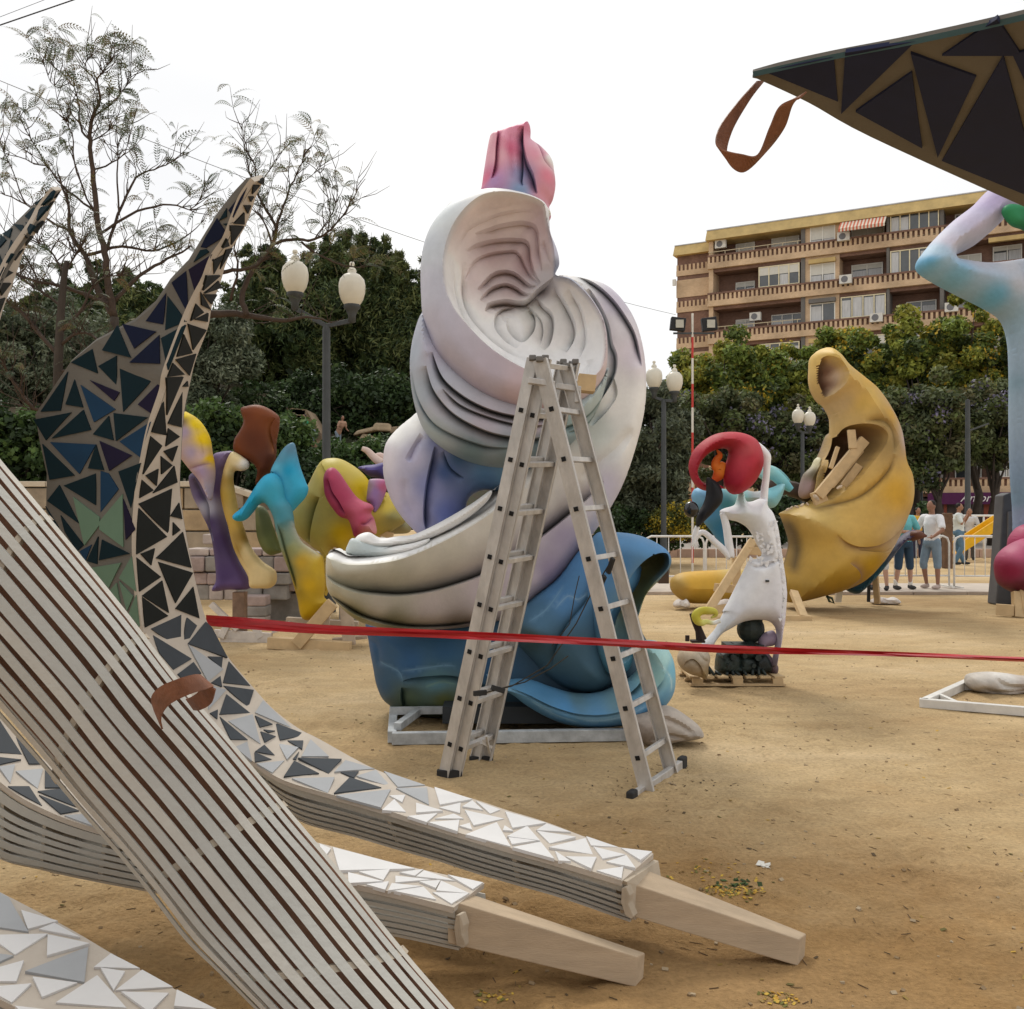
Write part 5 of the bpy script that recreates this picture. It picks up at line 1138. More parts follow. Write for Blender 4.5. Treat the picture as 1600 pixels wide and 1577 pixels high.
# hood with its deep terraced bowl
hood = [(740,305),(770,299),(805,303),(838,313),(856,328),(860,365),(870,392),(874,413),(868,432),(893,439),(922,466),(944,505),(949,555),(942,592),(914,630),(867,650),(815,648),(766,632),(724,607),(684,566),(664,516),(658,462),(659,405),(672,360),(702,324)]
bowl = [(812,317),(780,316),(748,327),(716,362),(699,405),(697,450),(706,482),(726,512),(766,553),(812,582),(860,600),(905,602),(934,585),(944,550),(940,510),(920,474),(893,448),(868,436),(866,418),(862,385),(853,350),(846,328)]
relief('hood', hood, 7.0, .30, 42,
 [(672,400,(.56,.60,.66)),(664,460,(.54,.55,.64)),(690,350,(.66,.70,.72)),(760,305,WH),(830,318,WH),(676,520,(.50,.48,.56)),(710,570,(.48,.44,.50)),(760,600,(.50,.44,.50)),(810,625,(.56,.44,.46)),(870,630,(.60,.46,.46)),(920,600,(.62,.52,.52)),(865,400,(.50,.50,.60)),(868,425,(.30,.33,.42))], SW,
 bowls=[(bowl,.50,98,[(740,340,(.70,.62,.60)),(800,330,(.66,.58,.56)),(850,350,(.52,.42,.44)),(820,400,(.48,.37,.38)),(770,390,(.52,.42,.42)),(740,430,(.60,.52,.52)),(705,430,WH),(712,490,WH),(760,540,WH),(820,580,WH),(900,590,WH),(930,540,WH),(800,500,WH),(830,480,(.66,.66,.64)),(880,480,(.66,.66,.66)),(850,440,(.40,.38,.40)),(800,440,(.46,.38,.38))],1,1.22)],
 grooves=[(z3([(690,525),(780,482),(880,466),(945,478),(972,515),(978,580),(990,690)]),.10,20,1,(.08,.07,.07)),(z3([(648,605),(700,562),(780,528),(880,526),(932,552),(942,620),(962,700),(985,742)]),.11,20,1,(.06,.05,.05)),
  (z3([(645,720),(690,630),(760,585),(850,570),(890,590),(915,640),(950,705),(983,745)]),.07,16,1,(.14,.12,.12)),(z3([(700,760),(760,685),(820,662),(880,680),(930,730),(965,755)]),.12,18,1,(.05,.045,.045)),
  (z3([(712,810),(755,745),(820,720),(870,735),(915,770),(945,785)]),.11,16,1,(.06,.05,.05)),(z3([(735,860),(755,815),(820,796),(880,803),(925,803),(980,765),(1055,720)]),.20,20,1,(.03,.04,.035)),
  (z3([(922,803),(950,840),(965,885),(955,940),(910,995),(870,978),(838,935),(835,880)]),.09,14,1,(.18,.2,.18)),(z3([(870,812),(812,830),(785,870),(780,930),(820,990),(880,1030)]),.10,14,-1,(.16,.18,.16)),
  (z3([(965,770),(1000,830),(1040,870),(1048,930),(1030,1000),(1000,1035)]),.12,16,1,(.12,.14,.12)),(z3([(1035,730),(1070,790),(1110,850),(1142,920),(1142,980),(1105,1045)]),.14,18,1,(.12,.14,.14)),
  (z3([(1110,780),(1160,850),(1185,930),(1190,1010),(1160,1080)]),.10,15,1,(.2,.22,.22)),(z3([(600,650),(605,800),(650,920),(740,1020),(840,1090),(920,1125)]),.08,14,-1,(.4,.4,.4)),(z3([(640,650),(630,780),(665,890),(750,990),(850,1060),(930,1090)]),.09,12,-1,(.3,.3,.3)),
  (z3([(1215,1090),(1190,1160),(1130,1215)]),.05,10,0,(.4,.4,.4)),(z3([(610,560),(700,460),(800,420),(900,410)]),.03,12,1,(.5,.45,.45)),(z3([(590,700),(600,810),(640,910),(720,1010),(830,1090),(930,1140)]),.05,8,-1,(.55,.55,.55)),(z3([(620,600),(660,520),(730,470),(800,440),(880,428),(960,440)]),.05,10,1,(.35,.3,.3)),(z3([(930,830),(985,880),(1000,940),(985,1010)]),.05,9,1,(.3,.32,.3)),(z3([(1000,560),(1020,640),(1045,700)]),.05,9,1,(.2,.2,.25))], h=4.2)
relief('crest', z3([(560,420),(640,360),(740,338),(850,350),(900,372),(960,380),(1020,420),(1020,450),(900,395),(760,385),(660,430),(600,520),(520,560)]), 7.12, .12, 14, [(720,310,WH),(830,320,WH),(680,350,(.62,.66,.70))], SW, h=4)
# lilac bulb at the left
relief('bulb', [(668,640),(640,655),(616,676),(602,698),(599,735),(606,768),(620,797),(640,822),(662,840),(700,850),(730,840),(727,800),(735,776),(758,766),(790,768),(850,750),(890,700),(880,650),(760,640)], 7.4, .38, 75,
 [(606,720,(.66,.62,.68)),(625,680,WH),(650,665,WH),(625,770,(.52,.48,.60)),(650,800,(.42,.40,.56)),(655,720,(.50,.48,.62)),(675,760,(.24,.26,.46)),(700,740,(.06,.10,.24)),(720,720,(.05,.10,.20)),(700,800,(.14,.17,.38)),(760,740,(.10,.20,.36)),(800,745,(.14,.28,.42)),(840,720,(.10,.20,.30)),(690,700,(.20,.22,.38))], SW,
 grooves=[(z4([(515,130),(495,210),(478,300),(470,400),(480,460)]),.10,18,-1,(.05,.08,.2)),(z4([(470,90),(440,130),(415,190)]),.04,8,0,(.35,.33,.45)),(z4([(545,150),(570,210),(620,250)]),.05,10,1,(.05,.09,.16)),(z4([(400,250),(400,320),(430,400)]),.03,12,0)], h=5.5)
# blue base
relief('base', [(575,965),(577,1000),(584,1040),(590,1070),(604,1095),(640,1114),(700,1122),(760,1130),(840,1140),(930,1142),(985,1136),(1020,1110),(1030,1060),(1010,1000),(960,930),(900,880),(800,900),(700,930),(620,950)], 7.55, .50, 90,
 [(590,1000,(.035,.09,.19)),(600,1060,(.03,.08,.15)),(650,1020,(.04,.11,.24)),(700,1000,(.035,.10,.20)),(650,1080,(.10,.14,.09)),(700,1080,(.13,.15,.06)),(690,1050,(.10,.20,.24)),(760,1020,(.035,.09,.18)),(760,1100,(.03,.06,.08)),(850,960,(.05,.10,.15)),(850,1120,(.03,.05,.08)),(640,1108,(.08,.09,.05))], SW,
 grooves=[(z4([(400,1000),(440,985),(560,975),(640,990),(700,1010),(760,1040)]),.08,16,1,(.10,.20,.28)),(z4([(395,1020),(390,1080),(400,1140)]),.06,14,-1,(.08,.14,.12)),(z4([(240,860),(290,880),(300,960)]),.04,10,0),(z4([(390,960),(480,945),(560,935),(600,940)]),.003,4,0,(.16,.28,.40)),(z4([(300,935),(380,960),(400,1000)]),.003,4,0,(.14,.25,.36)),(z4([(480,1020),(540,1000),(600,1010)]),.003,4,0,(.16,.26,.22))], h=5)
relief('round_fold', [(800,965),(830,935),(870,905),(905,860),(930,838),(960,832),(985,838),(1000,850),(1000,900),(985,930),(965,960),(955,1000),(960,1040),(955,1065),(930,1080),(895,1078),(860,1060),(830,1030),(805,1000)], 7.15, .42, 70,
 [(960,850,SKY_),(920,880,(.10,.24,.46)),(880,930,(.08,.19,.36)),(840,960,(.07,.15,.24)),(900,1000,(.06,.12,.17)),(860,1020,(.06,.11,.14)),(930,1060,(.07,.13,.17)),(940,960,(.06,.14,.24)),(830,990,(.05,.08,.08)),(980,900,(.12,.28,.5))], SW,
 grooves=[(z4([(1180,480),(1150,560),(1080,700),(1000,800),(960,900),(950,980)]),.05,20,1,(.03,.06,.08)),(z4([(960,740),(1010,690),(1050,700),(1100,660)]),.002,4,0,(.20,.32,.44)),(z4([(860,790),(930,740),(1000,650)]),.002,4,0,(.16,.28,.40))], h=5)
relief('fin', z4([(1120,470),(1200,455),(1300,468),(1385,508),(1418,545),(1416,590),(1370,645),(1325,695),(1300,760),(1280,830),(1275,900),(1270,960),(1240,1000),(1180,1010),(1140,960),(1110,880),(1080,760),(1080,620)]), 6.95, .26, 34,
 [(940,845,(.12,.25,.42)),(1000,845,(.11,.25,.44)),(1030,862,(.10,.24,.44)),(1043,880,(.07,.16,.25)),(960,880,(.07,.18,.36)),(925,900,(.09,.22,.42)),(935,960,(.08,.18,.30)),(1000,920,(.25,.27,.12)),(985,980,(.10,.22,.26)),(970,1030,(.10,.25,.34))], SW,
 bowls=[(z4([(1395,535),(1330,540),(1270,590),(1215,680),(1170,770),(1145,860),(1165,930),(1210,950),(1255,930),(1270,850),(1285,770),(1310,700),(1350,640),(1395,590)]),.40,30,[(1030,868,(.10,.10,.05)),(1000,900,(.12,.12,.05)),(975,940,(.30,.34,.22)),(955,990,(.28,.42,.42)),(970,1020,(.40,.55,.58)),(945,1010,(.20,.34,.38)),(985,930,(.16,.17,.08))])], h=4)
relief('wave', z4([(700,1010),(760,1035),(820,1030),(880,1035),(950,1060),(1040,1085),(1130,1085),(1200,1060),(1280,1010),(1310,960),(1300,900),(1330,878),(1390,890),(1425,940),(1437,1010),(1428,1080),(1385,1140),(1320,1180),(1230,1205),(1110,1213),(1010,1200),(930,1170),(860,1130),(800,1085),(750,1060)]), 6.85, .30, 38,
 [(780,1075,(.10,.22,.34)),(840,1080,(.08,.20,.34)),(880,1100,(.09,.24,.44)),(930,1115,(.10,.24,.42)),(980,1110,(.09,.22,.40)),(1010,1100,(.10,.26,.46)),(1040,1080,(.14,.30,.44)),(1048,1040,(.20,.46,.60)),(1030,1020,(.40,.60,.58)),(1020,1050,(.30,.48,.46)),(900,1082,(.10,.18,.22)),(960,1085,(.14,.24,.28))], SW,
 grooves=[(z4([(760,1045),(850,1065),(950,1110),(1060,1140),(1180,1135),(1290,1090),(1370,1010),(1400,930)]),.05,14,1,(.30,.50,.62)),(z4([(1310,900),(1320,960),(1290,1030),(1230,1080)]),.10,14,-1,(.10,.16,.14)),(z4([(1040,1150),(1120,1165),(1240,1140),(1330,1090)]),.002,3.5,0,(.30,.46,.58)),(z4([(870,1090),(960,1140),(1060,1175)]),.002,3.5,0,(.28,.44,.56)),(z4([(1350,940),(1400,1000),(1405,1060)]),.002,3.5,0,(.5,.66,.66))], h=5)
# metal base frame on the sand
ALU = mat('grey_metal', (.42,.43,.44), rough=.45, var=.15, scale=6, metal=.5)
FRP = mat('worn_grey_paint', (.40,.42,.43), rough=.6, var=.3, scale=9, bump=.2)
BF = thing('base_frame', 'grey metal ground frame carrying the swirl sculpture', 'frame', (0,7,0))
fl, fr, bl_, br_ = (-.815,6.52,.045),(1.20,6.66,.045),(-.95,7.75,.045),(1.15,7.95,.045)
for a, b in ((fl,fr),(fl,bl_),(fr,br_),(bl_,br_)):
    m = MB(); m.bar(a, b, .06, .08, ext=.0 if a is fl and b is fr else -.031); m.build('tube', FRP, BF, bevel=.004)
m = MB(); m.bar((-.79,6.62,.10),(-.55,7.9,.10),.05,.05); m.build('tube', FRP, BF)
m = MB(); m.bar((-.9,7.1,.11),(1.15,7.25,.11),.05,.05); m.build('tube', FRP, BF)
m = MB(); m.box((.1,7.35,.12),(1.2,.9,.12)); m.build('mounting_plate', mat('dark_underside',(.03,.035,.04)), BF)

# ================================================================ LADDER
LD_M = mat('weathered_aluminium', (.52,.50,.475), rough=.5, var=.22, scale=11, bump=.25, bscale=70, metal=.35, stretch=(1,1,.4))
LRB = mat('black_rubber', (.03,.03,.03), rough=.8); LHO = mat('rung_end_hole', (.012,.012,.012), rough=.9)
LDR = thing('step_ladder', 'aluminium A frame extension ladder standing in front of the white swirl sculpture', 'ladder', (.2,5.8,0))
def ladder_section(b0, b1, t0, t1, nr, outw, z0=.20, dz=None, w_=.065, d_=.026, holes=True, shift=Vector((0,0,0)), part_of=None):
    b0, b1, t0, t1 = [Vector(q)+shift for q in (b0,b1,t0,t1)]
    ax = (t0-b0).normalized(); side = (b1-b0).normalized(); nrm = ax.cross(side).normalized()
    for b, t, s_ in ((b0,t0,-1),(b1,t1,1)):
        m = MB(); d = (t-b).normalized(); L_ = (t-b).length; mt = Matrix((side, d, side.cross(d))).transposed()
        m.box((b+t)/2, (d_*.3, L_, w_), mt)
        for q in (-1,1): m.box((b+t)/2+side.cross(d)*q*(w_/2-.003)-side*s_*.010, (.024, L_, .006), mt)
        o = m.build('stile', LD_M, LDR)
    n = nr; L0 = (t0-b0).length
    for i in range(n):
        f = (z0+i*.29)/L0
        if f > .985: break
        p, q = b0.lerp(t0,f), b1.lerp(t1,f)
        m = MB(); d = (q-p).normalized(); mt = Matrix((d, ax.cross(d).normalized(), ax)).transposed()
        m.box((p+q)/2, ((q-p).length, .030, .030), mt); m.build('rung', LD_M, LDR, bevel=.003)
        if holes:
            for c_, s_ in ((p,-1),(q,1)):
                m = MB(); m.box(c_+side*s_*.006, (.007,.026,.026), mt); m.build('rung_end', LHO, LDR)
# right hand section
rb0, rb1, rt0, rt1 = P(1010,1238,5.43), P(1050,1207,5.82), P(843,562,5.40), P(884,572,5.72)
ladder_section(rb0, rb1, rt0, rt1, 9, 1, w_=.085)
# left hand double section
lb0, lb1, lt0, lt1 = P(693,1212,5.76), P(743,1190,6.10), P(832,560,5.46), P(880,566,5.78)
ladder_section(lb0, lb1, lt0, lt1, 9, -1, w_=.07)
sh = Vector((.072,.0,.0))
ladder_section(lb0, lb1, lt0, lt1, 9, -1, z0=.17, shift=sh, w_=.066)
for c_ in (lb0, lb1, lb0+sh, lb1+sh): m = MB(); m.box(c_+Vector((0,0,.01)), (.08,.035,.05)); m.build('foot_cap', LRB, LDR, bevel=.004)
for c_ in (rt0, rt1, lt0, lt1, lt0+sh, lt1+sh):
    m = MB(); m.box(c_+Vector((0,0,.0)), (.040,.075,.03)); m.build('top_cap', mat('grey_cap',(.16,.15,.14),rough=.7), LDR, bevel=.006)
for c_ in (P(846,598,5.42), P(888,606,5.73)):
    m = MB(); m.box(c_, (.15,.05,.035), Matrix.Rotation(.15,3,'Y')); m.box(c_+Vector((.055,0,-.05)), (.04,.045,.08)); m.build('hinge_bracket', LD_M, LDR, bevel=.005)
# stabiliser bar and feet
sb0, sb1 = P(990,1247,5.34), P(1064,1196,5.93)
m = MB(); m.bar(sb0, sb1, .035, .07); m.build('stabiliser_bar', LD_M, LDR, bevel=.004)
dd = (sb1-sb0).normalized()
for c_, s_ in ((sb0,-1),(sb1,1)):
    m = MB(); m.bar(c_-dd*.02*-s_*-1, c_+dd*s_*.06, .045, .10); m.build('rubber_foot', LRB, LDR, bevel=.012)
# hook clamps near the left foot and tie straps
m = MB()
for (a, b) in (((702,1174),(722,1166)),((722,1166),(752,1160)),((752,1160),(768,1168)),((722,1150),(728,1172)),((760,1150),(765,1176))): m.bar(P(*a,5.82), P(*b,5.9), .012, .018)
m.build('hook_clamp', LD_M, LDR)
ROPE = mat('dark_cord', (.05,.045,.035), rough=.9)
m = MB(); m.tube([P(958,872,5.5),P(925,925,5.6),P(900,975,5.7),P(855,1040,5.8),P(800,1072,5.85),P(770,1080,5.85)], .004, 5); m.tube([P(905,900,5.6),P(898,930,5.65),P(890,975,5.75),P(862,1010,5.8)], .003, 5)
m.tube([P(888,1025,5.8),P(860,1045,5.8),P(820,1066,5.85),P(745,1086,5.8)], .004, 5); m.build('cord', ROPE, LDR, smooth=True)
for (a, b) in (((958,872),(950,896)),((768,1074),(788,1080)),((740,1084),(760,1082)),((945,900),(938,915))):
    m = MB(); m.bar(P(*a,5.48), P(*b,5.52), .02, .03); m.build('buckle', LRB, LDR, bevel=.004)
WB = thing('wood_block', 'small pale wooden block resting on the hood rim beside the ladder top', 'block', P(915,610,6.3))
m = MB(); m.box(P(916,600,6.3), (.115,.14,.11), Matrix.Rotation(.1,3,'Y')); o = m.build('offcut', mat('pale_pine', (.50,.36,.20), rough=.8, var=.15), WB, bevel=.003)
# ================================================================ OTHER SCULPTURES
# ---- yellow banana shaped form with broken open belly
zb_ = zc(1030,520,3.584)
BAN = thing('banana_sculpture', 'giant yellow curved form with torn open belly and raised snout on wooden props', 'sculpture', P(1290,945,15.6))
YLW = (.57,.34,.07); YL2 = (.56,.33,.04); YL3 = (.62,.43,.15); YD = (.30,.19,.05)
ban_o = zb_([(905,92),(940,95),(985,130),(1030,185),(1110,250),(1180,310),(1240,390),(1290,480),(1320,560),(1335,650),(1345,720),(1375,790),(1386,870),(1380,960),(1350,1050),(1310,1140),(1260,1230),(1200,1310),(1120,1390),(1020,1440),(900,1475),(800,1500),(720,1510),(690,1480),(680,1400),(700,1330),(720,1260),(735,1180),(715,1100),(690,1030),(680,1010),(780,965),(840,950),(870,900),(880,860),(900,760),(945,680),(965,620),(970,540),(965,470),(930,410),(900,388),(865,330),(850,270),(850,200),(858,130)])
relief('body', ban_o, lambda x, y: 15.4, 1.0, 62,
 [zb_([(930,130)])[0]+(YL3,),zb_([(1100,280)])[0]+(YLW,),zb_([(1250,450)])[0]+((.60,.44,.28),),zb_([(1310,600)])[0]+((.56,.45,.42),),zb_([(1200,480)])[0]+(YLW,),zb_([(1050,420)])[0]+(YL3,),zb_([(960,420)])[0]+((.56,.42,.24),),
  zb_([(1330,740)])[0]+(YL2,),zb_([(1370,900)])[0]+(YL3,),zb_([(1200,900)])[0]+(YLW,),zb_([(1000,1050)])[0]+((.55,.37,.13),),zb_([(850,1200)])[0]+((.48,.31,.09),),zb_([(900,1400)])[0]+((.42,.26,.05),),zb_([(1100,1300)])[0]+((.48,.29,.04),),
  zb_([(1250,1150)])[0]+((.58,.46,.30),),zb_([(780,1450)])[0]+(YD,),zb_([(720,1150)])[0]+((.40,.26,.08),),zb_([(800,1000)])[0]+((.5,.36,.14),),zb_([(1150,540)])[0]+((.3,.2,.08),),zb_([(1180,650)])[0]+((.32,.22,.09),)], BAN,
 bowls=[(zb_([(985,550),(1030,532),(1090,540),(1135,572),(1150,612),(1125,670),(1080,735),(1030,800),(975,865),(915,925),(860,950),(845,945),(880,900),(895,850),(900,790),(930,710),(960,640)]),1.25,10,[(1290,690,(.22,.16,.10)),(1340,700,(.10,.06,.03)),(1320,740,(.15,.09,.06)),(1290,770,(.08,.05,.04)),(1310,670,(.30,.22,.12)),(1340,680,(.25,.15,.10))]),
        (zb_([(872,160),(900,165),(935,200),(960,250),(955,310),(930,350),(905,372),(880,340),(862,290),(860,220)]),.5,6,[(1277,570,(.50,.38,.28)),(1285,585,(.22,.12,.08)),(1283,605,(.20,.11,.08)),(1290,620,(.60,.47,.36)),(1296,590,(.60,.47,.36))])],
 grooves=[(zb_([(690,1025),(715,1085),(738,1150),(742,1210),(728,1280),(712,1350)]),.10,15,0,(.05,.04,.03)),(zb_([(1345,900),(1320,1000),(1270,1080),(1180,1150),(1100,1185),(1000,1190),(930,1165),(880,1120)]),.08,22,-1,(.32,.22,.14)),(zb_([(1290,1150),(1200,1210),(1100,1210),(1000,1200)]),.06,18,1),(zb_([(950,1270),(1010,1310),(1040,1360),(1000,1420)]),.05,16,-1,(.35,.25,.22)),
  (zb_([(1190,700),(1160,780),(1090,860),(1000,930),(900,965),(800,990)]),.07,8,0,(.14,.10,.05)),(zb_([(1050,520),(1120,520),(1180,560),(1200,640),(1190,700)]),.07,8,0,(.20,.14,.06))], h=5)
INS = mat('raw_foam', (.50,.40,.30), rough=.9, var=.3, scale=9, bump=.6, bscale=30)
PINEW = mat('pale_pine', (.50,.36,.20), rough=.8, var=.15)
for (a, b, w_, h_) in (((1150,600),(890,915),.16,.10),((1130,655),(960,860),.10,.06),((1075,545),(1085,650),.12,.05),((1035,860),(1120,740),.12,.05),((930,905),(860,935),.20,.06),((1000,640),(960,760),.06,.05)):
    m = MB(); m.bar(P(*zb_([a])[0],14.75), P(*zb_([b])[0],14.70), w_, h_, up=(0,1,0)); m.build('strut', PINEW, BAN, bevel=.006)
rgk = random.Random(8)
for (x, y, r_) in ((1010,865,16),(880,925,20),(800,965,12),(770,975,12),(740,980,10),(720,990,12),(830,960,10)):
    c_ = P(*zb_([(x,y)])[0],14.55); m = MB(); k = r_/3.584/FL*14.6
    m.ball(c_, (k*1.3,k*.7,k*.6), 7, 4, Matrix.Rotation(rgk.uniform(-1,1),3,'Y')); m.build('foam_crumb', INS, BAN)
relief('limb', zb_([(62,1400),(75,1370),(120,1345),(200,1335),(300,1330),(400,1325),(480,1330),(560,1360),(600,1420),(590,1500),(500,1515),(380,1515),(260,1518),(160,1512),(100,1480),(65,1440)]), 15.6, .40, 36, [(1055,915,(.36,.24,.08)),(1080,905,YLW),(1100,900,YLW),(1090,930,(.46,.30,.07)),(1150,900,(.56,.42,.16)),(1160,935,(.36,.24,.06))], BAN, h=4)
relief('hull_keel', zb_([(1040,1430),(1120,1390),(1200,1310),(1270,1220),(1330,1160),(1400,1110),(1440,1110),(1450,1140),(1420,1165),(1370,1175),(1300,1260),(1220,1360),(1130,1450),(1090,1462)]), 15.7, .25, 18, [(1340,905,(.02,.07,.10)),(1370,890,(.03,.10,.14)),(1390,870,(.08,.10,.14)),(1410,840,(.07,.06,.12)),(1425,835,(.06,.045,.10)),(1345,925,(.015,.05,.07))], BAN, h=3.5)
m = MB(); m.tube([P(1425,838,15.6),P(1440,836,15.5),P(1448,838,15.45)], [.085,.06,.015], 10, flat=1); m.build('horn_tip', mat('brown_tip',(.16,.07,.05)), BAN, smooth=True)
relief('broken_flap', zb_([(790,840),(810,790),(850,750),(870,710),(890,697),(906,710),(900,750),(880,800),(870,860),(850,920),(800,930),(780,900)]), 15.3, .2, 16, [(1275,720,(.62,.58,.40)),(1268,745,(.12,.10,.06)),(1262,760,(.30,.22,.22)),(1270,775,(.28,.2,.16))], BAN, h=3)
m = MB(); m.tube([P(1280,780,15.6),P(1240,765,15.6),P(1205,757,15.6),P(1190,765,15.6)], [.12,.13,.10,.05], 8); m.build('strut', mat('dark_inner',(.05,.035,.03)), BAN, smooth=True)
ptube('arm', [(1185,735,15.9),(1205,742,15.8),(1222,755,15.7),(1236,770,15.6)], 15.7, [10,14,13,9], [(1190,738,(.32,.55,.55)),(1225,758,(.14,.40,.46))], BAN)
# wooden trestle in front of the banana form
TRS = thing('trestle', 'pale wooden trestle propping the yellow banana form', 'trestle', P(1190,970,14))
for (a, b, Ya, Yb) in (((1176,845),(1106,955),14.5,13.7),((1176,845),(1192,868),14.5,14.6),((1240,925),(1256,965),14.5,13.8),((1118,918),(1150,921),14.0,14.3),((1218,968),(1268,969),13.8,13.8),((1104,955),(1150,948),13.7,13.9),((1168,860),(1190,862),14.4,14.5),((1150,870),(1152,950),14.6,14.6)):
    m = MB(); m.bar(P(*a,Ya), P(*b,Yb), .12, .07, up=(0,1,0)); m.build('beam', PINEW, TRS, bevel=.006)
for (px, py, w_, h_, Y, lb_) in ((1145,945,60,18,14.2,'crumpled white plastic sack behind the cat pallet'),(1065,943,26,14,15.3,'folded white cloth wedge under the end of the yellow limb'),(1383,939,46,12,16.2,'flat white sandbag beside the props of the yellow form')):
    c_ = P(px,py,Y); hw_, hh_ = w_/2, h_/2; o = relief('sandbag', [(px-hw_,py+hh_*.5),(px-hw_*.9,py-hh_*.3),(px-hw_*.4,py-hh_),(px+hw_*.2,py-hh_*.7),(px+hw_*.6,py-hh_),(px+hw_,py+hh_*.2),(px+hw_*.7,py+hh_),(px,py+hh_*.9),(px-hw_*.6,py+hh_)], Y, .16, hh_, [(px-hw_*.5,py,(.55,.50,.46)),(px+hw_*.5,py,(.66,.62,.58))], None, h=2.2, material=mat('sack_cloth', attr=True, rough=.85, var=.22, scale=7, bump=.9, bscale=16), grooves=[([(px-hw_*.4,py-hh_*.6),(px,py),(px+hw_*.5,py+hh_*.3)],.04,4,0)])
    cc_ = o.data.vertices[0].co.copy(); o.data.transform(Matrix.Translation(-cc_)); o.location = cc_; tag(o, lb_, 'sandbag')
PRP = thing('prop_stand', 'thin steel and timber props under the dark keel of the yellow form', 'stand', P(1365,940,15.8))
for (a, b, w_, mt) in (((1366,880),(1371,943),.09,PINEW),((1358,900),(1357,940),.05,LRB),((1312,920),(1309,940),.10,WHITE)):
    m = MB(); m.bar(P(*a,15.8), P(*b,15.9), w_, .06); m.build('prop', mt, PRP)
m = MB(); m.tube([P(1292,930,15.3),P(1296,940,15.3),P(1303,943,15.3),P(1300,935,15.3),P(1291,932,15.3)], .02, 6); m.build('rope_loop', mat('green_rope',(.08,.11,.07)), PRP, smooth=True)

# ---- white cat-eared dancer with mosaic waist, red swirl hair and goat like black mask
DN = thing('dancer_sculpture', 'white dancing figure with cracked mosaic waist, red ringed hair and black mask on a pallet', 'sculpture', P(1140,1065,8.95))
WF = (.80,.80,.82); z5 = zc(1020,900,5.714)
dress = [(1147,800)]
dress_o = zb_([(435,930),(420,965),(360,985),(340,1000),(350,1020),(385,1045),(440,1060),(490,1090),(520,1130),(550,1190),(575,1235),(560,1262),(510,1270),(495,1290),(470,1340),(430,1420),(390,1500),(350,1570)])+z5([(640,310),(600,390),(560,470),(500,540),(445,598),(420,640),(410,680),(470,690),(520,660),(560,580),(620,510),(690,470),(740,440),(800,410),(900,392),(1000,396),(1060,420),(1100,480),(1105,560),(1090,640),(1080,700),(1060,800),(1100,800),(1120,700),(1140,620),(1150,560),(1160,480),(1175,400),(1185,280),(1190,200),(1195,60),(1190,0)])+zb_([(712,1450),(705,1380),(690,1280),(672,1150),(660,1080),(635,1010),(605,970),(600,930),(560,930),(520,945),(490,945),(478,925),(470,890),(450,885)])
d_cols = [zb_([q])[0]+(c_,) for q, c_ in (((450,920),(.50,.70,.68)),((500,960),WF),((380,1000),WF),((560,1000),WF),((600,1100),WF),((620,1200),WF),((560,1340),WF),((640,1400),(.74,.74,.78)),((450,1450),WF),((700,1450),(.70,.70,.74)))]+[z5([q])[0]+(c_,) for q, c_ in (((800,350),(.66,.66,.70)),((600,450),(.58,.60,.64)),((480,600),(.66,.68,.72)),((1130,500),(.58,.54,.62)),((1120,640),(.42,.36,.44)),((1090,780),(.25,.20,.22)))]
relief('dress', dress_o, 8.8, .17, 26, d_cols, DN, h=2.8, material=PAINT_MATT, grooves=[(zb_([(495,1295),(530,1310),(600,1290),(640,1270),(680,1290)]),.03,5,0,(.6,.6,.62))])
m = MB()
# raised mosaic shards at waist and along the right seam
rgm = random.Random(12); sh_area = [(560,1050,660,1110),(530,1110,670,1180),(570,1180,680,1240),(500,1260,690,1305)]
for (x0,y0,x1,y1) in sh_area:
    for k in range(20):
        x = rgm.uniform(x0,x1); y = rgm.uniform(y0,y1)
        if x < 520+ (y-1080)*.35 and y < 1250: continue
        a = rgm.uniform(0,6.28); r_ = rgm.uniform(11,17); tri = [P(*zb_([(x+r_*math.cos(a+q*2.1+rgm.uniform(-.3,.3)), y+r_*math.sin(a+q*2.1))])[0], 8.64+abs(x-620)*.0009) for q in range(3)]
        mm = MB(); mm.prism(tri, (0,-.008,0)); mm.build('shard', mat('white_shard',(.78,.78,.80),rough=.4), DN)
for k in range(40):
    y = 1060+k*14; xx = np.interp(y, [1060,1150,1300,1400,1560], [650,672,692,704,700]); x = xx-rgm.uniform(2,26)
    a = rgm.uniform(0,6.28); r_ = rgm.uniform(9,15); tri = [P(*zb_([(x+r_*math.cos(a+q*2.1), y+r_*math.sin(a+q*2.1))])[0], 8.66) for q in range(3)]
    mm = MB(); mm.prism(tri, (0,-.008,0)); mm.build('shard', MATS['white_shard'], DN)
m = MB(); m.box(P(1199,908,8.62), (.03,.02,.016)); m.build('socket_hole', DARK, DN)
ac_ = [(1170,720,WF)]
ptube('raised_arm', [zb_([q])[0] for q in ((575,965),(585,930),(590,880),(600,800),(603,730),(600,690),(570,650),(530,615))], 8.8, [7,6.5,6,5.5,6,7,6,5], ac_, DN, material=PAINT_MATT)
ptube('bent_arm', [zb_([q])[0] for q in ((355,1010),(375,1080),(390,1180),(400,1255),(370,1225),(310,1170),(250,1120),(215,1135),(195,1190))]+[], 8.75, [5,6,6.5,6,5.5,5,4.5,4,2.5], ac_, DN, material=PAINT_MATT)
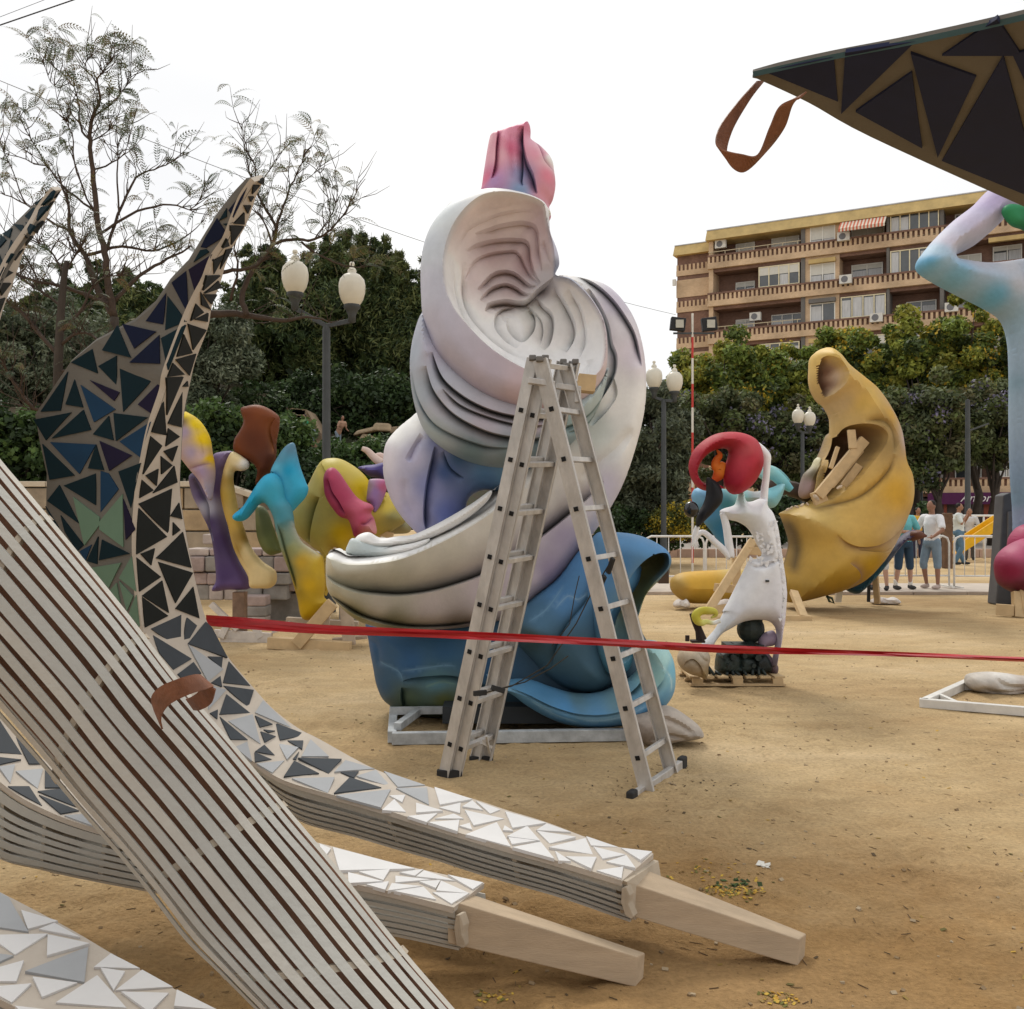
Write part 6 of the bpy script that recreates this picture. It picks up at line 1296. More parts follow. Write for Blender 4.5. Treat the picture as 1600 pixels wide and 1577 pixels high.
# fingers of the bent hand
for dx, dy in ((-18,40),(-8,48),(4,46),(12,38),(18,26)):
    ptube('finger', [zb_([(208,1165)])[0], zb_([(205+dx*.5,1165+dy*.5)])[0], zb_([(202+dx,1165+dy)])[0]], 8.72, [1.8,1.5,.8], ac_, DN, n=6, material=PAINT_MATT)
for dx, dy in ((-30,-8),(-34,2),(-32,12),(-26,20),(-8,24)):
    ptube('finger', [zb_([(540,620)])[0], zb_([(540+dx*.5,620+dy*.5-3)])[0], zb_([(540+dx,620+dy)])[0]], 8.72, [2.4,2,1.2], [(1170,690,(.45,.70,.66))], DN, n=6, material=PAINT_MATT)
RED = (.34,.028,.038)
relief('ringed_hair', zb_([(400,900),(370,860),(362,800),(372,740),(388,690),(385,655),(340,650),(280,675),(235,720),(212,775),(225,820),(260,845),(300,835),(330,850),(360,870),(300,885),(245,882),(200,850),(172,790),(168,730),(190,665),(240,610),(310,570),(380,556),(450,560),(510,580),(550,615),(575,680),(577,740),(560,790),(530,840),(490,880),(440,905)]), 8.7, .24, 28,
 [(1110,690,RED),(1085,720,(.33,.03,.045)),(1150,690,(.42,.05,.065)),(1165,720,(.45,.05,.07)),(1140,760,(.36,.03,.05)),(1180,730,(.30,.02,.03)),(1095,755,(.36,.03,.05)),(1160,705,(.46,.09,.10))], DN, h=3, material=PAINT_MATT)
ptube('flame', [zb_([q])[0] for q in ((322,655),(340,685),(320,715),(322,745),(350,765),(330,800))]+[zb_([(300,835)])[0]], 8.72, [1,4.5,6,9,11,9,3], [(1120,710,(.75,.16,.02)),(1128,735,(.80,.24,.03)),(1120,750,(.6,.10,.02))], DN, flat=.6)
relief('black_mask', zb_([(265,815),(300,820),(335,850),(355,900),(350,950),(310,1000),(260,1050),(215,1090),(205,1060),(215,1010),(245,960),(262,900)]), 8.55, .09, 14, [(1110,790,(.012,.012,.014))], DN, h=3)
m = MB(); m.ball(P(*zb_([(180,990)])[0],8.45), (.066,.06,.072), 16, 10); m.build('black_nose', mat('gloss_black',(.008,.008,.009),rough=.12,spec=.6), DN, smooth=True)
ptube('mask_whisker', [zb_([(215,1085)])[0], zb_([(200,1130)])[0], zb_([(185,1195)])[0]], 8.6, [4,4,1.5], ac_, DN)
# blue figure standing behind the dancer's shoulder
relief('blue_companion', zb_([(190,960),(182,910),(200,875),(250,865),(330,870),(400,880),(480,880),(540,890),(620,870),(700,850),(640,980),(500,960),(430,1000),(385,1050),(375,1150),(372,1230),(330,1170),(290,1110),(250,1060),(240,1010),(205,985)]), 9.3, .18, 22, [(1090,775,(.20,.40,.58)),(1105,800,(.10,.28,.46)),(1120,830,(.05,.20,.36)),(1130,790,(.06,.2,.22)),(1150,775,(.24,.46,.44)),(1200,770,(.20,.45,.50)),(1180,770,(.35,.36,.36))], DN, h=3.2)
ptube('teal_arm', [zb_([q])[0] for q in ((560,800),(600,775),(650,800),(700,845),(740,880))], 9.4, [9,10,9.5,8.5,5], [(1190,740,(.30,.52,.50)),(1215,750,(.20,.48,.52)),(1232,765,(.14,.42,.5))], DN)
ptube('ram_tail', [z5([q])[0] for q in ((600,400),(540,420),(480,410),(440,420),(400,400),(385,350),(430,315),(500,310),(550,320),(560,350),(520,375))], 8.6, [3.5,3.5,4,5,6.5,7,6.5,6,5,3.5,1.5], [(1120,975,WF),(1103,975,(.66,.66,.2)),(1092,965,(.50,.44,.04)),(1100,957,(.46,.40,.04)),(1115,960,(.50,.45,.05))], DN)
# dark machine and pallet under the dancer
MC = thing('engine', 'dark green and black machine sitting on the pallet beneath the dancer skirt', 'engine', P(1160,1050,8.9))
DM = mat('black_green_machine', (.020,.028,.026), rough=.5, var=.5, scale=12, bump=.5)
relief('gear_housing', z5([(572,700),(560,760),(555,840),(600,862),(700,868),(820,860),(940,862),(1040,850),(1060,800),(1040,740),(1010,690),(960,640),(960,600),(900,590),(880,570),(830,570),(815,590),(700,590),(700,610),(620,650)]), 8.9, .16, 9, [(1150,1030,(.020,.030,.027)),(1190,1030,(.012,.016,.016)),(1130,1045,(.03,.042,.036))], MC, h=3, smooth_out=False, material=mat('oily_metal', attr=True, rough=.45, var=.5, scale=14, bump=.9, bscale=25), grooves=[(z5([(590,720),(700,700),(860,720),(1000,700)]),.03,5,0),(z5([(760,640),(760,720),(750,820)]),.03,4,0),(z5([(880,620),(890,740),(880,830)]),.03,4,0)])
for (x_, y_, r_) in ((640,720,.022),(720,730,.028),(820,715,.022),(940,730,.03),(680,800,.02),(900,800,.02)):
    mm = MB(); cc_ = P(*z5([(x_,y_)])[0], 8.72); mm.tube([cc_+Vector((0,.08,0)), cc_-Vector((0,.02,0))], r_, 8); mm.build('bolt_cap', DM, MC)
m = MB(); m.ball(P(1173,983,8.9), (.13,.12,.13), 14, 10); m.box(P(1160,1010,8.9),(.34,.24,.06)); m.box(P(1187,978,8.85),(.04,.05,.14)); m.build('drum', DM, MC, smooth=False)
m = MB(); m.tube([P(1082,958,8.7),P(1086,970,8.7),P(1092,985,8.7),P(1096,1000,8.7)], [.03,.035,.035,.05], 8); m.box(P(1090,1002,8.7),(.12,.1,.02)); m.tube([P(1074,1002,8.7),P(1074,993,8.7)],.02,8); m.build('lever', mat('rusty_black',(.035,.022,.018),rough=.8,var=.5), MC)
m = MB()
for k in range(9): a = rgm.uniform(-.25,.25); m.tube([P(1110+k*10,1058,8.8),P(1112+k*10+rgm.uniform(-6,6),1046+rgm.uniform(-6,4),8.75),P(1116+k*10,1055,8.7)], .014, 6)
m.build('hose_tangle', DM, MC, smooth=True)
relief('purple_root', z5([(950,540),(1010,500),(1080,490),(1110,560),(1080,620),(1000,640),(1040,700),(1090,760),(1120,820),(1100,880),(1040,860),(1000,800),(960,700),(940,620)]), 8.85, .08, 12, [(1200,1000,(.30,.24,.32)),(1205,1030,(.14,.10,.12)),(1212,1045,(.10,.07,.08))], MC, h=3)
PL = thing('pallet', 'small wooden pallet under the white dancer', 'pallet', P(1143,1066,8.9))
for k in range(7): m = MB(); m.box((P(1078+k*21,1058,8.9).x, 8.95, .085), (.095,.60,.018), Matrix.Rotation(.01*k,3,'Z')); m.build('deck_board', PINEW, PL)
for k in range(3):
    m = MB(); m.box((P(1143,1060,8.9).x, 8.67+k*.28, .018), (.86,.07,.016)); m.build('base_board', PINEW, PL)
    for q in range(3): m = MB(); m.box((P(1143,1060,8.9).x-.36+q*.36, 8.67+k*.28, .05), (.09,.07,.05)); m.build('pallet_block', PINEW, PL)
def sack(name, lbl, outline, Y, T, Rr, cols, parent=None, h=4, grooves=()):
    o = relief(name, outline, Y, T, Rr, cols, None, h=h, material=mat('sack_cloth', attr=True, rough=.85, var=.22, scale=7, bump=.9, bscale=16), grooves=grooves); c_ = o.data.vertices[0].co.copy(); o.data.transform(Matrix.Translation(-c_)); o.location = c_; tag(o, lbl, 'sandbag'); return o
BG = [(1085,1040,(.34,.27,.19)),(1070,1025,(.42,.34,.25)),(1095,1025,(.46,.40,.32)),(1100,1050,(.30,.22,.12))]
sack('sandbag', 'tan clear plastic sandbag on the front left corner of the dancer pallet', z5([(230,690),(260,655),(320,660),(400,650),(460,655),(500,690),(510,740),(495,810),(490,880),(460,925),(420,900),(340,880),(270,840),(230,790),(218,730)]), 8.55, .14, 20, BG, h=3.2, grooves=[(z5([(260,800),(280,750),(340,730),(400,790),(440,900)]),.03,6,1),(z5([(380,660),(420,720),(480,760)]),.02,5,0)])
sack('sandbag', 'grey brown sandbag resting on the right corner of the swirl base frame', z4([(1275,1200),(1280,1175),(1330,1160),(1390,1135),(1430,1140),(1480,1170),(1530,1210),(1548,1245),(1520,1260),(1450,1270),(1390,1285),(1340,1290),(1300,1270),(1270,1230)]), 6.55, .17, 20, [(1020,1120,(.36,.31,.27)),(1060,1120,(.44,.39,.34)),(1085,1148,(.36,.32,.28)),(1010,1140,(.24,.20,.17))], h=3.5, grooves=[(z4([(1340,1200),(1380,1170),(1440,1190),(1500,1230)]),.04,8,0),(z4([(1330,1250),(1400,1230),(1480,1250)]),.03,6,0)])
sack('sandbag', 'large beige sandbag lying on the right hand white ground frame', [(1510,1062),(1517,1053),(1545,1050),(1572,1052),(1600,1056),(1640,1056),(1650,1072),(1620,1080),(1590,1084),(1560,1086),(1530,1082),(1513,1074)], 8.4, .16, 15, [(1520,1065,(.50,.46,.41)),(1560,1060,(.60,.57,.53)),(1540,1080,(.34,.30,.26)),(1590,1070,(.40,.35,.31))], h=3.2, grooves=[([(1545,1055),(1560,1068),(1590,1070)],.04,7,0),([(1520,1070),(1550,1078),(1600,1074)],.03,6,0)])
FR = thing('ground_frame', 'white painted square frame on the sand under the beige sandbag at right', 'frame', P(1600,1100,8))
q = [P(1444,1104,7.76), P(1523,1066,8.8), P(1700,1072,8.6), P(1700,1124,7.25)]
q = [Vector((p.x,p.y,.035)) for p in q]; WFR = mat('white_painted_timber', (.62,.60,.56), rough=.6, var=.15, scale=5)
for a, b, e in ((0,1,0),(1,2,.03),(3,0,.035),(2,3,0)): m = MB(); m.bar(q[a], q[b], .06, .07, ext=e); m.build('frame_bar', WFR, FR, bevel=.004)
m = MB(); m.bar(q[0].lerp(q[1],.25), q[0].lerp(q[3],.22), .035, .06); m.build('brace', WFR, FR)
m = MB(); m.bar(q[0].lerp(q[1],.72), q[3].lerp(q[2],.7)+Vector((0,0,0)), .05, .06); m.build('frame_bar', WFR, FR)

# ---- blue giant figure at the right edge
GB = thing('blue_figure', 'pale blue giant figure with raised bent arm cut off by the right edge', 'sculpture', P(1640,950,15.2))
bl1 = (.40,.45,.54); bl2 = (.16,.38,.56); bl3 = (.52,.50,.58)
arm_o = [(1546,296),(1520,322),(1490,345),(1462,372),(1442,396),(1433,412),(1438,426),(1462,442),(1500,462),(1540,482),(1566,500),(1577,530),(1580,580),(1580,660),(1582,740),(1586,800),(1588,860),(1600,960),(1720,960),(1740,700),(1740,420),(1660,395),(1600,405),(1545,412),(1505,408),(1488,402),(1520,385),(1550,360),(1585,325),(1610,300),(1580,280)]
relief('body', arm_o, 15.2, .50, 42, [(1530,320,(.42,.36,.52)),(1500,355,(.50,.46,.58)),(1450,400,(.42,.55,.66)),(1440,415,bl2),(1480,440,(.20,.40,.56)),(1540,470,(.16,.38,.56)),(1575,500,(.28,.40,.50)),(1570,450,(.44,.46,.52)),(1560,420,(.50,.50,.54)),(1600,430,bl1),(1600,600,(.38,.46,.58)),(1584,600,(.22,.32,.40)),(1600,800,(.28,.34,.50)),(1588,780,(.20,.30,.42)),(1520,410,(.46,.46,.52)),(1470,385,(.55,.52,.60))], GB, h=5,
 grooves=[([(1575,415),(1580,450),(1590,490)],.05,10,0),([(1600,545),(1590,560),(1596,585)],.06,10,1),([(1486,404),(1510,407),(1545,412)],.05,8,-1)], material=PAINT_MATT)
relief('green_leaf', [(1566,332),(1574,320),(1600,322),(1640,330),(1640,380),(1600,360),(1580,352)], 14.7, .12, 10, [(1580,335,(.04,.22,.10)),(1600,350,(.03,.15,.07))], GB, h=3)
GP = thing('backing_panel', 'dark grey panel standing behind the magenta form at the right edge', 'panel', P(1575,950,15.3))
m = MB(); m.prism([P(1556,945,16.05),P(1560,900,16.05),P(1568,774,16.05),P(1578,770,16.05),P(1640,768,16.05),P(1640,945,16.05)], (0,.3,0)); m.build('panel', mat('charcoal_board',(.10,.10,.105),rough=.7,var=.3,scale=1.5), GP, bevel=.02)
m = MB(); m.prism([P(1574,900,16.0),P(1576,800,16.0),P(1640,790,16.0),P(1640,915,16.0),P(1576,912,16.0)], (0,.04,0)); m.build('inset', mat('grey_inset',(.16,.16,.165),rough=.7), GP)
MG = thing('magenta_form', 'magenta and dark rounded form on timber blocks at the right edge', 'sculpture', P(1600,960,14.5))
relief('upper_lobe', [(1578,845),(1586,830),(1600,820),(1640,812),(1640,870),(1600,858),(1580,862)], 14.8, .3, 16, [(1590,835,(.38,.07,.14)),(1600,850,(.30,.05,.11))], MG, h=3)
relief('body', [(1560,905),(1558,880),(1566,862),(1585,848),(1610,840),(1660,840),(1660,960),(1620,950),(1590,930),(1568,918)], 14.5, .45, 30, [(1575,865,(.42,.10,.18)),(1600,850,(.42,.10,.18)),(1565,890,(.22,.02,.05)),(1590,878,(.16,.015,.04)),(1595,895,(.07,.08,.08)),(1580,915,(.10,.015,.03)),(1610,920,(.06,.05,.05))], MG, h=3)
for (a, b) in (((1590,925),(1592,965)),((1556,952),(1584,954)),((1583,956),(1640,958)),((1582,968),(1640,968)),((1600,920),(1606,960))): m = MB(); m.bar(P(*a,14.3), P(*b,14.2), .16, .10, up=(0,1,0)); m.build('timber', PINEW, MG, bevel=.006)

# ---- four coloured forms at the left
z6 = zc(280,600,3.668)
PF = thing('petal_sculpture', 'purple draped form with a gold inner leaf and yellow and lilac bud on a post', 'sculpture', P(385,1000,11.8))
def zi(lst): return [z6([q])[0]+(c_,) for q, c_ in lst]
relief('purple_drape', z6([(60,540),(80,510),(110,500),(160,470),(200,405),(250,388),(310,388),(300,430),(280,480),(262,520),(262,700),(290,860),(340,1000),(400,1110),(405,1170),(350,1180),(280,1180),(200,1190),(195,1165),(215,1120),(205,980),(180,850),(130,740),(80,640)]), 11.8, .16, 13,
 zi([((90,560),(.10,.075,.14)),((250,410),(.20,.15,.28)),((150,640),(.10,.07,.16)),((200,800),(.055,.035,.10)),((250,900),(.05,.03,.09)),((280,1100),(.065,.04,.12)),((300,1160),(.12,.08,.20)),((240,600),(.12,.08,.18)),((180,700),(.40,.40,.48))]), PF, h=4, grooves=[(z6([(110,540),(150,620),(190,700),(195,800),(215,900)]),.10,9,1,(.3,.3,.36))])
GOLD = (.50,.33,.09); PAL = (.72,.58,.33)
relief('gold_leaf', z6([(300,392),(330,395),(370,420),(400,450),(395,485),(360,500),(320,500),(310,540),(320,620),(340,720),(370,820),(410,930),(470,1010),(540,1060),(558,1090),(555,1140),(520,1170),(460,1172),(408,1165),(395,1100),(350,1020),(310,930),(285,830),(255,720),(238,620),(250,520),(270,450)]), 11.6, .10, 9,
 zi([((290,560),(.34,.22,.06)),((270,640),(.42,.28,.07)),((300,480),(.58,.45,.22)),((340,430),PAL),((380,460),(.70,.66,.60)),((330,800),GOLD),((400,950),PAL),((370,880),(.30,.19,.05)),((480,1080),PAL),((520,1140),(.66,.52,.28)),((350,940),(.36,.24,.07))]), PF, h=3.5, grooves=[(z6([(260,650),(290,800),(340,930),(400,1060)]),.04,10,1)])
relief('bud', z6([(30,160),(60,170),(100,195),(140,240),(175,310),(190,400),(200,450),(205,520),(195,600),(180,670),(120,560),(70,500),(30,450),(-20,380),(-40,300),(-10,200)]), 11.5, .20, 20,
 zi([((50,175),(.70,.52,.03)),((120,230),(.76,.55,.02)),((165,320),(.78,.54,.02)),((185,430),(.70,.45,.02)),((60,280),(.36,.29,.40)),((100,400),(.36,.29,.38)),((40,220),(.10,.06,.05)),((150,500),(.34,.25,.36)),((180,620),(.42,.36,.44)),((150,420),(.5,.36,.36))]), PF, h=3.5, grooves=[(z6([(60,490),(120,480),(200,455)]),.02,5,0,(.25,.15,.2)),(z6([(110,240),(150,340),(165,430)]),.03,10,-1)])
m = MB(); m.bar(P(375,925,11.8), P(375,998,11.8), .16, .14); m.build('post', mat('rough_brown_post',(.20,.13,.09),rough=.9,var=.4), PF)
BT = thing('tulip_sculpture', 'brown curled top over turquoise petals flowing into a yellow stem, standing on timber', 'sculpture', P(480,1005,11.2))
relief('brown_curl', z6([(355,145),(400,125),(450,120),(500,135),(550,165),(575,195),(570,260),(558,330),(555,420),(530,500),(500,520),(440,580),(450,500),(420,455),(350,420),(315,380),(320,320),(350,270),(372,215)]), 11.7, .16, 14,
 zi([((400,200),(.13,.035,.013)),((480,160),(.17,.05,.018)),((560,250),(.15,.045,.017)),((450,330),(.09,.024,.010)),((520,420),(.08,.022,.010)),((340,370),(.14,.04,.015))]), BT, h=4, grooves=[(z6([(560,200),(535,260),(545,350),(550,410)]),.05,10,1,(.30,.12,.05))])
TQ = (.03,.30,.50); TQ2 = (.06,.37,.56)
relief('turquoise_petal', z6([(640,338),(662,345),(675,400),(695,480),(725,560),(740,600),(725,650),(680,700),(640,740),(600,740),(570,620),(560,540),(530,520),(530,490),(560,430),(600,370)]), 11.4, .16, 16,
 zi([((640,360),(.10,.20,.28)),((590,420),(.10,.26,.36)),((640,500),TQ),((690,560),TQ2),((700,640),TQ2),((620,600),(.08,.38,.56)),((580,500),(.12,.40,.55))]), BT, h=3.5, grooves=[(z6([(540,500),(580,560),(610,620)]),.08,8,1,(.02,.08,.12))])
relief('stem', z6([(310,770),(318,745),(370,700),(420,620),(460,560),(500,520),(545,512),(580,540),(600,590),(610,650),(640,700),(655,760),(665,830),(700,900),(750,940),(800,970),(825,1000),(832,1080),(836,1150),(830,1220),(850,1250),(800,1330),(740,1355),(700,1330),(680,1230),(655,1140),(620,1040),(590,960),(560,850),(540,760),(500,690),(460,690),(420,740),(380,780),(335,788)]), 11.25, .18, 16,
 zi([((340,760),(.04,.34,.58)),((420,660),TQ),((500,560),TQ2),((560,640),(.06,.32,.44)),((600,750),(.07,.24,.30)),((620,900),(.16,.22,.16)),((660,950),(.24,.24,.10)),((720,1020),(.46,.30,.05)),((760,1150),(.52,.33,.04)),((740,1280),(.46,.29,.03)),((700,1180),(.30,.20,.03)),((820,1050),(.55,.38,.06)),((640,1060),(.16,.17,.07))]), BT, h=4,
 grooves=[(z6([(650,780),(690,880),(740,930),(820,990)]),.08,12,1,(.5,.5,.42)),(z6([(580,800),(620,950),(660,1080),(690,1180)]),.05,12,-1,(.10,.12,.06))])
relief('shade_petal', z6([(445,700),(500,720),(540,820),(575,920),(590,960),(560,975),(520,982),(480,950),(450,880),(440,790)]), 11.6, .14, 16, zi([((470,760),(.16,.18,.09)),((520,900),(.13,.15,.06)),((480,850),(.10,.12,.05))]), BT, h=3.5)
YF = thing('knot_sculpture', 'big yellow folded form with a magenta tongue and small violet band behind the swirl tip', 'sculpture', P(540,1005,12.4))
relief('yellow_fold', z6([(650,740),(680,660),(740,580),(780,500),(820,440),(870,425),(930,432),(1000,470),(1060,520),(1095,570),(1110,620),(1150,660),(1190,620),(1260,700),(1300,780),(1240,830),(1150,880),(1060,900),(1000,900),(950,960),(880,940),(870,1100),(850,1200),(836,1200),(830,1000),(760,930),(700,880),(665,820)]), 12.3, .34, 30,
 zi([((860,450),(.55,.46,.14)),((1000,500),(.54,.43,.12)),((1070,600),(.60,.44,.04)),((760,600),(.48,.42,.16)),((700,760),(.44,.42,.17)),((780,750),(.34,.33,.14)),((820,850),(.34,.30,.09)),((950,850),(.52,.38,.04)),((900,720),(.40,.36,.12)),((1200,700),(.56,.44,.10)),((1240,770),(.25,.23,.10)),((750,900),(.40,.36,.14)),((850,1100),(.40,.27,.04))]), YF, h=5,
 grooves=[(z6([(830,650),(800,740),(780,830),(765,920)]),.14,22,1,(.12,.12,.04)),(z6([(820,450),(870,520),(880,600),(840,660)]),.06,14,1)])
relief('magenta_tongue', z6([(830,580),(830,530),(850,490),(885,480),(920,510),(960,570),(1010,640),(1050,670),(1100,690),(1115,715),(1100,740),(1120,780),(1130,860),(1070,850),(1010,880),(990,830),(970,780),(920,760),(870,700),(838,640)]), 11.7, .20, 20,
 zi([((870,510),(.38,.065,.12)),((850,580),(.30,.04,.09)),((950,640),(.34,.05,.10)),((1040,700),(.44,.10,.15)),((1060,780),(.42,.08,.14)),((1110,830),(.55,.26,.28)),((1010,850),(.25,.03,.07)),((920,740),(.30,.04,.09))]), YF, h=3.5, grooves=[(z6([(865,545),(890,620),(930,680),(965,750)]),.08,10,1,(.12,.015,.05)),(z6([(1050,800),(1080,800),(1115,765)]),.03,6,0,(.15,.03,.08))])
relief('violet_band', z6([(1075,640),(1085,560),(1100,545),(1160,545),(1190,560),(1185,620),(1150,700),(1120,740),(1100,690),(1075,670)]), 12.0, .1, 12, zi([((1090,600),(.34,.30,.30)),((1130,620),(.30,.20,.42)),((1170,590),(.42,.12,.22)),((1120,700),(.26,.16,.36))]), YF, h=3)
relief('violet_drum', z6([(1025,480),(1060,468),(1120,462),(1190,455),(1200,560),(1140,540),(1090,530),(1050,500)]), 12.6, .18, 14, zi([((1100,480),(.09,.07,.22)),((1150,520),(.05,.04,.15))]), YF, h=3)
ptube('pale_finger', [z6([q])[0] for q in ((1048,370),(1080,385),(1120,425),(1160,455))], 12.8, [3.5,5,6,7], [(570,705,(.62,.48,.42))], YF)
ptube('pale_finger', [z6([q])[0] for q in ((1110,425),(1150,415),(1185,440))], 12.9, [4,6,7], [(570,705,(.60,.45,.40))], YF)
relief('olive_lobe', z6([(1150,780),(1200,750),(1280,760),(1330,800),(1320,850),(1250,860),(1190,850)]), 12.6, .2, 14, zi([((1200,790),(.12,.12,.05)),((1260,830),(.28,.26,.16))]), YF, h=3)
m = MB(); m.bar(P(585,830,12.2), P(614,838,12.2), .08, .08); m.build('batten', PINEW, YF)
# timber cradle and benches under the left forms
TC_ = thing('timber_cradle', 'rough timber cradle of crossed beams under the turquoise and yellow forms', 'cradle', P(500,1010,11.0))
for (a, b, Ya, Yb, w_, h_, mt) in (((420,1004),(548,1012),11.0,10.9,.12,.13,'a'),((463,1008),(520,942),10.9,10.9,.14,.07,'a'),((540,940),(546,1008),11.0,11.0,.14,.08,'b'),((520,1000),(575,995),11.2,11.2,.10,.04,'b'),((510,940),(508,985),11.4,11.4,.10,.06,'b'),((448,968),(560,975),11.6,11.6,.10,.06,'b')):
    m = MB(); m.bar(P(*a,Ya), P(*b,Yb), w_, h_, up=(0,0,1) if abs(a[1]-b[1]) < 20 else (0,1,0)); m.build('beam', PINEW if mt == 'a' else mat('grey_pine',(.42,.34,.26),rough=.85,var=.2), TC_, bevel=.006)
TB = thing('wooden_stand', 'whitish timber base with feet under the purple and gold form', 'base', P(370,1000,11.7))
for (a, b, w_) in (((335,990),(425,996),.10),((345,1000),(420,1000),.08),((360,968),(345,997),.08),((392,968),(408,997),.08),((330,944),(372,984),.07),((425,985),(455,975),.08)):
    m = MB(); m.bar(P(*a,11.6), P(*b,11.55), w_, .06, up=(0,1,0)); m.build('beam', mat('whitish_timber',(.52,.47,.42),rough=.85,var=.2), TB, bevel=.005)
# stacked stone benches behind
BST = thing('stone_bench', 'weathered grey pink stone bench of stacked slabs behind the purple form', 'bench', P(400,950,13.8))
SS = [mat('bench_stone_%s' % n, c, rough=.9, var=.3, scale=3, bump=.6, bscale=18) for n, c in (('pink',(.36,.28,.26)),('grey',(.27,.25,.23)),('pale',(.45,.38,.34)))]
rgb = random.Random(5)
for row, (y0, y1) in enumerate(((856,868),(868,892),(893,912),(912,936))):
    x = 296+row*3
    while x < 440:
        wd = rgb.choice([22,30,38,46]); c_ = (P(x,y0,13.8)+P(x+wd,y1,13.8))/2; m = MB(); m.box(c_+Vector((0,rgb.uniform(-.05,.05),0)), ((wd-1.2)/FL*13.8, .5, (y1-y0-1)/FL*13.8)); m.build('slab', rgb.choice(SS), BST, bevel=.02); x += wd
m = MB(); m.box(P(330,842,13.9), (.16,.3,.14)); m.build('slab', SS[2], BST, bevel=.02)
for x in (405,): 
    for k in range(3): m = MB(); m.box(P(x-4+rgb.uniform(-2,2),938+k*16,13.3), (.34,.3,.14)); m.build('slab', SS[k], BST, bevel=.02)
BS2 = thing('stone_bench', 'second stacked stone bench behind the yellow stem of the tulip form', 'bench', P(500,950,14.0))
for row, (y0, y1) in enumerate(((862,878),(878,894),(905,922))):
    x = 438
    while x < 590:
        wd = rgb.choice([26,34,42]); c_ = (P(x,y0,14)+P(x+wd,y1,14))/2; m = MB(); m.box(c_+Vector((0,rgb.uniform(-.05,.05),0)), ((wd-1.2)/FL*14, .5, (y1-y0-1)/FL*14)); m.build('slab', rgb.choice(SS), BS2, bevel=.02); x += wd
for x in (450,560): m = MB(); m.box(P(x,955,14), (.5,.4,.55)); m.build('pier', SS[1], BS2, bevel=.02)

# ================================================================ LAMPS, POLE, BARRIERS, SLIDE
IRON = mat('dark_grey_iron', (.055,.06,.062), rough=.5, var=.2, scale=4); GLOBE = mat('frosted_globe', (.80,.76,.66), rough=.35, var=.05, spec=.4, transl=.3)
def lamp(px, base_y, gx, gy, gs, Y, lbl, cat='street lamp', arms=True):
    """gx: globe centre columns, gy globe centre rows, gs: globe width in drawing px"""
    p0 = P(px, base_y, Y); t = thing('street_lamp', lbl, cat, (p0.x, Y, 0), 'twin globe street lamps')
    u = gs/FL*Y; top = P(px, gy[0]+gs*1.3, Y)
    m = MB(); m.lathe((p0.x,Y,0), [(.15,0),(.15,.25),(.10,.35),(.085,.9),(.07,1.0),(.062,top.z-.1),(.05,top.z)], 12); m.build('pole', IRON, t, smooth=True)
    for k, (x, y) in enumerate(zip(gx, gy)):
        c_ = P(x, y, Y+(.25 if k else -.1)*0); pr = [(.0,1.05),(.07,1.03),(.10,.98),(.10,.93),(.05,.86),(.13,.78),(.17,.70),(.15,.62),(.30,.55),(.45,.38),(.50,.15),(.49,-.1),(.42,-.35),(.30,-.55),(.24,-.60)]
        g_ = empty('lantern'); g_.parent = t; g_.location = (0,0,0)
        m = MB(); m.lathe(c_, [(r_*u, z*u) for r_, z in pr][::-1], 18); m.build('globe', GLOBE, g_, smooth=True)
        m = MB(); m.lathe(c_, [(.30*u,-.56*u),(.32*u,-.66*u),(.24*u,-.74*u),(.15*u,-.95*u),(.14*u,-1.2*u),(.02*u,-1.25*u)][::-1], 14); m.build('holder', IRON, g_, smooth=True)
        if arms:
            m = MB(); m.bar(top-Vector((0,0,.02)), c_-Vector((0,0,1.15*u)), .05, .07); m.build('arm', IRON, t, bevel=.005)
    return t
lamp(510, 900, (550,461), (453,434), 42, 15, 'nearest tall lamp with two frosted urn globes in front of the dark pines')
lamp(1037, 900, (1022,1054), (591,597), 26, 24, 'twin globe lamp just right of the white swirl sculpture')
lamp(1254, 870, (1247,1265), (651,655), 18.5, 33, 'small far twin globe lamp left of the banana form snout')
lamp(1440, 850, (1440,), (743,), 15, 46, 'farthest lamp with one globe in front of the dark tree trunks')
LP = thing('lamp_post', 'plain dark lamp post in front of the purple shop sign', 'post', (P(1512,868,33).x,33,0)); px_ = P(1512,868,33).x
m = MB(); m.lathe((px_,33,0), [(.17,0),(.16,1.2),(.10,1.4),(.075,P(0,625,33).z)], 10); m.build('pole', IRON, LP, smooth=True)
m = MB(); m.bar(P(1512,674,33), P(1545,662,33), .05, .05); m.build('arm', IRON, LP)
RWP = thing('floodlight_pole', 'thin red and white banded pole carrying two floodlights', 'pole', (P(1082,880,22).x,22,0)); xw = P(1082,0,22).x
bands = [490,527,560,600,637,676,720,762,802,842,880,905]
for i in range(len(bands)-1):
    m = MB(); z1, z0 = P(0,bands[i],22).z, P(0,bands[i+1],22).z; m.lathe((xw,22,0), [(0.001,z0),(.026,z0),(.026,z1),(.001,z1)], 8); m.build('band', mat('pole_red',(.50,.05,.04),rough=.5) if i % 2 else mat('pole_white',(.66,.62,.55),rough=.5), RWP)
m = MB(); m.bar(P(1052,521,22), P(1116,521,22), .04, .04); m.build('crossbar', IRON, RWP)
for x in (1059,1108):
    f_ = empty('floodlight'); f_.parent = RWP; f_.location = (0,0,0)
    m = MB(); m.box(P(x,507,22), (.34,.16,.30), Matrix.Rotation(.12 if x < 1082 else -.12,3,'Y')); m.build('housing', mat('flood_black',(.02,.02,.022)), f_, bevel=.015)
    m = MB(); m.box(P(x+3,506,21.9), (.18,.03,.18)); m.build('lens', mat('flood_lens',(.45,.43,.36),rough=.15), f_)
BARW = mat('barrier_white', (.72,.70,.66), rough=.45, var=.1)
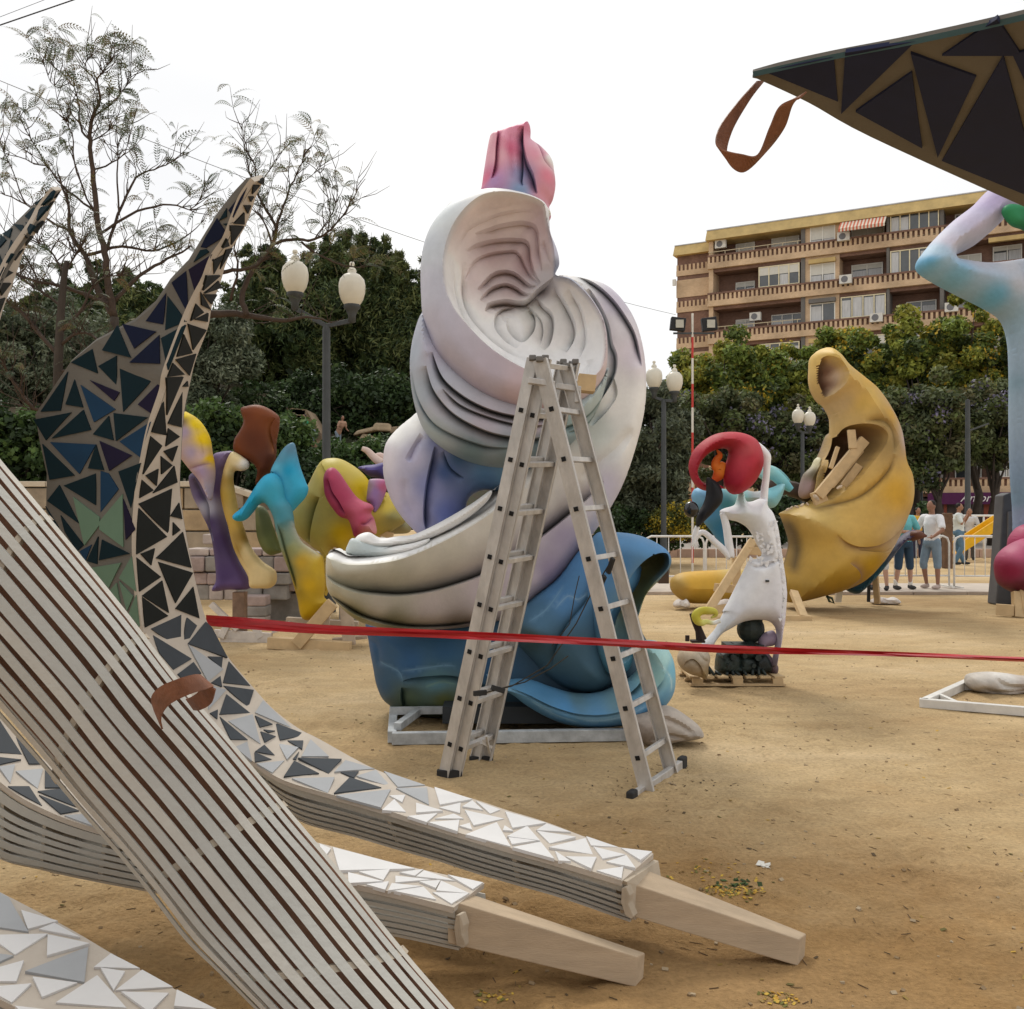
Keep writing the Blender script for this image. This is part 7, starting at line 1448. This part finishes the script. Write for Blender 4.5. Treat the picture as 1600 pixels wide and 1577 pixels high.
def barrier(x0, x1, Y, lbl, ytop=840, Y1=None, grp='white crowd barriers along the walk'):
    Y1 = Y1 or Y; t = thing('crowd_barrier', lbl, 'barrier', (P(x0,0,Y).x, Y, .03), grp)
    a = P(x0,0,Y); b = P(x1,0,Y1); a.z = b.z = 0; zt = 1.06; zb = .26
    g = lambda f, z: Vector((a.x+(b.x-a.x)*f, a.y+(b.y-a.y)*f, z)); L_ = (b-a).length; r = .12/L_
    m = MB(); m.tube([g(0,.03),g(0,zt-.14),g(r*.3,zt-.04),g(r,zt),g(1-r,zt),g(1-r*.3,zt-.04),g(1,zt-.14),g(1,.03)], .021, 8); m.build('frame', BARW, t, smooth=True)
    m = MB(); m.tube([g(0,zb),g(1,zb)], .017, 8); m.build('lower_rail', BARW, t, smooth=True)
    n = max(2,int(L_/.20))
    for i in range(1,n): m = MB(); m.tube([g(i/n,zb),g(i/n,zt)], .009, 6); m.build('bar', BARW, t, smooth=True)
    for f in (.02,.98): m = MB(); m.bar(g(f,.045)+Vector((0,-.3,0)), g(f,.045)+Vector((0,.3,0)), .04, .03); m.build('foot', BARW, t)
barrier(1008,1100,19.2,'white barrier right of the swirl, ending behind the dancer mask')
barrier(1103,1215,19.0,'white barrier behind the white dancer and wooden trestle')
barrier(1363,1483,19.4,'white barrier behind the men by the banana form')
barrier(1491,1620,19.3,'white barrier in front of the yellow slide')
barrier(925,1004,19.3,'white barrier mostly hidden behind the blue base of the swirl')
FF = thing('playground_fence', 'far pale railing round the playground at right', 'fence', (P(1500,0,31).x,31,0), )
for (x0,x1) in ((1468,1560),): 
    for y, r_ in ((806,.035),(822,.015),(840,.015)): m = MB(); m.tube([P(x0,y,31),P(x1,y,31)], r_, 8); m.build('rail', BARW, FF, smooth=True)
    for x in range(x0, x1+1, 23): m = MB(); m.tube([P(x,806,31),P(x,873,31)], .03, 8); m.build('post', BARW, FF, smooth=True)
SL = thing('slide', 'yellow playground slide seen past the lamp post', 'slide', (P(1500,0,29).x,29,0)); YP = mat('slide_yellow',(.72,.40,.01),rough=.4)
for dy in (0,.55):
    m = MB(); a = P(1493,862,29); b = P(1570,812,29); m.bar(a+Vector((0,dy,0)), b+Vector((0,dy,0)), .05, .30); m.build('side', YP, SL, bevel=.02)
m = MB(); m.bar(P(1493,866,29)+Vector((0,.27,0)), P(1570,816,29)+Vector((0,.27,0)), .5, .03); m.build('chute', YP, SL)
m = MB(); m.bar(P(1568,812,29.3), P(1568,878,29.3), .08,.08); m.build('leg', mat('play_green',(.03,.12,.06)), SL)
TBN = thing('litter_bin', 'brown post bin behind the white barrier left of the white shirted walker', 'bin', (P(1480,0,26).x,26,0))
m = MB(); m.box(P(1480,845,26), (.22,.22,1.5)); m.build('body', mat('brown_bin',(.13,.075,.045),rough=.8,var=.3), TBN, bevel=.02)
BSH = thing('bin', 'low dark wooden bollard behind the left barrier', 'bollard', P(1036,910,18.6)); m = MB(); m.box(P(1036,897,18.6), (.20,.2,.36)); m.build('body', mat('dark_wood',(.07,.045,.03),rough=.9), BSH, bevel=.01)

# ================================================================ PEOPLE
SKIN = mat('tanned_skin', (.30,.155,.10), rough=.6, var=.06, scale=4); SKIN2 = mat('fair_skin', (.46,.27,.19), rough=.6, var=.06, scale=4)
HAIR = mat('dark_hair', (.018,.014,.012), rough=.7, var=.2)
def limb(m, pts, rs): 
    m.tube(pts, rs, 10)
    for p, r_ in zip(pts[1:-1], rs[1:-1]): m.ball(p, r_*.98, 10, 6)
    m.ball(pts[0], rs[0], 10, 6); m.ball(pts[-1], rs[-1], 10, 6)
def person(loc, rz, H, lbl, shirt, shorts, skin, armL, armR, legL, legR, group=None, long_legs=False, shoe=None, lean=0, sock=False):
    """arms: [elbow, wrist, fingertip dir]; legs: [knee, ankle]; local frame: x right, -y forward"""
    k = H/1.75; V3 = lambda a: Vector(a)*k
    t = thing('person', lbl, 'person', loc, group, rz); parts = []
    def fin(m, name, mt, vox, par=t):
        me = bpy.data.meshes.new(name); me.from_pydata(m.v, [], m.f); me.materials.append(mt); o = bpy.data.objects.new(name, me); COL.objects.link(o); o.parent = par; remesh(o, vox, 3); return o
    hipL, hipR, shL, shR = V3((-.095,0,.93)), V3((.095,0,.93)), V3((-.19,lean,1.42)), V3((.19,lean,1.42)); m = MB()
    m.tube([V3((0,0,.90)),V3((0,lean*.4,1.08)),V3((0,lean*.8,1.30)),V3((0,lean,1.43)),V3((0,lean,1.50)),V3((0,lean-.01,1.60))], [.13*k,.125*k,.145*k,.10*k,.058*k,.055*k], 14, flat=1.0)
    hc = V3((0,lean-.02,1.655)); m.ball(hc, (.075*k,.092*k,.112*k), 14, 12); m.ball(hc+V3((0,-.03,-.05)), (.055*k,.06*k,.06*k), 10, 8)
    m.ball(hc+V3((0,-.098,-.015)), (.013*k,.022*k,.02*k), 8, 6); m.ball(hc+V3((0,-.088,-.058)), (.026*k,.012*k,.010*k), 8, 6)
    for s_ in (-1,1): m.ball(hc+V3((s_*.077,.01,-.01)), (.012*k,.022*k,.032*k), 8, 6); m.ball(hc+V3((s_*.03,-.083,.018)), (.016*k,.010*k,.010*k), 8, 6)
    for (s0, arm) in ((shL,armL),(shR,armR)):
        e, w_, fd = V3(arm[0]), V3(arm[1]), Vector(arm[2]).normalized(); limb(m, [s0,(s0+e)/2,e,(e+w_)/2,w_], [.058*k,.05*k,.042*k,.038*k,.027*k])
        pc = w_+fd*.05*k; m.ball(pc, (.036*k,.026*k,.045*k), 8, 6); sd = fd.cross(Vector((0,1,.3))).normalized()
        for q in range(4): b0 = pc+sd*(q-1.5)*.016*k+fd*.03*k; m.tube([b0, b0+fd*.035*k+Vector((0,-.008,0)), b0+fd*(.065-.006*abs(q-1.5))*k+Vector((0,-.02,-.01))], [.010*k,.009*k,.007*k], 6)
        m.tube([pc-sd*.025*k, pc-sd*.05*k+fd*.02*k, pc-sd*.055*k+fd*.045*k], [.011*k,.010*k,.008*k], 6)
    for (h, leg) in ((hipL,legL),(hipR,legR)):
        kn, an = V3(leg[0]), V3(leg[1]); limb(m, [h,(h+kn)/2,kn,(kn*.6+an*.4),an], [.085*k,.072*k,.050*k,.052*k,.034*k])
    fin(m, 'body', skin, .011)
    m = MB(); m.ball(hc+V3((0,.022,.03)), (.082*k,.086*k,.095*k), 14, 10); fin(m, 'hair', HAIR, .013)
    m = MB(); m.tube([V3((0,0,.86)),V3((0,lean*.2,.98)),V3((0,lean*.4,1.12)),V3((0,lean*.8,1.30)),V3((0,lean,1.43)),V3((0,lean,1.485))], [.150*k,.150*k,.142*k,.162*k,.125*k,.072*k], 16)
    for (s0, arm) in ((shL,armL),(shR,armR)): e = V3(arm[0]); limb(m, [V3((0,lean,1.40))*.3+s0*.7, s0, s0.lerp(e,.75)], [.085*k,.078*k,.070*k])
    fin(m, 'shirt', shirt, .014)
    m = MB(); m.tube([V3((0,0,.98)),V3((0,0,.90)),V3((0,0,.84))], [.15*k,.16*k,.14*k], 14)
    for (h, leg) in ((hipL,legL),(hipR,legR)):
        kn, an = V3(leg[0]), V3(leg[1]); limb(m, [h,(h+kn)/2,kn]+([(kn+an)/2,an] if long_legs else [kn.lerp(an,.12)]), [.100*k,.092*k,.078*k]+([.070*k,.064*k] if long_legs else [.078*k]))
    fin(m, 'shorts' if not long_legs else 'trousers', shorts, .014)
    for leg in (legL,legR):
        an = V3(leg[1]); m = MB(); m.ball(an+V3((0,-.05,-.055)), (.048*k,.135*k,.042*k), 12, 8); m.ball(an+V3((0,.01,-.03)), (.045*k,.055*k,.05*k), 10, 6); fin(m, 'shoe', shoe or LRB, .012)
        if sock: m = MB(); m.tube([an+V3((0,0,-.02)), an+V3((0,0,.11))], [.043*k,.046*k], 10); fin(m, 'sock', WHITE, .012)
    return t
C_ = lambda n, c: mat(n, c, rough=.85, var=.14, scale=7, bump=.4, bscale=14)
def ground_at(px, Y): return (P(px,0,Y).x, Y, .02)
person(ground_at(1456,19.2), R(-62), 1.74, 'man in white t-shirt and denim shorts standing with one hand on his hip', C_('white_tshirt',(.76,.75,.76)), C_('denim_shorts',(.20,.27,.34)), SKIN,
 [(-.42,.02,1.14),(-.24,-.10,.98),(.6,-.3,-.6)], [(.36,-.14,1.18),(.30,-.34,1.05),(0,-1,-.1)], [(-.12,-.10,.50),(-.14,.02,.09)], [(.11,.03,.50),(.14,.0,.09)], shoe=C_('pale_trainers',(.45,.36,.32)))
person(ground_at(1412,19.0), R(14), 1.72, 'man in turquoise shirt and navy shorts with folded arms beside the banana form', C_('turquoise_shirt',(.16,.50,.54)), C_('navy_shorts',(.03,.06,.10)), SKIN2,
 [(-.30,-.06,1.17),(-.02,-.24,1.16),(1,-.2,.1)], [(.30,-.06,1.17),(.02,-.20,1.13),(-1,-.2,.1)], [(-.13,-.02,.50),(-.17,.02,.09)], [(.13,-.02,.50),(.17,.02,.09)], shoe=C_('dark_trainers',(.05,.05,.05)), sock=True)
person(ground_at(1374,18.9), R(-30), 1.72, 'man half hidden by the banana form in pale long shorts and black shoes', C_('grey_white_top',(.55,.53,.50)), C_('pale_shorts',(.55,.55,.55)), SKIN2,
 [(-.28,0,1.15),(-.28,-.1,.92),(0,-.2,-1)], [(.28,0,1.15),(.28,-.1,.92),(0,-.2,-1)], [(-.11,0,.50),(-.14,.02,.09)], [(.11,-.03,.50),(.15,-.06,.09)])
person(ground_at(1498,27.5), R(60), 1.74, 'far man in white shirt and blue jeans raising a hand to his mouth', C_('far_white_shirt',(.62,.66,.64)), C_('blue_jeans',(.10,.18,.26)), SKIN,
 [(-.26,-.10,1.18),(-.06,-.22,1.44),(.2,-.1,1)], [(.27,-.12,1.20),(.05,-.26,1.42),(-.2,-.1,1)], [(-.10,-.10,.50),(-.10,.08,.09)], [(.10,.06,.50),(.12,-.12,.09)], long_legs=True)
person(ground_at(1434,31), R(10), 1.62, 'distant person in a yellow top between the two near men', C_('yellow_top',(.62,.36,.04)), C_('dark_trousers',(.03,.03,.06)), SKIN,
 [(-.27,0,1.15),(-.24,-.15,.95),(0,-.3,-1)], [(.27,0,1.15),(.24,-.15,.95),(0,-.3,-1)], [(-.10,0,.50),(-.11,.02,.09)], [(.10,0,.50),(.11,.02,.09)], long_legs=True)
person(ground_at(1515,30), R(-20), 1.60, 'distant person in a white top right of the lamp post', C_('far_white_top',(.55,.55,.55)), C_('grey_trousers',(.10,.10,.10)), SKIN,
 [(-.27,0,1.15),(-.24,-.15,.95),(0,-.3,-1)], [(.27,-.1,1.15),(.3,-.3,1.05),(0,-1,0)], [(-.10,0,.50),(-.11,.02,.09)], [(.10,0,.50),(.11,.02,.09)], long_legs=True)
for (px, py, rz, lb_, sh_, ln) in ((489,702,-60,'child in a green shirt climbing the hillside left of the lamp post',C_('green_shirt',(.03,.26,.13)),-.42),(528,704,50,'child with bare arms on the hillside right of the lamp post',C_('tan_shirt',(.42,.25,.17)),-.35)):
    c_ = P(px,py,24.0); person((c_.x,c_.y,c_.z), R(rz), .85, lb_, sh_, C_('kid_shorts',(.20,.24,.28)), SKIN, [(-.28,-.30,1.15),(-.25,-.5,1.05),(0,-1,-.3)], [(.28,-.30,1.15),(.25,-.5,1.0),(0,-1,-.3)], [(-.11,-.15,.50),(-.14,.05,.09)], [(.11,.0,.50),(.15,.1,.09)], lean=ln)
